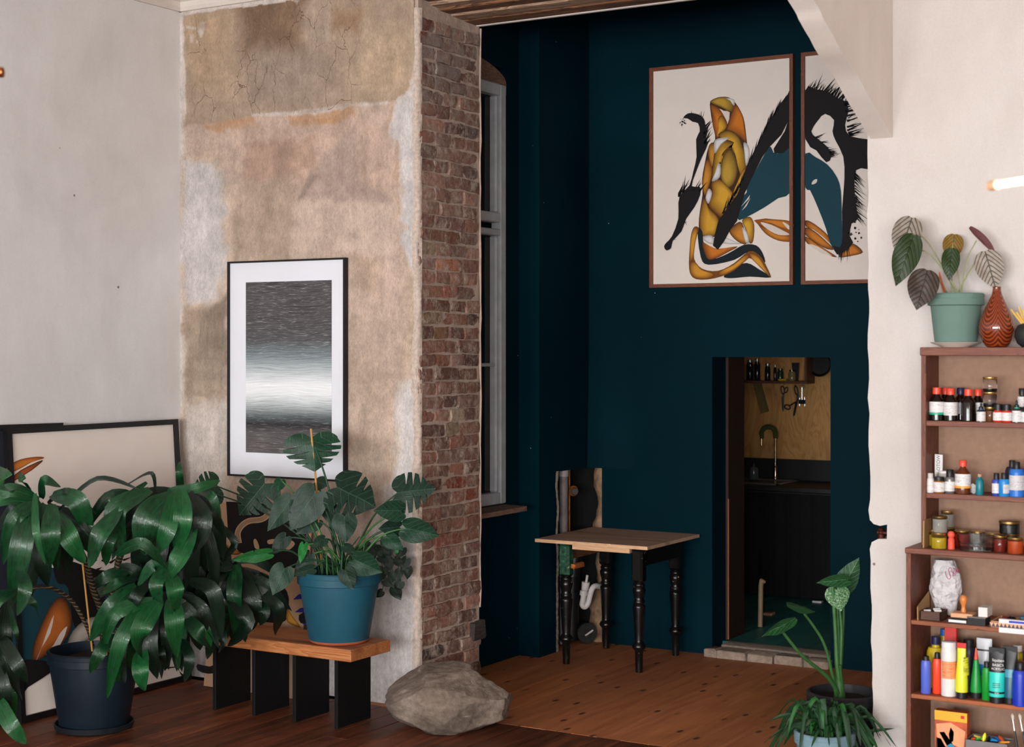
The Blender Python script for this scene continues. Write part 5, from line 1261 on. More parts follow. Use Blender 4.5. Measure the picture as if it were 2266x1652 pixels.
# trailing ivy behind the blue pot
IC = Vector((MC.x + .11, MC.y + .12, bz1 + .31))
iv = thing('trailing_ivy', IC, 'dark trailing ivy hanging over the back of the blue pot', 'potted plant')
strands = [[(812, 1215), (842, 1205), (868, 1225), (884, 1262), (888, 1296)], [(815, 1218), (850, 1192), (885, 1202), (900, 1236), (905, 1262)], [(812, 1222), (838, 1232), (850, 1270), (846, 1308)], [(812, 1220), (840, 1216), (866, 1250), (872, 1300)]]
for sd in strands:
    ps = smooth_pts([IC] + [onD(a_, b_, 8.22 + .006 * i) for i, (a_, b_) in enumerate(sd)], 6)
    MB().tube(ps, .002, 6).build('vine', M_stemd, iv)
    for k in range(8, len(ps), 4):
        p_ = ps[k]; an = R(-2.6, -.4); Lf = R(.05, .075); tip_ = p_ + (CR * math.cos(an) + Vector((0, 0, math.sin(an)))) * Lf - CF * R(0, .04)
        leafobj(heart(p_, tip_, Lf * R(.7, .95), TOCAM(p_) + Vector((R(-.4, .4), R(-.3, .3), R(0, .5))), None, .15, .1, seg=3), L_ivy, iv)
leafobj(heart(onD(877, 1222, 8.12), onD(880, 1208, 8.12), .022, TOCAM(IC), None, .1, .1), L_mon3, iv)

# ------------------------------------------------------------------ lower right: fern-like plant in pale blue pot, tall alocasia in black pot
FC = Vector((-2.415, 6.64, 0))
fe = thing('birds_nest_fern', FC, 'small leaved arching fern in a pale blue pot at the lower right', 'potted plant')
M_pale = plain('pale_blue_glaze', G(118, 148, 158), .6, var=.06, vscale=8)
pot(fe, FC, .132, .1, .225, M_pale, .05)
soil(fe, FC, .118, .19)
fd = -SN * FC.x + CS * FC.y
for k in range(96):
    th = R(0, 6.28); Ln = R(.13, .30); up_ = R(.03, .17); s0 = FC + Vector((R(-.05, .05), R(-.05, .05), .19))
    dirv = Vector((math.cos(th), math.sin(th), 0))
    if dirv.y > .3 and s0.y + dirv.y * Ln > YB - .04: dirv.y = .2
    if dirv.y < -.35: Ln *= .62; up_ *= 1.1
    e = s0 + dirv * Ln + Vector((0, 0, R(-.13, .10))); md_ = s0 + dirv * Ln * .55 + Vector((0, 0, up_))
    leafobj(strap([s0, md_, e], R(.013, .026), None if k % 2 else Vector((R(-.4, .4), -.5, .8)), .3, .16, R(-.8, .8), seg=11), L_fern2 if k % 6 == 0 else L_fern, fe)
AC = Vector((-2.475, 7.055, 0))
al = thing('tall_alocasia', AC, 'tall variegated alocasia in a black pot beside the right pier', 'potted plant')
M_bpot = plain('black_plastic_pot', G(44, 42, 46), .5, var=.1)
pot(al, AC, .168, .13, .315, M_bpot, .05)
soil(al, AC, .15, .275)
ad = 7.3
st0 = AC + Vector((-.01, -.02, .27))
for pth, r0 in (([(1853, 1480, 7.28), (1849, 1400, 7.28), (1842, 1292, 7.27)], .010), ([(1856, 1480, 7.3), (1855, 1400, 7.3), (1851, 1310, 7.3)], .007), ([(1859, 1480, 7.3), (1862, 1400, 7.3), (1858, 1345, 7.3)], .008), ([(1860, 1480, 7.34), (1866, 1380, 7.36), (1868, 1285, 7.36)], .007),
                ([(1842, 1495, 7.25), (1822, 1420, 7.2), (1779, 1356, 7.15)], .0075), ([(1832, 1498, 7.22), (1775, 1450, 7.1), (1726, 1390, 7.0)], .0085)):
    ps = smooth_pts([st0 + Vector((R(-.02, .02), R(-.02, .02), 0))] + [onD(*q) for q in pth], 6)
    MB().tube(ps, [r0 * 1.25 - r0 * .5 * i / (len(ps) - 1) for i in range(len(ps))], 10).build('stem', M_stem, al, smooth=60)
MB().tube([st0, onD(1855, 1470, 7.29)], [.03, .014], 12).build('stem', M_stem, al, smooth=60)
for a_, b_, w_, d_, m_, nv_ in (((1864, 1302), (1902, 1234), 50, 7.38, L_alo, (.3, .1)), ((1872, 1282), (1807, 1286), 36, 7.26, L_alo, (0, .9)), ((1851, 1304), (1862, 1352), 54, 7.27, L_alo2, (.1, .3))):
    P0, P1 = onD(*a_, d_), onD(*b_, d_ - .02)
    leafobj(heart(P0, P1, w_ * d_ / F, TOCAM(P0) + Vector((nv_[0] * CS, nv_[0] * SN, nv_[1])), None, .16, .08), m_, al)
for a_, b_, w_, d_ in (((1742, 1336), (1806, 1352), .13, 7.15), ((1760, 1368), (1684, 1406), .13, 7.0)):
    P0, P1 = onD(*a_, d_), onD(*b_, d_)
    leafobj(heart(P0, P1, w_, Vector((.1, -.12, 1)), None, .1, .02, OVAL), L_alo, al)

# ------------------------------------------------------------------ silver alocasia on top of the shelf
ST = 1.904
SC_ = onY(2115, 752, 6.775); SC_.z = ST + .022
sa = thing('silver_alocasia', (SC_.x, SC_.y, ST + .022), 'silver veined alocasia in a sage green pot on top of the shelf', 'potted plant')
M_sage = plain('sage_terracotta', G(104, 132, 122), .8, var=.05, vscale=10)
pot(sa, SC_, .117, .085, .208, M_sage, .05, lip=.012)
soil(sa, SC_, .1, ST + .19)
sd_ = 6.76
for a_, b_, w_, d_, m_, cp in (((2018, 482), (1988, 572), 64, 6.82, L_sil, .1), ((2022, 520), (1982, 632), 60, 6.74, L_sil2, .1), ((2052, 598), (2028, 685), 68, 6.68, L_sil3, .2), ((2112, 519), (2104, 578), 45, 6.82, L_sil4, .1), ((2106, 550), (2100, 620), 40, 6.74, L_sil2, .2), ((2180, 556), (2204, 640), 62, 6.7, L_sil, .15)):
    P0, P1 = onD(*a_, d_), onD(*b_, d_ - .02)
    lf_ = leafobj(heart(P0, P1, w_ * d_ / F, TOCAM(P0) + Vector((0, 0, .15)), None, .12, .06, OVAL, cup=cp), m_, sa)
    at_ = P0.lerp(P1, .28) - TOCAM(P0) * .012
    s0 = Vector((SC_.x + R(-.04, .04), SC_.y + R(-.03, .03), ST + .2)); mid_ = s0.lerp(at_, .6) + Vector((0, 0, .06))
    MB().tube(smooth_pts([s0, mid_, at_], 6), [.0035 - .0001 * i for i in range(13)], 7).build('petiole', M_stemp, lf_, smooth=60)
P0, P1 = onD(2146, 502, 6.72), onD(2202, 560, 6.7)
leafobj(strap([P0, P0.lerp(P1, .5) + Vector((.004, 0, .004)), P1], .032, TOCAM(P0) + Vector((-.2, -.2, .6)), .5, .02, .2), L_sil5, sa)
MB().tube(smooth_pts([Vector((SC_.x + .02, SC_.y, ST + .2)), onD(2138, 580, 6.74), onD(2161, 532, 6.73)], 6), .0025, 7).build('petiole', M_stemp, sa)
leafobj(strap([Vector((SC_.x - .03, SC_.y - .02, ST + .2)), onD(2082, 620, 6.74), onD(2079, 600, 6.74)], .012, None), plain('orange_sheath', G(176, 92, 50), .5), sa, 'sheath')
pl = MB().lathe([(.001, 0), (.06, 0), (.064, .004), (.1, .016), (.107, .021), (.104, .022), (.001, .018)], (SC_.x, SC_.y, ST), 40).build('saucer_plate', plain('cream_stoneware', G(216, 204, 192), .4, var=.03))
tag(pl, 'cream saucer plate under the sage green pot', 'saucer')

# ------------------------------------------------------------------ wall shelf, narrower above, deeper below
M_sh = wood('mahogany_shelf', c8(92, 50, 36), c8(138, 86, 66), 'X', 1.6, .55, c3=c8(112, 64, 46))
M_shz = wood('mahogany_side', c8(84, 44, 32), c8(130, 78, 58), 'Z', 1.6, .55, c3=c8(104, 58, 42))
M_shw = wood('worn_shelf_edge', c8(104, 56, 36), c8(150, 88, 58), 'X', 1.6, .6, c3=c8(176, 96, 52))
M_hard = plain('hardboard_back', c8(150, 118, 98), .85, var=.08, vscale=40, bmp=.1)
SX0, SX1 = -2.003, -1.02
YF1, YF2, YW = 6.69, 6.59, YB - .004
sh = thing('wooden_shelf', ((SX0 + SX1) / 2, 6.75, 0), 'brown wooden wall shelf full of paints beside the right pier', 'shelf')
MB().cbox(SX0, SX0 + .021, YF1, YW, 1.057, 1.87, .002).build('side_panel', M_shz, sh)
MB().cbox(SX1 - .021, SX1, YF1, YW, 1.057, 1.87, .002).build('side_panel', M_shz, sh)
MB().cbox(SX0 - .004, SX1 + .004, YF1 - .006, YW, 1.868, 1.904, .003).build('top_board', M_sh, sh)
for z in (1.591, 1.283): MB().cbox(SX0 + .021, SX1 - .021, YF1 + .002, YW - .006, z - .022, z, .002).build('shelf_board', M_sh, sh)
MB().box(SX0 + .021, SX1 - .021, YW - .006, YW, 1.057, 1.868).build('back_panel', M_hard, sh, smooth=0)
LX0 = -2.038
MB().cbox(LX0, LX0 + .021, YF2, YW, 0.02, 1.033, .002).build('side_panel', M_shz, sh)
MB().cbox(SX1, SX1 + .021, YF2, YW, 0.02, 1.033, .002).build('side_panel', M_shz, sh)
MB().cbox(LX0 - .003, SX1 + .024, YF2 - .008, YW, 1.033, 1.057, .003).build('shelf_board', M_sh, sh)
for z in (.752, .4405, .12): MB().cbox(LX0 + .021, SX1, YF2 + .002, YW - .006, z - .018, z, .002).build('shelf_board', M_shw, sh)
MB().box(LX0 + .021, SX1, YW - .006, YW, .02, 1.033).build('back_panel', M_hard, sh, smooth=0)
MB().cbox(SX0 - .014, SX0, YW - .09, YW - .05, 1.485, 1.56, .002).build('cleat', M_shz, sh)

# ------------------------------------------------------------------ things on the shelf
def sx(x, Y):
    u = (x - PX) / F; d = Y / (CS + u * SN); return d * (-SN + u * CS), d
def mk_label(name, base, marks, amt=.56, sc=1.0):
    m, t, b = mat(name); p = pos(t)
    k = rampv(t, noise(t, mapp(t, p, (240 * sc, 240 * sc, 900 * sc)), 1.0, 2), amt, amt + .04)
    k2 = rampv(t, noise(t, mapp(t, p, (22, 22, 190)), 1.0, 1), .5, .53)
    setc(t, b, mixc(t, mth(t, 'MULTIPLY', mth(t, 'MULTIPLY', k, k2), .8), base, marks)); b.inputs['Roughness'].default_value = .5
    return m
P_lab = mk_label('white_label', c8(226, 222, 220), c8(60, 58, 60))
P_lab2 = mk_label('grey_label', c8(206, 204, 206), c8(70, 70, 76))
P_ylab = mk_label('yellow_black_label', c8(214, 214, 40), c8(24, 24, 20), .46)
def pm(name, col, rough=.35, **k): return plain(name, c8(*col), rough, var=k.pop('var', .05), vscale=20, **k)
P_brown = pm('brown_bottle_glass', (24, 12, 8), .08); P_amber = pm('amber_bottle_glass', (96, 44, 18), .08)
P_redcap = pm('red_cap', (232, 76, 54)); P_navycap = pm('navy_cap', (34, 38, 78)); P_blackcap = pm('black_cap', (26, 26, 28), .4)
P_gold = plain('gold_lid', c8(196, 160, 96), .25, .9, var=.05); P_goldd = plain('old_gold_lid', c8(140, 112, 66), .35, .9, var=.2)
P_whitecap = pm('white_cap', (232, 228, 226)); P_silver = pm('silver_bottle', (128, 124, 122), .35, metal=.5)
P_green = pm('green_stripe', (30, 160, 128)); P_orange = pm('orange_stripe', (240, 158, 60)); P_teal = pm('teal_liquid', (18, 118, 130)); P_cork = pm('cork', (186, 156, 126), .9)
P_blue = pm('cobalt_plastic', (40, 112, 200)); P_cyan = pm('cerulean_plastic', (34, 136, 206)); P_ind = pm('indigo_plastic', (50, 70, 168)); P_dblue = pm('dark_blue_plastic', (30, 34, 54)); P_ultra = pm('ultramarine_plastic', (30, 52, 178)); P_peri = pm('periwinkle_plastic', (88, 108, 206))
P_yel = pm('yellow_paint', (206, 178, 36)); P_lem = pm('lemon_plastic', (226, 226, 44)); P_vermil = pm('vermilion_plastic', (240, 74, 40)); P_grn = pm('green_plastic', (20, 140, 54)); P_grn2 = pm('leaf_green_plastic', (26, 150, 48)); P_aqua = pm('aqua_plastic', (40, 206, 190)); P_petrol = pm('petrol_plastic', (18, 86, 108)); P_wht = pm('white_plastic', (226, 222, 220), .45); P_red = pm('red_card', (206, 44, 38))
P_redink = pm('red_ink', (206, 52, 34), .15); P_or = pm('orange_paint', (206, 84, 32), .4); P_dred = pm('dark_red_paint', (130, 34, 24), .4); P_dk = pm('black_green_paint', (18, 26, 28), .2); P_grey = pm('grey_gel', (176, 172, 164), .4)
m, t, b = mat('clear_glass'); setc(t, b, (.95, .97, .96, 1)); b.inputs['Transmission Weight'].default_value = 1; b.inputs['Roughness'].default_value = .03; b.inputs['IOR'].default_value = 1.3
P_glass = m
P_wood1 = wood('beech', c8(196, 140, 100), c8(226, 172, 130), 'X', 2, .5); P_wood2 = wood('dark_box_wood', c8(66, 42, 32), c8(96, 64, 50), 'X', 2, .6); P_knob = pm('orange_beech', (214, 130, 66), .3)
P_card = pm('brown_card', (166, 128, 82), .8)

def lathe_at(x, Y, z, prof, s, name, m, par, n=28):
    X, d = sx(x, Y); k = d / F
    return MB().lathe([(max(r * k, .0004), h * k) for r, h in prof], (X, Y, z), n).build(name, m, par, smooth=40)
def sleeve(x, Y, z, r, h0, h1, m, par, name='label', a0=-100, a1=100, extra=.5):
    X, d = sx(x, Y); k = d / F; c = Vector((X, Y, z)); tc = (O - c); a = math.atan2(tc.y, tc.x); vs = []; nn = 15
    rr = r if isinstance(r, tuple) else (r, r)
    for i in range(nn):
        th = a + math.radians(a0 + (a1 - a0) * i / (nn - 1))
        for hh, q in ((h0, rr[0]), (h1, rr[1])): vs.append((X + (q + extra) * k * math.cos(th), Y + (q + extra) * k * math.sin(th), z + hh * k))
    return MB().add(vs, [(2 * i, 2 * i + 2, 2 * i + 3, 2 * i + 1) for i in range(nn - 1)]).build(name, m, par, smooth=60, recalc=False)
def at0(x, Y, z): X, d = sx(x, Y); return (X, Y, z)
def bottle(name, label, cat, x, Y, z, w, h, body, cap, caph, capr=.5, sh0=.66, lab=None, labm=None, stripe=None, group=None, neck=None, lspan=(-100, 100)):
    r = w / 2; t = thing(name, at0(x, Y, z), label, cat, group)
    hb = h - caph; nr = (neck or capr * .8) * r
    lathe_at(x, Y, z, [(0, 0), (r * .9, 0), (r, 1.5), (r, hb * sh0), (r * .96, hb * (sh0 + .06)), (r * .8, hb * (sh0 + .15)), (nr * 1.1, hb * .93), (nr, hb * .96), (nr, hb), (0, hb)], 1, 'body', body, t)
    lathe_at(x, Y, z + 0, [(0, hb - .5), (capr * r, hb - .5), (capr * r * 1.02, hb + caph * .2), (capr * r, h - 1), (capr * r * .9, h), (0, h)], 1, 'cap', cap, t, 20)
    lo_ = sleeve(x, Y, z, r, lab[0] * h, lab[1] * h, labm or P_lab, t, 'label', *lspan) if lab else t
    if stripe: sleeve(x, Y, z, r, stripe[0] * h, stripe[1] * h, stripe[2], lo_, 'label_stripe', *lspan, extra=.8)
    return t
def jar(name, label, x, Y, z, w, h, content, fill=.8, lid=P_gold, lidh=4, glass=True, group=None, cat='jar'):
    r = w / 2; t = thing(name, at0(x, Y, z), label, cat, group)
    if glass: lathe_at(x, Y, z, [(0, 0), (r * .94, 0), (r, 1.5), (r, h - lidh - 2), (r * .9, h - lidh), (0, h - lidh)], 1, 'glass', P_glass, t)
    if fill: lathe_at(x, Y, z, [(0, .6), (r * .9, .6), (r * .955 if glass else r, 2), (r * .955 if glass else r, (h - lidh) * fill), (0, (h - lidh) * fill)], 1, 'contents', content, t)
    lathe_at(x, Y, z, [(0, h - lidh - .5), (r * .98, h - lidh - .5), (r * 1.03, h - lidh + .6), (r * 1.03, h - .8), (r * .97, h), (0, h - .3)], 1, 'lid', lid, t)
    return t
def dropper(label, x, Y, z, w, h, lab=P_lab, cap=P_blackcap, coll=None):
    r = w / 2; t = thing('dropper_bottle', at0(x, Y, z), label, 'bottle', 'ink dropper bottles on the top paint shelf')
    hb = h * .62
    lathe_at(x, Y, z, [(0, 0), (r, 0), (r, hb * .85), (r * .8, hb), (r * .4, hb * 1.03), (0, hb * 1.03)], 1, 'body', pm('ink_glass', (40, 40, 46), .15), t)
    lathe_at(x, Y, z, [(0, hb), (r * .55, hb), (r * .5, hb + h * .16), (r * .22, hb + h * .2), (r * .26, h * .92), (r * .1, h), (0, h)], 1, 'pipette_cap', cap, t)
    sleeve(x, Y, z, r, hb * .06, hb * .86, lab, t)
    if coll: lathe_at(x, Y, z, [(0, hb * .98), (r * .58, hb * .98), (r * .58, hb * 1.1), (0, hb * 1.1)], 1, 'collar', coll, t)
    return t
def text(s, size, loc, rotz, m, parent, name='lettering', tilt=0.0, align='CENTER', vert=False):
    cu = bpy.data.curves.new(name, 'FONT'); cu.body = s; cu.size = size; cu.align_x = align; cu.extrude = .0002
    ob = bpy.data.objects.new(name, cu); COL.objects.link(ob)
    me_ = bpy.data.meshes.new_from_object(ob); COL.objects.unlink(ob); bpy.data.objects.remove(ob)
    R3 = Matrix.Rotation(rotz, 3, 'Z') @ Matrix.Rotation(math.pi / 2, 3, 'X') @ Matrix.Rotation(tilt, 3, 'Z')
    off = Vector((0, 0, 0)); q = parent
    while q is not None: off += q.location; q = q.parent
    for v in me_.vertices: v.co = R3 @ v.co + Vector(loc) - off
    me_.materials.append(m); o = bpy.data.objects.new(name, me_); COL.objects.link(o); o.parent = parent; return o

# top of the shelf
vx, vd = sx(2206, 6.745); kk = vd / F
m, t, b = mat('marbled_vase_glass'); p = pos(t)
lp = N(t, 'ShaderNodeVectorMath', {0: p, 1: (-vx, -6.745, -ST)}, operation='ADD').outputs[0]
sp = N(t, 'ShaderNodeSeparateXYZ', {0: lp})
an = mth(t, 'ARCTAN2', sp.outputs[1], sp.outputs[0])
arc = mth(t, 'ABSOLUTE', mth(t, 'SINE', mth(t, 'MULTIPLY', an, 2.5)))
f = mth(t, 'SINE', mth(t, 'ADD', mth(t, 'MULTIPLY', mth(t, 'ADD', sp.outputs[2], mth(t, 'MULTIPLY', mth(t, 'MULTIPLY', arc, mth(t, 'POWER', mth(t, 'MAXIMUM', sp.outputs[2], .001), .5)), .2)), 260), mth(t, 'MULTIPLY', noise(t, p, 14, 3), 7)))
setc(t, b, ramp(t, mth(t, 'ADD', mth(t, 'MULTIPLY', f, .5), .5), [(.1, c8(84, 30, 16)), (.55, c8(116, 46, 22)), (.95, c8(152, 68, 32))])); b.inputs['Roughness'].default_value = .05; b.inputs['Coat Weight'].default_value = .5
va = thing('teardrop_vase', (vx, 6.745, ST), 'brown marbled teardrop vase on top of the shelf', 'vase')
prof = smooth_pts([Vector(q) for q in [(18, 0), (24, 3), (33, 18), (39, 40), (36, 62), (27, 84), (17, 104), (10.5, 120), (9, 130), (9.5, 134)]], 4)
MB().lathe([(.001, 0)] + [(q.x * kk, q.y * kk) for q in prof] + [(7.5 * kk, 134 * kk), (6 * kk, 110 * kk), (.001, 108 * kk)], (vx, 6.745, ST), 40).build('body', m, va, smooth=60)
bx_, bd_ = sx(2276, 6.73); kb = bd_ / F
bp = thing('match_holder', (bx_, 6.73, ST), 'round black pot of yellow sticks at the right frame edge', 'pot')
prof = [(.001, 0), (14, 0), (24, 8), (30, 24), (29, 38), (22, 49), (12, 53), (10, 50), (.5, 44)]
MB().lathe([(r_ * kb, h_ * kb) for r_, h_ in prof], (bx_, 6.73, ST), 32).build('body', pm('matt_black_clay', (34, 34, 36), .6), bp, smooth=60)
for k in range(5):
    a_ = Vector((bx_ + R(-.008, .008), 6.73 + R(-.01, .01), ST + .07)); MB().tube([a_, a_ + Vector((-.008 - .014 * k, R(-.02, .02), .075 + .012 * (k % 3)))], .004, 6).build('stick', pm('yellow_stick', (228, 186, 90)), bp)

# paint shelf 1
z1_ = 1.591; Yf = 6.735
gB = 'red capped brown bottles on the top paint shelf'
bottle('chemical_bottle', 'brown bottle with red cap and green striped label by the shelf side', 'bottle', 2073, Yf, z1_, 32, 73, P_brown, P_redcap, 14, .56, .68, (.18, .57), P_lab, (.18, .25, P_green), gB)
bottle('chemical_bottle', 'brown bottle with red cap and plain white label, second from left', 'bottle', 2104, Yf, z1_, 30, 72, P_brown, P_redcap, 14, .56, .68, (.17, .57), P_lab, None, gB)
bottle('chemical_bottle', 'front brown bottle with red cap and no label', 'bottle', 2143, Yf, z1_, 32, 71, P_brown, P_redcap, 14, .56, .7, None, None, None, gB)
bottle('chemical_bottle', 'rear brown bottle with red cap between the two labelled ones', 'bottle', 2092, 6.81, z1_, 30, 71, P_brown, P_redcap, 14, .56, .68, None, None, None, gB)
bottle('chemical_bottle', 'rear brown bottle with navy blue cap', 'bottle', 2126, 6.81, z1_, 30, 72, P_brown, P_navycap, 14, .56, .68, (.2, .55), P_lab2, None, gB)
bottle('chemical_bottle', 'brown bottle with red cap beside the stacked jars', 'bottle', 2164, 6.79, z1_, 30, 70, P_brown, P_redcap, 14, .56, .68, (.25, .58), P_lab, None, gB)
gJ = 'gold lidded glass jars stacked on the top paint shelf'
jar('glass_jar', 'bottom amber jar of the gold lidded stack', 2191, 6.735, z1_, 24, 33, pm('amber_resin', (120, 70, 34), .2), .85, P_gold, 5, True, gJ)
k_ = sx(2191, 6.735)[1] / F
jar('glass_jar', 'middle jar of the gold lidded stack with black paint', 2191, 6.735, z1_ + 33 * k_, 30, 33, P_dk, .3, P_gold, 5, True, gJ)
jar('glass_jar', 'top jar of the gold lidded stack', 2191, 6.735, z1_ + 66 * k_, 31, 33, P_dk, .28, P_gold, 5, True, gJ)
dropper('small dropper bottle with white label before the stacked jars', 2171, 6.708, z1_, 19, 42, P_lab, P_blackcap, pm('blue_collar', (30, 70, 120)))
gI = 'red ink pots on the top paint shelf'
for x_, lb, Yq in ((2209, 'left red ink pot with black lid', 6.715), (2228, 'right red ink pot with black lid and white label', 6.705)):
    bottle('ink_pot', lb, 'ink bottle', x_, Yq, z1_, 22, 40, P_redink, P_blackcap, 13, .85, .8, (.1, .55), P_lab, None, gI, .7)
dropper('white labelled dropper bottle right of the red ink pots', 2250, 6.705, z1_, 19, 50, P_lab, P_blackcap, P_green)
dropper('white labelled dropper bottle at the right edge of the top paint shelf', 2269, 6.705, z1_, 19, 45, P_lab)
bottle('ink_bottle', 'white labelled ink bottle standing behind the droppers', 'ink bottle', 2262, 6.80, z1_, 20, 74, pm('ink_glass_b', (44, 42, 44), .2), P_blackcap, 14, .7, .75, (.45, .75), P_lab)

# paint shelf 2
z2_ = 1.283
bottle('paint_bottle', 'small white bottle at the left end of the second shelf', 'bottle', 2059, 6.715, z2_, 16, 43, P_wht, pm('frosted_cap', (206, 200, 196), .5), 11, .78, .85, (.1, .6), P_lab)
bottle('paint_jar', 'small amber jar with black lid and white label', 'jar', 2078, 6.715, z2_, 24, 36, pm('amber_gold', (150, 96, 40), .25), P_blackcap, 8, .92, .82, (.08, .68), P_lab, None, None, .85)
bottle('paint_bottle', 'grey bottle with black nozzle cap beside the large amber bottle', 'bottle', 2102, 6.72, z2_, 21, 53, P_silver, P_blackcap, 17, .75, .85, (.1, .5), P_lab)
bottle('chemical_bottle', 'large amber bottle with orange cap and orange striped label', 'bottle', 2131, 6.73, z2_, 34, 74, P_amber, P_redcap, 13, .48, .66, (.22, .6), P_lab, (.18, .245, P_orange))
tt = thing('paint_tube', at0(2077, 6.79, z2_), 'white upright paint tube with vertical black lettering', 'tube')
X_, d_ = sx(2077, 6.79); k_ = d_ / F
MB().prism([(X_ - 9 * k_, 6.79, z2_ + 20 * k_), (X_ + 8 * k_, 6.79, z2_ + 20 * k_), (X_ + 9 * k_, 6.79, z2_ + 81 * k_), (X_ - 8.5 * k_, 6.79, z2_ + 82 * k_)], (0, .006, 0)).build('tube_body', P_wht, tt, smooth=0)
MB().lathe([(.001, 0), (7 * k_, 0), (8 * k_, 20 * k_), (.001, 21 * k_)], (X_, 6.793, z2_), 16).build('cap', P_whitecap, tt)
text('MOLOTOW', 10.5 * k_, (X_ + 3 * k_, 6.7885, z2_ + 52 * k_), 0, P_blackcap, tt, tilt=math.pi / 2)
bottle('clear_tub', 'clear lidded tub behind the small amber jar', 'tub', 2092, 6.80, z2_, 34, 46, pm('frosted_tub', (178, 168, 160), .4), P_whitecap, 5, .9, .9)
tgt = thing('price_tag', at0(2153, 6.74, z2_), 'small white hexagonal tag leaning between amber bottle and teal vial', 'tag')
X_, d_ = sx(2153, 6.74); k_ = d_ / F
MB().prism([(X_ + 12 * k_ * math.cos(a_), 6.745 - .01 * math.sin(a_), z2_ + (11.5 + 12 * math.sin(a_)) * k_) for a_ in np.linspace(.5, .5 + 6.283, 7)[:-1]], (0, .003, 0)).build('card', P_lab2, tgt, smooth=0)
vi = thing('corked_vial', at0(2168, 6.715, z2_), 'small corked vial of teal liquid', 'vial')
lathe_at(2168, 6.715, z2_, [(0, 0), (8, 0), (8.5, 1), (8.5, 31), (7, 34), (4.5, 36), (5, 40), (0, 40)], 1, 'glass', P_teal, vi)
lathe_at(2168, 6.715, z2_, [(0, 39), (4, 39), (4.4, 46), (0, 46)], 1, 'cork', P_cork, vi)
gU = 'blue paint bottles on the second shelf'
bottle('paint_bottle', 'small indigo paint bottle with black nozzle and white label', 'bottle', 2205, 6.715, z2_, 19, 50, P_ind, P_blackcap, 14, .62, .86, (.12, .55), P_lab, None, gU)
bottle('paint_bottle', 'small cerulean paint bottle in front with black nozzle', 'bottle', 2222, 6.70, z2_, 23, 52, P_cyan, P_blackcap, 14, .55, .86, (.14, .52), P_lab2, None, gU, None, (-10, 80))
bottle('paint_bottle', 'large cobalt paint bottle with broad silver label', 'bottle', 2250, 6.71, z2_, 32, 77, P_blue, P_blackcap, 17, .45, .88, (.2, .62), P_lab2, None, gU)
bottle('paint_bottle', 'dark navy paint bottle behind the cobalt ones', 'bottle', 2240, 6.80, z2_, 30, 76, P_dblue, P_blackcap, 17, .45, .88, None, None, None, gU)
bottle('paint_bottle', 'violet paint bottle cut by the right frame edge', 'bottle', 2274, 6.73, z2_, 26, 78, pm('violet_plastic', (86, 66, 150)), P_blackcap, 18, .5, .88, (.2, .6), P_lab2, None, gU)

# ledge of the deeper lower unit
z3_ = 1.057
X_, d_ = sx(2052, 6.66); k_ = d_ / F
tag(MB().prism([(X_ - .008, 6.62, z3_), (X_ - .008, 6.74, z3_), (X_ - .012, 6.74, z3_ + .115), (X_ - .012, 6.64, z3_ + .112)], (.006, 0, 0)).build('wood_offcut', P_card, smooth=0), 'thin plywood offcut leaning at the shelf side', 'board')
gK = 'preserving jars of paint on the shelf ledge'
jar('paint_jar', 'front yellow paint jar with gold lid', 2078, 6.64, z3_, 33, 35, P_yel, .8, P_gold, 5, True, gK)
jar('paint_jar', 'rear yellow paint jar with gold lid at the side', 2066, 6.73, z3_, 30, 35, P_yel, .8, P_gold, 5, True, gK)
kj = sx(2078, 6.64)[1] / F
jar('paint_jar', 'grey gel jar standing on the yellow jar', 2080, 6.65, z3_ + 35 * kj, 32, 36, P_grey, .95, P_goldd, 5, True, gK)
jar('paint_jar', 'dark lidded jar behind the yellow jars', 2098, 6.77, z3_, 30, 40, P_dk, .8, P_goldd, 5, True, gK)
jar('paint_jar', 'pale jar behind the grey gel jar', 2097, 6.77, z3_ + 40 * sx(2097, 6.77)[1] / F, 28, 36, P_grey, .9, P_gold, 5, True, gK)
pg = thing('peg_doll', at0(2105, 6.635, z3_), 'coral red wooden peg doll', 'figurine')
lathe_at(2105, 6.635, z3_, [(0, 0), (7.4, 0), (7.6, 1), (7.3, 22), (5, 25), (0, 26)], 1, 'body', pm('coral_paint', (226, 84, 62), .5), pg)
lathe_at(2105, 6.635, z3_, [(0, 24), (5, 25), (7.8, 30), (7.8, 34), (5, 39), (0, 40.5)], 1, 'head', pm('coral_paint_b', (226, 84, 62), .5), pg)
jar('paint_jar', 'crimson jar behind the coral peg doll', 2128, 6.75, z3_, 32, 36, pm('crimson_paint', (190, 40, 40)), .9, P_gold, 5, True, gK)
jar('paint_jar', 'clear jar behind the crystal bowl', 2164, 6.76, z3_, 30, 36, P_grey, .2, P_gold, 5, True, gK)
jar('paint_jar', 'rose jar right of the clear one behind the crystal bowl', 2198, 6.76, z3_, 32, 34, pm('rose_paint', (150, 70, 60)), .85, P_gold, 5, True, gK)
jar('paint_jar', 'dark red paint jar right of the crystal bowl', 2213, 6.66, z3_, 28, 36, P_dred, .92, P_gold, 5, True, gK)
jar('paint_jar', 'orange paint jar at the front right of the ledge', 2247, 6.63, z3_, 34, 36, P_or, .92, P_gold, 5, True, gK)
jar('paint_jar', 'brown paint jar behind the orange one', 2238, 6.75, z3_, 34, 36, P_dred, .92, P_goldd, 5, True, gK)
jar('paint_jar', 'black paint jar stacked on the brown one', 2234, 6.745, z3_ + 36 * sx(2234, 6.745)[1] / F, 44, 28, P_dk, .95, P_goldd, 6, True, gK)
cb = thing('crystal_bowl', at0(2161, 6.655, z3_), 'cut crystal bowl in front of the jars', 'bowl')
X_, d_ = sx(2161, 6.655); k_ = d_ / F
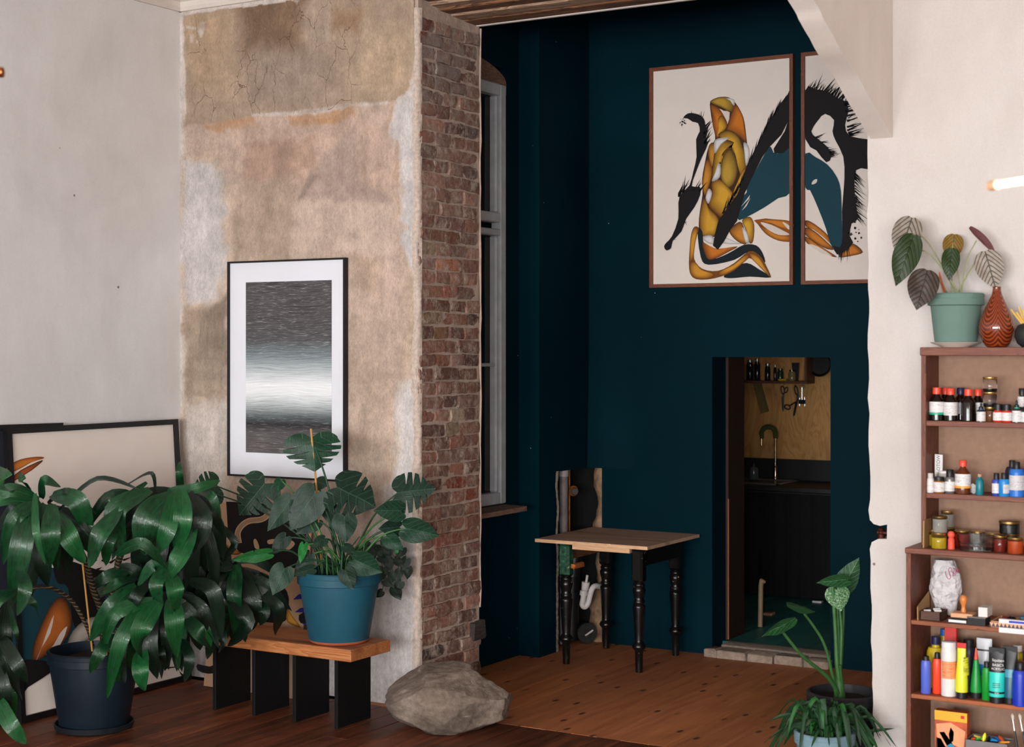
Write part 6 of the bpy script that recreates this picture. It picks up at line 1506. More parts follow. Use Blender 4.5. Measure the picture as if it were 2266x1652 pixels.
vs = []; nn = 40; rows = [(36, 0), (39, 4), (38, 10), (40, 15), (39, 20), (41, 26), (41, 34), (39, 34), (38.5, 27), (36, 3)]
for ri, (r_, h_) in enumerate(rows):
    for j in range(nn):
        q = r_ + (1.1 * ((j + ri) % 2) if ri < 7 else 0); th = 2 * math.pi * j / nn
        vs.append((X_ + q * k_ * math.cos(th), 6.655 + q * k_ * .75 * math.sin(th), z3_ + h_ * k_))
fs = [(i * nn + j, i * nn + (j + 1) % nn, (i + 1) * nn + (j + 1) % nn, (i + 1) * nn + j) for i in range(len(rows) - 1) for j in range(nn)] + [tuple(range(nn))[::-1], tuple((len(rows) - 1) * nn + j for j in range(nn))]
MB().add(vs, fs).build('glass', P_glass, cb, smooth=20)

# shelf 4: bag, boxes, stamp
z4_ = .752
X_, d_ = sx(2093, 6.775); k_ = d_ / F
m, t, b = mat('crumpled_paper'); p = pos(t)
setc(t, b, ramp(t, noise(t, p, 9, 5), [(.3, c8(190, 186, 188)), (.65, c8(222, 218, 220))])); b.inputs['Roughness'].default_value = .8
vor = N(t, 'ShaderNodeTexVoronoi', {'Vector': p, 'Scale': 26.0}, feature='F1').outputs['Distance']
bump(t, b, mth(t, 'ADD', vor, noise(t, p, 30, 4)), 1.0, .02)
pb = thing('paper_bag', (X_, 6.775, z4_), 'crumpled white paper bag with pink handwriting', 'bag')
outl = [(16, 0, .0), (20, 4, .0), (26, 22, -1), (33, 45, -2), (35, 66, -1), (33, 84, 0), (28, 100, -2), (24, 112, -4), (22, 118, -5)]
outl = smooth_pts([Vector(q) for q in outl], 3); vs = []; nn = 30
for q in outl:
    for j in range(nn):
        th = 2 * math.pi * j / nn; f_ = 1 + .09 * mnoise.noise(Vector((math.cos(th) * 2, math.sin(th) * 2, q.y * .05))) + R(-.02, .02)
        vs.append((X_ + (q.x * f_ * math.cos(th) + q.z) * k_, 6.775 + q.x * .6 * f_ * math.sin(th) * k_, z4_ + .004 + q.y * k_ * 1.03))
fs = [(i * nn + j, i * nn + (j + 1) % nn, (i + 1) * nn + (j + 1) % nn, (i + 1) * nn + j) for i in range(len(outl) - 1) for j in range(nn)] + [tuple(range(nn))[::-1], tuple((len(outl) - 1) * nn + j for j in range(nn))]
MB().add(vs, fs).build('bag', m, pb, smooth=25)
def hw(x, y):
    q = onY(2006 + x / 7.508, 1200 + y / 7.508, 6.74); rr = 34 * k_; dx = max(-.97, min(.97, (q.x - X_) / rr))
    return Vector((q.x, 6.775 - .6 * rr * math.sqrt(1 - dx * dx) - .0035, q.z))
stroke = [(655, 470), (660, 520), (690, 590), (720, 600), (735, 570), (715, 500), (705, 440), (730, 415), (755, 440), (750, 480), (790, 520), (800, 545), (770, 550), (780, 480), (795, 430), (815, 470), (810, 520), (825, 470), (845, 440), (840, 490), (865, 470)]
MB().tube([hw(a_, b_) for a_, b_ in [(q.x, q.y) for q in smooth_pts([Vector(q) for q in stroke], 4)]], .0011, 5).build('handwriting', pm('pink_marker', (184, 40, 96), .6), pb)
X_, d_ = sx(2063, 6.64); k_ = d_ / F
wbx = thing('wooden_box', (X_, 6.66, z4_), 'small dark open wooden box with dovetailed corners', 'box')
x0, x1 = X_ - 24 * k_, X_ + 22 * k_; y0, y1, zz0, zz1 = 6.615, 6.72, z4_, z4_ + 20 * k_
for a_ in ((x0, x1, y0, y0 + .005), (x0, x1, y1 - .005, y1), (x0, x0 + .005, y0, y1), (x1 - .005, x1, y0, y1)): MB().cbox(*a_, zz0, zz1, .001).build('side', P_wood2, wbx)
MB().box(x0, x1, y0, y1, zz0, zz0 + .003).build('bottom', P_wood2, wbx, smooth=0)
for a_, b_, c_ in ((.25, .3, 0), (.6, .65, .004), (.75, .35, .002)):
    px_, py_ = x0 + (x1 - x0) * a_, y0 + .1 * b_
    tag(MB().tube([(px_ - .014, py_, zz1 - .004 + c_), (px_ + .014, py_ + .008, zz1 - .002 + c_)], .0055, 8).build('chalk', P_wht), {.25: 'left white chalk stick in the dark wooden box', .6: 'middle white chalk stick in the dark wooden box', .75: 'right white chalk stick in the dark wooden box'}[a_], 'chalk', 'chalk sticks in the wooden box')
MB().box(x0 + .006, x1 - .006, y0 + .006, y1 - .006, zz0 + .003, zz1 - .011).build('lining', P_dk, wbx, smooth=0)
X2, _ = sx(2042, 6.64)
tag(MB().prism([(X2 - .012, 6.60, z4_), (X2 - .012, 6.78, z4_), (X2 - .016, 6.78, z4_ + .1), (X2 - .016, 6.61, z4_ + .055)], (.004, 0, 0)).build('cardboard_sheet', P_card, smooth=0), 'tan cardboard sheet standing at the side of the stamp shelf', 'card')
X_, d_ = sx(2122, 6.62); k_ = d_ / F
tag(MB().cbox(X_ - 20 * k_, X_ + 21 * k_, 6.598, 6.66, z4_, z4_ + 10 * k_, .001).build('ink_pad', pm('dark_pad', (44, 32, 30), .6)), 'flat dark ink pad case under the wooden stamp', 'ink pad')
MB().box(X_ - 19.8 * k_, X_ + 19 * k_, 6.5972, 6.598, z4_ + 3 * k_, z4_ + 8.5 * k_).build('white_edge', P_wht, bpy.data.objects['ink_pad'], smooth=0)
X_, d_ = sx(2131, 6.63); k_ = d_ / F; zt_ = z4_ + 10 * k_
stp = thing('wooden_stamp', (X_, 6.64, zt_), 'beech hand stamp with rounded orange knob', 'stamp')
MB().cbox(X_ - 24 * k_, X_ + 24 * k_, 6.605, 6.675, zt_ + 3 * k_, zt_ + 13 * k_, .002).build('block', P_wood1, stp)
MB().cbox(X_ - 22 * k_, X_ + 22 * k_, 6.608, 6.672, zt_, zt_ + 3 * k_, .0005).build('rubber', P_dk, stp)
MB().lathe([(r_ * k_, h_ * k_ + 13 * k_) for r_, h_ in [(.1, 0), (5.5, 0), (6, 3), (4.5, 8), (4.5, 14), (7.5, 22), (8.5, 28), (7, 35), (3.5, 38), (.1, 38.5)]], (X_ - 1 * k_, 6.645, zt_), 24).build('knob', P_knob, stp, smooth=60)
X_, d_ = sx(2163, 6.62); k_ = d_ / F
tag(MB().cbox(X_ - 20 * k_, X_ + 20 * k_, 6.6, 6.68, z4_, z4_ + 17 * k_, .001).build('black_box', pm('black_card', (26, 24, 26), .6)), 'low black box with grey lid right of the stamp', 'box')
MB().box(X_ - 20.4 * k_, X_ + 20.4 * k_, 6.5995, 6.681, z4_ + 16 * k_, z4_ + 19 * k_).build('lid', pm('grey_lid', (112, 104, 98), .7), bpy.data.objects['black_box'], smooth=0)
X_, d_ = sx(2180, 6.64); k_ = d_ / F
tag(MB().cbox(X_ - 11 * k_, X_ + 9 * k_, 6.61, 6.69, z4_ + 19 * k_, z4_ + 40 * k_, .001).build('white_block', pm('white_eraser', (224, 220, 214), .6)), 'white rectangular block on the low black box', 'block')
# tray of oddments hanging over the shelf edge
Xa, d_ = sx(2193, 6.60); k_ = d_ / F; Xb2 = Xa + 150 * k_
tr = thing('wooden_tray', ((Xa + Xb2) / 2, 6.63, z4_), 'shallow wooden tray of oddments at the right of the stamp shelf', 'tray')
for a_ in ((Xa, Xb2, 6.595, 6.602), (Xa, Xb2, 6.735, 6.742), (Xa, Xa + .007, 6.602, 6.735)): MB().cbox(*a_, z4_, z4_ + .026, .001).build('side', P_wood1, tr)
MB().box(Xa, Xb2, 6.602, 6.735, z4_, z4_ + .004).build('bottom', P_wood1, tr, smooth=0)
odd = [(.03, .03, .02, P_ultra, 'blue eraser'), (.06, .06, .028, P_dk, 'black tape roll'), (.09, .03, .018, P_yel, 'yellow block'), (.055, .02, .012, P_wht, 'white clip'), (.1, .08, .03, P_petrol, 'petrol blue case'), (.025, .09, .02, P_dred, 'dark red bead'), (.13, .05, .02, P_wood1, 'beech block')]
for a_, b_, h_, m_, nm in odd:
    tag(MB().cbox(Xa + .008 + a_ - .014, Xa + .008 + a_ + .014, 6.603 + b_ - .001, 6.603 + b_ + .026, z4_ + .004, z4_ + .01 + h_, .003, .002).build(nm.replace(' ', '_'), m_), nm + ' lying in the shallow wooden tray', 'oddment', 'oddments in the wooden tray')
Xc, d_ = sx(2212, 6.585); k_ = d_ / F
wb2 = thing('white_carton', (Xc + .06, 6.58, z4_), 'white carton with blue strip and triangle border over the shelf edge', 'box')
MB().cbox(Xc, Xc + 120 * k_, 6.572, 6.592, z4_ - 8 * k_, z4_ + 22 * k_, .0008).build('carton', P_wht, wb2)
MB().box(Xc + 22 * k_, Xc + 120 * k_, 6.5712, 6.572, z4_ + 15 * k_, z4_ + 20 * k_).build('blue_strip', P_ultra, wb2, smooth=0)
mb = MB(); mb2 = MB()
for j in range(14):
    xj = Xc - 20 * k_ + j * 8.6 * k_; zz_ = z4_ + 7 * k_
    mb.prism([(xj, 6.5705, zz_ + 6 * k_), (xj + 8.6 * k_, 6.5705, zz_ + 6 * k_), (xj + 4.3 * k_, 6.5705, zz_ - 3 * k_)], (0, .0008, 0))
MB().box(Xc - 20 * k_, Xc + 100 * k_, 6.5714, 6.572, z4_ + 3.5 * k_, z4_ + 13 * k_).build('border_strip', pm('slate_border', (70, 66, 84), .6), wb2, smooth=0)
o = mb.build('triangles', pm('peach_triangle', (226, 170, 130), .6), wb2, smooth=0); o['kind'] = 'stuff'

# shelf 5: paint bottles and tubes
z5_ = .4405; Y5 = 6.63
gP = 'acrylic bottles on the lower paint shelf'; gT = 'paint tubes on the lower paint shelf'
def tube_(label, x, Y, z, w, h, body, cap, caph=9, bands=(), crimp=None, group=gT, top=None):
    """tube standing on its cap: round at the cap, flat at the crimp"""
    t = thing('paint_tube', at0(x, Y, z), label, 'paint tube', group)
    X, d = sx(x, Y); k = d / F; nn = 20; vs = []; rows = [(caph, 1, 1), (caph + 2, 1, 1), (h * .35, 1, .85), (h * .7, top or 1, .5), (h * .92, top or 1, .12), (h, top or 1, .08)]
    for hh, fx, fy in rows:
        for j in range(nn): th = 2 * math.pi * j / nn; vs.append((X + w / 2 * fx * k * math.cos(th), Y + w / 2 * fy * k * math.sin(th), z + hh * k))
    fs = [(i * nn + j, i * nn + (j + 1) % nn, (i + 1) * nn + (j + 1) % nn, (i + 1) * nn + j) for i in range(len(rows) - 1) for j in range(nn)] + [tuple(range(nn))[::-1], tuple((len(rows) - 1) * nn + j for j in range(nn))]
    MB().add(vs, fs).build('tube_body', body, t, smooth=50)
    lathe_at(x, Y, z, [(0, 0), (w * .42, 0), (w * .46, 1), (w * .46, caph), (0, caph)], 1, 'cap', cap, t)
    for (a_, b_, m_) in bands:
        vs = []; hs = [a_ * h + (b_ * h - a_ * h) * q / 7 for q in range(8)]
        for hh in hs:
            fx_ = lerp_tab([(r_[0], r_[1]) for r_ in rows], max(hh, caph)); fy_ = lerp_tab([(r_[0], r_[2]) for r_ in rows], max(hh, caph))
            for j in range(nn): th = 2 * math.pi * j / nn; vs.append((X + (w / 2 * fx_ + .5) * k * math.cos(th), Y + (w / 2 * fy_ + .5) * k * math.sin(th), z + hh * k))
        MB().add(vs, [(i * nn + j, i * nn + (j + 1) % nn, (i + 1) * nn + (j + 1) % nn, (i + 1) * nn + j) for i in range(7) for j in range(nn)]).build('label', m_, t, smooth=50)
    if crimp: MB().box(X - w / 2 * (top or 1) * k, X + w / 2 * (top or 1) * k, Y - .004, Y + .004, z + h * .93 * k, z + h * 1.03 * k).build('crimp', crimp, t, smooth=0)
    return t
bottle('paint_bottle', 'periwinkle blue bottle with black nozzle at the left end', 'bottle', 2049, 6.64, z5_, 22, 82, P_peri, P_blackcap, 14, .6, .92, None, None, None, gP)
bottle('paint_bottle', 'yellow bottle with navy cap behind the blue one', 'bottle', 2071, 6.78, z5_, 40, 112, P_yel, P_navycap, 17, .5, .78, None, None, None, gP)
bottle('paint_bottle', 'vermilion bottle with black cap left of the white one', 'bottle', 2074, 6.66, z5_, 21, 90, P_vermil, P_blackcap, 18, .55, .92, None, None, None, gP)
t_ = bottle('paint_bottle', 'tall white bottle with orange streaked label', 'bottle', 2100, 6.64, z5_, 34, 120, P_wht, P_whitecap, 15, .94, .93, None, None, None, gP, .9)
sleeve(2100, 6.64, z5_, 17, 40, 78, mk_label('streaked_label', c8(232, 150, 96), c8(236, 90, 50), .5, .3), t_, 'label', -60, 95)
t_ = tube_('lemon yellow tube with red top and black label', 2128, 6.625, z5_, 27, 118, P_lem, P_blackcap, 14, [], P_red, top=.72)
sleeve(2132, 6.625, z5_, (11, 9.5), 52, 92, P_ylab, t_, 'label', 0, 80, 1.2)
bottle('paint_bottle', 'dark blue bottle behind the yellow and green tubes', 'bottle', 2144, 6.76, z5_, 32, 116, P_dblue, P_blackcap, 22, .7, .9, None, None, None, gP)
t_ = thing('paint_tube', at0(2160, 6.66, z5_), 'green cone shaped tube with red nozzle', 'paint tube', gT)
lathe_at(2160, 6.66, z5_, [(0, 13), (13, 13), (13, 20), (11, 42), (5, 84), (0, 86)], 1, 'tube_body', P_grn, t_); lathe_at(2160, 6.66, z5_, [(0, 0), (12, 0), (12.5, 13), (0, 13)], 1, 'cap', P_blackcap, t_); lathe_at(2160, 6.66, z5_, [(0, 85), (4.6, 85), (4.4, 90), (4, 91), (1.5, 110), (0, 110)], 1, 'nozzle', P_redcap, t_)
t_ = tube_('white tube with blue splash behind the green bottle', 2178, 6.74, z5_, 34, 124, pm('pearl_white', (206, 208, 212)), P_whitecap, 6, [(.35, .55, P_cyan), (.78, .81, P_blackcap)])
bottle('paint_bottle', 'leaf green bottle with black cap left of the aqua tube', 'bottle', 2184, 6.645, z5_, 22, 84, P_grn2, P_blackcap, 16, .6, .9, None, None, None, gP)
t_ = tube_('aqua and black acrylic tube with white lettering', 2206, 6.61, z5_, 34, 118, P_aqua, P_blackcap, 15, [(.58, 1.0, P_blackcap), (.19, .225, P_blackcap)], P_blackcap)
X_, d_ = sx(2206, 6.61); k_ = d_ / F; rz = math.atan2(X_, -6.61) + math.pi; rz = math.atan2(-X_, 6.61) * .9
def on_tube(o):
    rows = [(15, 1), (17, 1), (118 * .35, .85), (118 * .7, .5), (118 * .92, .12), (118, .08)]
    off = o.parent.location
    for v in o.data.vertices:
        w_ = v.co + off; hh = (w_.z - z5_) / k_; rx = 17.7 * k_; ry = (17 * lerp_tab(rows, max(15, hh)) + .9) * k_; dx = max(-.95, min(.95, (w_.x - X_) / rx))
        v.co.y = 6.61 - ry * math.sqrt(1 - dx * dx) - (w_.y - 6.60) - off.y - .0004
for s_, hh, sz in (('liquitex', 92, 8.6), ('BASICS', 82, 7.8), ('ACRYLIC', 74, 7.0)): on_tube(text(s_, sz * k_, (X_ + 4 * k_, 6.60, z5_ + hh * k_), 0, P_whitecap, t_))
on_tube(text('SATIN', 3.2 * k_, (X_ + 4 * k_, 6.60, z5_ + 23 * k_), 0, P_whitecap, t_))
mb = MB()
for j, hh in enumerate((44, 40, 36)): mb.add([(X_ + (-6 + 2.0 * q) * k_, 6.60, z5_ + (hh + e_) * k_) for q in range(9) for e_ in (0, 1.3)], [(2 * q, 2 * q + 2, 2 * q + 3, 2 * q + 1) for q in range(8)])
o = mb.build('small_print', P_blackcap, t_, smooth=0, recalc=False); o['kind'] = 'stuff'; on_tube(o)
t_ = tube_('dark petrol tube with pale diagonal strip right of the aqua one', 2235, 6.63, z5_, 32, 122, P_petrol, P_blackcap, 14, [(.62, 1.0, P_blackcap), (.48, .62, pm('pale_teal_strip', (60, 142, 160)))], P_blackcap)
bottle('paint_bottle', 'ultramarine bottle in front at the right frame edge', 'bottle', 2258, 6.605, z5_, 34, 96, P_ultra, P_blackcap, 18, .5, .86, None, None, None, gP)
bottle('paint_bottle', 'yellow bottle with white cap at the back right', 'bottle', 2252, 6.77, z5_, 32, 114, P_yel, P_whitecap, 13, .6, .82, None, None, None, gP)
bottle('paint_bottle', 'coral bottle with blue cap at the right frame edge', 'bottle', 2272, 6.69, z5_, 28, 112, pm('coral_plastic', (226, 80, 80)), P_navycap, 20, .6, .82, None, None, None, gP)
tag(MB().cbox(*[v for v in (sx(2103, 6.79)[0] - .026, sx(2103, 6.79)[0] + .026)], 6.79, 6.82, z5_, z5_ + .265, .002).build('red_carton', P_red), 'red carton standing behind the tall white bottle', 'box')
bottle('paint_bottle', 'blue capped bottle at the back left of the lower shelf', 'bottle', 2090, 6.84, z5_, 26, 124, P_yel, pm('azure_cap', (24, 90, 160)), 14, .7, .85, None, None, None, gP)

# lowest shelf in view: toy box, tub of balloons, brushes
z6_ = .12
X_, d_ = sx(2104, 6.68); k_ = d_ / F
bxo = thing('toy_box', (X_, 6.7, z6_), 'upright toy box with yellow band and orange explosion picture', 'box')
x0, x1 = X_ - 36 * k_, X_ + 36 * k_; ztop = z6_ + 128 * k_
MB().cbox(x0, x1, 6.68, 6.73, z6_, ztop, .001).build('carton', pm('orange_print', (196, 84, 46), .5, var=.35), bxo)
MB().box(x0, x1, 6.6792, 6.68, ztop - 21 * k_, ztop).build('yellow_band', pm('yellow_print', (234, 176, 40), .5), bxo, smooth=0)
MB().box(x1 - 14 * k_, x1 - 6 * k_, 6.6785, 6.6792, ztop - 13 * k_, ztop - 6 * k_).build('red_logo', P_red, bxo, smooth=0)
bo = lambda a_, b_, dy=0: (x0 + a_ * (x1 - x0), 6.6788 - dy, ztop - b_ * k_)
for nm, q, m_ in (('picture_glow', [(.05, 30), (.5, 24), (.95, 40), (.9, 80), (.5, 70), (.1, 90)], pm('peach_print', (236, 160, 112), .5)), ('picture_wing', [(.15, 48), (.3, 46), (.62, 76), (.7, 96), (.6, 100), (.45, 84)], pm('cyan_print', (40, 136, 176), .5)), ('picture_dark', [(.05, 60), (.2, 62), (.45, 92), (.4, 110), (.05, 110)], pm('umber_print', (66, 36, 32), .5)), ('picture_ship', [(.5, 34), (.6, 44), (.58, 64), (.48, 70), (.44, 50)], P_lab2)):
    MB().prism([bo(a_, b_, .0001 * len(nm)) for a_, b_ in q], (0, .0004, 0)).build(nm, m_, bxo, smooth=0)
X_, d_ = sx(2190, 6.66); k_ = d_ / F
tb2 = thing('plastic_tub', (X_, 6.66, z6_), 'clear grey tub of coloured balloons on the lowest shelf', 'tub')
x0, x1, y0, y1, zt_ = X_ - 46 * k_, X_ + 46 * k_, 6.605, 6.72, z6_ + 82 * k_
P_tub = pm('smoky_plastic', (120, 116, 116), .3)
for a_ in ((x0, x1, y0, y0 + .003), (x0, x1, y1 - .003, y1), (x0, x0 + .003, y0, y1), (x1 - .003, x1, y0, y1)): MB().cbox(*a_, z6_, zt_, .001).build('side', P_tub, tb2)
MB().box(x0, x1, y0, y1, z6_, z6_ + .003).build('bottom', P_tub, tb2, smooth=0)
MB().box(x0 + .003, x1 - .003, y0 + .003, y1 - .003, z6_ + .003, zt_ - .02).build('filling', P_dk, tb2, smooth=0)
bc = [('orange', P_vermil), ('yellow', P_lem), ('blue', P_blue), ('green', P_grn), ('black', P_dk), ('tangerine', P_or), ('gold', P_yel), ('azure', P_cyan), ('amber', P_orange)]
for j in range(9):
    nm, m_ = bc[j]
    a_ = Vector((x0 + .02 + (x1 - x0 - .04) * ((j * .37) % 1), y0 + .02 + R(0, .06), zt_ - .008 + R(0, .012))); dv = Vector((R(-1, 1), R(-.4, .4), R(-.2, .5))).normalized() * .026
    tag(MB().tube([a_ - dv, a_ - dv * .3, a_ + dv * .4, a_ + dv], [.0035, .005, .0085, .003], 9).build('balloon', m_), nm + ' balloon lying in the clear grey tub', 'balloon', 'balloons in the grey tub')
for j, (xa, xb) in enumerate(((2262, 2240), (2284, 2256))):
    p0 = Vector((sx(xa, 6.68)[0], 6.66, z6_ + .02)); p1 = onY(xb, 1578, 6.70); br = thing('paint_brush', p0, ('left' if j == 0 else 'right') + ' long paint brush with black handle at the right frame edge', 'brush', 'paint brushes on the lowest shelf')
    dv = (p1 - p0).normalized(); Lb = (p1 - p0).length
    MB().tube([p0, p0 + dv * Lb * .45, p0 + dv * Lb * .72], [.003, .0055, .004], 9).build('handle', P_blackcap, br)
    MB().tube([p0 + dv * Lb * .72, p0 + dv * Lb * .9], .0045, 9).build('ferrule', plain('steel_ferrule', c8(190, 180, 170), .3, .9), br)
    MB().tube([p0 + dv * Lb * .9, p0 + dv * Lb * .97, p1], [.005, .007, .002], 9).build('bristles', pm('pale_bristle', (220, 206, 186), .8), br)

# ------------------------------------------------------------------ kitchen counter, sink and things seen through the doorway
kz = lambda x, y, Y=11.5: onY(1540 + x / 4.348, 760 + y / 4.348, Y)
kc = thing('kitchen_counter', (-4.2, 11.25, KZ), 'black kitchen counter with dark curtain front in the doorway', 'counter')
MB().cbox(-5.2, -2.7, 10.93, 11.555, .85, .885, .003).build('worktop', M_black, kc)
MB().cbox(-5.2, -2.7, 11.53, 11.558, .885, 1.045, .002).build('backsplash', M_black, kc)
vs = []; cols = 120; fs = []
for i in range(cols):
    x_ = -5.15 + 2.4 * i / (cols - 1); y_ = 10.975 + .014 * math.sin(i * 1.25) + .006 * math.sin(i * .53)
    vs += [(x_, y_, KZ + .02), (x_, y_ + .004, .85)]
MB().add(vs, [(2 * i, 2 * i + 2, 2 * i + 3, 2 * i + 1) for i in range(cols - 1)]).build('curtain', plain('black_cloth', c8(8, 8, 8), .95, var=.2), kc, smooth=180, recalc=False)
MB().tube([(-5.15, 10.955, .84), (-2.75, 10.955, .84)], .006, 8).build('curtain_rail', plain('rail_metal', c8(90, 88, 86), .4, .8), kc)
M_steel = plain('brushed_steel', c8(176, 176, 176), .3, .9, var=.05)
sk = thing('kitchen_sink', (-4.75, 11.25, .885), 'steel sink set into the black counter', 'sink')
s0, s1, t0, t1 = -5.05, -4.36, 11.02, 11.45
mb = MB()
for a_ in ((s0, s1, t0, t0 + .03), (s0, s1, t1 - .05, t1), (s0, s0 + .03, t0, t1), (s1 - .03, s1, t0, t1)): mb.cbox(*a_, .885, .897, .003)
mb.build('rim', M_steel, sk)
MB().box(s0 + .03, s1 - .03, t0 + .03, t1 - .05, .8855, .8875).build('basin', plain('sink_basin', c8(120, 120, 122), .35, .8), sk, smooth=0)
MB().lathe([(.001, 0), (.03, 0), (.032, .003), (.001, .003)], (-4.55, 11.2, .8875), 20).build('drain', M_steel, sk)
# tap with a cloth over its spout
f0 = onY(1716, 1034, 11.42); f0.z = .897
tp = thing('kitchen_tap', f0, 'tall chrome kitchen tap at the sink', 'tap')
M_brass = plain('warm_chrome', c8(190, 160, 130), .18, 1.0, var=.05)
top = onY(1714, 945, 11.42); hgt = top.z
MB().lathe([(.001, 0), (.024, 0), (.024, .012), (.017, .016), (.017, .09), (.013, .1), (.001, .1)], f0, 18).build('base', M_brass, tp)
pts_ = [f0 + Vector((0, 0, .05)), Vector((f0.x, f0.y, hgt - .05))] + [Vector((f0.x - .045 + .045 * math.cos(a_), f0.y - .03 * (1 - math.cos(a_)), hgt - .05 + .05 * math.sin(a_))) for a_ in np.linspace(.3, 3.14, 8)] + [Vector((f0.x - .09, f0.y - .06, hgt - .14))]
MB().tube(pts_, .009, 12).build('spout', M_brass, tp)
mb = MB(); M_cloth = plain('green_rag', c8(66, 74, 36), .95, var=.3, vscale=60, bmp=.4)
mb.tube([Vector((f0.x + .002, f0.y - .005, hgt - .085)), Vector((f0.x, f0.y, hgt - .045))] + [Vector((f0.x - .045 + .047 * math.cos(a_), f0.y - .03 * (1 - math.cos(a_)), hgt - .05 + .053 * math.sin(a_))) for a_ in np.linspace(.3, 3.0, 8)] + [Vector((f0.x - .088, f0.y - .055, hgt - .085))], [.017, .019, .018, .02, .018, .019, .018, .02, .018, .018, .015], 10)
tag(mb.build('dish_rag', M_cloth, smooth=60), 'olive green rag draped over the kitchen tap', 'cloth')
bs = thing('soap_bottle', onY(1668, 1040, 11.3), 'glass soap dispenser beside the sink', 'bottle'); c_ = Vector((onY(1668, 1040, 11.3).x, 11.3, .897)); bs.location = c_
MB().lathe([(.001, 0), (.034, 0), (.036, .004), (.036, .075), (.03, .09), (.012, .096), (.012, .108), (.001, .108)], c_, 24).build('bottle', plain('smoky_soap_glass', c8(70, 78, 78), .1), bs, smooth=50)
MB().lathe([(.001, .106), (.014, .106), (.012, .118), (.004, .12), (.004, .15), (.001, .15)], c_, 14).build('pump', M_blk, bs)
MB().tube([c_ + Vector((0, 0, .148)), c_ + Vector((-.03, -.01, .146))], .004, 8).build('nozzle', M_blk, bs)
# wall shelf with jars
ya_, yb2 = 11.38, 11.558
M_ks = wood('dark_kitchen_shelf', c8(66, 40, 24), c8(104, 66, 40), 'X', 1.5, .6)
zs0 = kz(700, 372, 11.4).z
xr_ = kz(1075, 300, 11.4).x; xl_ = -5.2
ksh = thing('kitchen_shelf', ((xl_ + xr_) / 2, 11.47, zs0), 'dark wooden jar shelf on the plywood kitchen wall', 'shelf')
MB().cbox(xl_, xr_, ya_, yb2, zs0 - .008, zs0 + .012, .002).build('shelf_board', M_ks, ksh)
MB().cbox(xr_ - .018, xr_, ya_, yb2, zs0 + .012, zs0 + .36, .002).build('side_panel', M_ks, ksh)
MB().cbox(xl_, xr_, ya_, yb2, zs0 + .36, zs0 + .38, .002).build('top_board', M_ks, ksh)
def kjar(label, x, w, h, m_, lidm=None, name='kitchen_jar'):
    p_ = kz(x, 360, 11.46); c_ = Vector((p_.x, 11.46, zs0 + .012)); k_ = 12.2 / F / 4.348 * 4.348 / 4.348
    k_ = 12.2 / F / 4.348; w *= k_ * 1.0; h *= k_
    t = thing(name, c_, label, 'jar', 'jars on the kitchen shelf')
    MB().lathe([(.0005, 0), (w * .48, 0), (w * .5, .004), (w * .5, h * .72), (w * .36, h * .84), (w * .36, h * .88), (.0005, h * .88)], c_, 20).build('glass', m_, t, smooth=50)
    MB().lathe([(.0005, h * .87), (w * .4, h * .87), (w * .4, h), (.0005, h)], c_, 18).build('lid', lidm or M_steel, t)
dg = plain('dark_jar', c8(26, 26, 24), .12); gg = plain('green_jar', c8(30, 52, 46), .15); ag = plain('pale_jar', c8(120, 104, 70), .12)
kjar('tall dark jar at the left of the kitchen shelf', 520, 70, 200, dg); kjar('second tall dark jar on the kitchen shelf', 590, 60, 210, dg); kjar('ribbed dark jar in the middle of the kitchen shelf', 690, 54, 165, dg); kjar('slim dark bottle on the kitchen shelf', 762, 30, 150, dg); kjar('green jar on the kitchen shelf', 812, 60, 115, gg, gg); kjar('pale round jar at the right of the kitchen shelf', 925, 70, 105, ag, dg)
p_ = kz(955, 300, 11.50)
tag(MB().prism([(p_.x - .02, 11.5, zs0 + .012), (p_.x + .018, 11.5, zs0 + .012), (p_.x + .026, 11.5, zs0 + .15), (p_.x - .028, 11.5, zs0 + .15)], (0, .02, 0)).build('dark_tube', plain('dark_blue_tube', c8(28, 32, 44), .4), smooth=20), 'dark blue tube standing behind the pale jar', 'tube')
p_ = kz(840, 345, 11.42)
tag(MB().cbox(p_.x - .035, p_.x + .03, 11.40, 11.45, zs0 + .012, zs0 + .028, .003).build('yellow_sponge', plain('sponge', c8(170, 140, 40), .9)), 'yellow sponge on the kitchen shelf', 'sponge')
# hanging tools
M_hk = plain('hook_metal', c8(150, 140, 120), .3, .9)
YHK = 11.545
def hooked(label, name, cat, x, y, fn):
    p_ = kz(x, y, YHK); t = thing(name, p_, label, cat)
    fn(t, p_); MB().tube([p_ + Vector((0, .014, .012)), p_ + Vector((0, -.006, .012)), p_ + Vector((0, -.006, .004))], .002, 6).build('hook', M_hk, t)
def ring(c_, rx, rz, tilt, r, m_, t, nm='finger_ring'):
    pts_ = [c_ + Matrix.Rotation(tilt, 3, 'Y') @ Vector((rx * math.cos(a_), 0, rz * math.sin(a_))) for a_ in np.linspace(0, 6.283, 18)]
    MB().tube(pts_, r, 7, caps=False).build(nm, m_, t, smooth=60)
def blade(t, pts_, m_, nm='blade'): MB().prism([Vector(q) for q in pts_], (0, .004, 0)).build(nm, m_, t, smooth=0)
Yk = 11.54
kk2 = lambda x, y: kz(x, y, Yk)
def sc1(t, p_):
    ring(kk2(835, 445), .014, .03, -.15, .0045, M_blk, t); ring(kk2(868, 445), .012, .022, .3, .0045, M_blk, t)
    blade(t, [kk2(828, 485), kk2(850, 480), kk2(845, 640), kk2(836, 655)], M_steel); blade(t, [kk2(820, 520), kk2(832, 510), kk2(838, 655), kk2(828, 630)], M_steel)
hooked('steel bladed scissors hanging under the kitchen shelf', 'scissors', 'scissors', 850, 405, sc1)
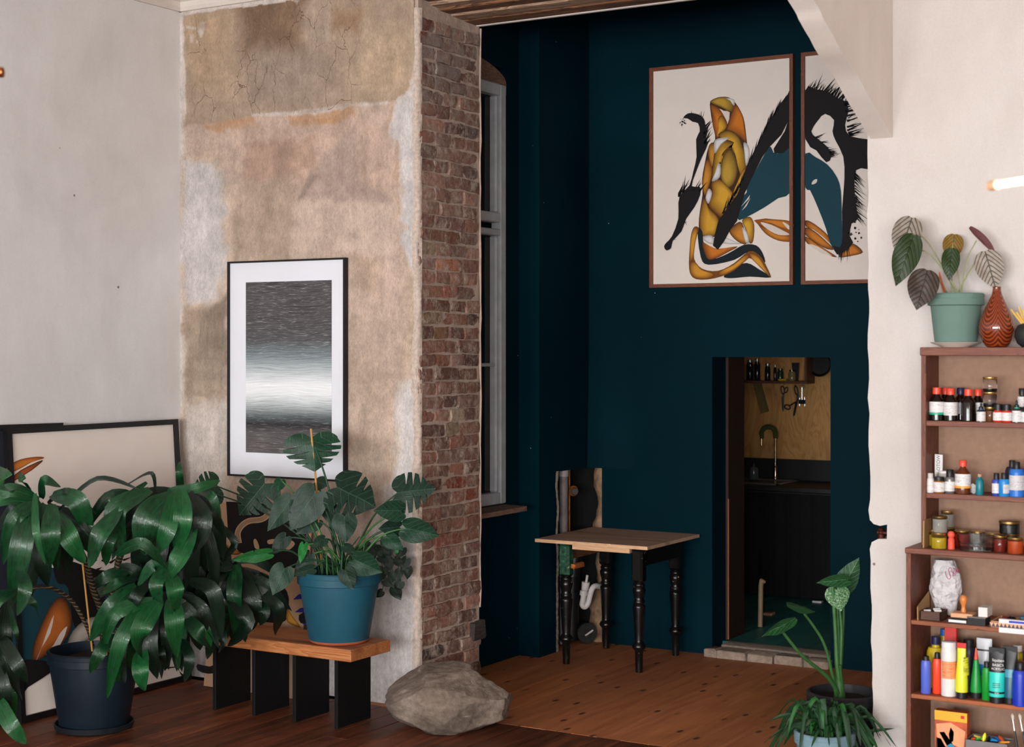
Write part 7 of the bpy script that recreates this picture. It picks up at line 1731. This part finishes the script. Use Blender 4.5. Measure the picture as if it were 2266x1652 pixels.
def sc2(t, p_):
    ring(kk2(965, 450), .012, .036, -.25, .0055, M_blk, t, 'handle'); ring(kk2(880, 610), .024, .016, .3, .005, M_blk, t, 'handle')
    blade(t, [kk2(955, 560), kk2(982, 545), kk2(950, 690), kk2(932, 698)], M_blk); MB().tube([kk2(905, 595), kk2(970, 555), kk2(975, 500)], .006, 8).build('arm', M_blk, t)
    MB().tube([kk2(985, 470), kk2(992, 520), kk2(975, 555)], .005, 8).build('arm', M_blk, t)
hooked('black kitchen shears hanging open beside the scissors', 'shears', 'scissors', 955, 410, sc2)
def cs_(t, p_):
    MB().tube([kk2(1020, 420), kk2(1020, 560)], .006, 8).build('screw', M_steel, t); ring(kk2(1022, 415), .022, .012, 0, .003, M_steel, t, 'handle')
    MB().tube([kk2(998, 520), kk2(996, 600)], .0055, 8).build('arm', M_steel, t); MB().tube([kk2(1045, 515), kk2(1047, 600)], .0055, 8).build('arm', M_steel, t)
    MB().cbox(kk2(990, 0).x, kk2(1052, 0).x, Yk - .008, Yk + .004, kk2(0, 560).z, kk2(0, 520).z, .003).build('body', M_blk, t)
hooked('steel corkscrew hanging at the right under the kitchen shelf', 'corkscrew', 'corkscrew', 1020, 395, cs_)
pn = kz(1195, 195, 11.52); ph = thing('black_pan', pn, 'round black pan hanging at the top of the plywood wall', 'pan')
MB().lathe([(.001, 0), (.08, 0), (.098, .03), (.095, .03), (.078, .004), (.001, .004)], pn, 36, Matrix.Rotation(math.pi / 2, 3, 'X')).build('pan_body', M_blk, ph, smooth=50)
MB().tube([pn + Vector((0, -.01, .11)), pn + Vector((0, -.01, .3))], .008, 8).build('handle', M_blk, ph)
cbp = [kk2(550, 360), kk2(620, 350), kk2(706, 650), kk2(630, 672)]
tag(MB().prism([q + Vector((0, -.018, 0)) for q in cbp], (0, .016, 0)).build('chopping_board', wood('olive_board', c8(84, 72, 34), c8(120, 104, 54), 'Z', 1.5, .7), smooth=0), 'narrow olive coloured board hanging slanted on the plywood', 'board')
# small things on the kitchen floor
fz3 = lambda x, y: onZ(1540 + x / 4.131, 1100 + y / 4.131, KZ)
p_ = fz3(1118, 962); tag(MB().cbox(p_.x - .04, p_.x + .03, p_.y - .02, p_.y + .02, KZ, KZ + .012, .003, .003).build('paper_scrap', plain('scrap', c8(196, 196, 194), .8)), 'white scrap lying on the teal kitchen floor', 'scrap')
p_ = fz3(665, 1075); tag(MB().cbox(p_.x - .03, p_.x + .035, p_.y - .03, p_.y + .03, KZ, KZ + .02, .004, .003).build('wood_wedge', plain('wedge_wood', c8(150, 112, 88), .8)), 'small wooden wedge on the kitchen floor by the door lining', 'wedge')
w0 = fz3(588, 1185); w1 = w0 + Vector((-.004, .02, .27))
tag(MB().tube([w0 + Vector((0, 0, .002)), w1, w1 + Vector((.012, -.01, .035)), w1 + Vector((.035, -.02, .03))], [.016, .016, .018, .01], 10).build('broom_stick', wood('pale_handle', c8(120, 98, 72), c8(150, 126, 96), 'Z', 2, .7)), 'pale wooden stick handle leaning inside the kitchen doorway', 'stick')
# unseen bulb, added to brighten the kitchen
lb = thing('fill_bulb', (-4.0, 10.4, 2.25), 'unseen bulb added under the kitchen ceiling as fill light', 'lamp')
M_bulb = bpy.data.materials.new('fill_bulb_glow'); M_bulb.use_nodes = True; q_ = M_bulb.node_tree.nodes['Principled BSDF']; q_.inputs['Emission Color'].default_value = (1, .8, .55, 1); q_.inputs['Emission Strength'].default_value = 60
MB().lathe([(.001, -.05), (.02, -.045), (.03, -.02), (.025, .01), (.012, .03), (.001, .03)], (-4.0, 10.4, 2.25), 16).build('bulb', M_bulb, lb)
MB().tube([(-4.0, 10.4, 2.28), (-4.0, 10.4, 2.45)], .004, 6).build('cable', M_blk, lb)

# ------------------------------------------------------------------ linear pendant lamps in the front room
M_copper2 = plain('copper_cap', c8(176, 98, 56), .3, .9, var=.1)
M_tube = bpy.data.materials.new('lit_tube'); M_tube.use_nodes = True; q_ = M_tube.node_tree.nodes['Principled BSDF']
q_.inputs['Emission Color'].default_value = (1, .74, .46, 1); q_.inputs['Emission Strength'].default_value = 9; q_.inputs['Base Color'].default_value = (1, .9, .8, 1)
M_tubeoff = bpy.data.materials.new('frosted_tube'); M_tubeoff.use_nodes = True; q_ = M_tubeoff.node_tree.nodes['Principled BSDF']; q_.inputs['Base Color'].default_value = (.8, .7, .6, 1); q_.inputs['Transmission Weight'].default_value = .3; q_.inputs['Roughness'].default_value = .3
pdir = Vector((.8068, -.6806, 0)).normalized()
a_ = onD(2192, 411, 4.2)
pl_ = thing('tube_pendant', a_ + pdir * .6, 'glowing warm tube pendant lamp at the right frame edge', 'lamp')
MB().tube([a_ + pdir * .014, a_ + pdir * 1.2], .0095, 14).build('tube', M_tube, pl_)
MB().tube([a_, a_ + pdir * .03], .0135, 14).build('end_cap', plain('cap_glass', c8(236, 180, 140), .3), pl_)
MB().tube([a_ + pdir * 1.18, a_ + pdir * 1.24], .015, 14).build('end_cap', M_copper2, pl_)
MB().tube([a_ + pdir * .9, Vector(((a_ + pdir * .9).x, (a_ + pdir * .9).y, ZC))], .0015, 6).build('wire', M_blk, pl_)
b_ = onD(7, 160, 4.6)
pdl = Vector((-.8556, -.5176, 0)).normalized()
pl2 = thing('tube_pendant', b_, 'copper coloured lamp end at the left frame edge', 'lamp')
MB().tube([b_, b_ + pdl * .05, b_ + pdl * .06], [.015, .017, .012], 14).build('end_cap', M_copper2, pl2)
MB().tube([b_ + pdl * .05, b_ + pdl * .8], .009, 14).build('tube', M_tubeoff, pl2)
MB().tube([b_ + pdl * .4, Vector(((b_ + pdl * .4).x, (b_ + pdl * .4).y, ZC))], .0015, 6).build('wire', M_blk, pl2)
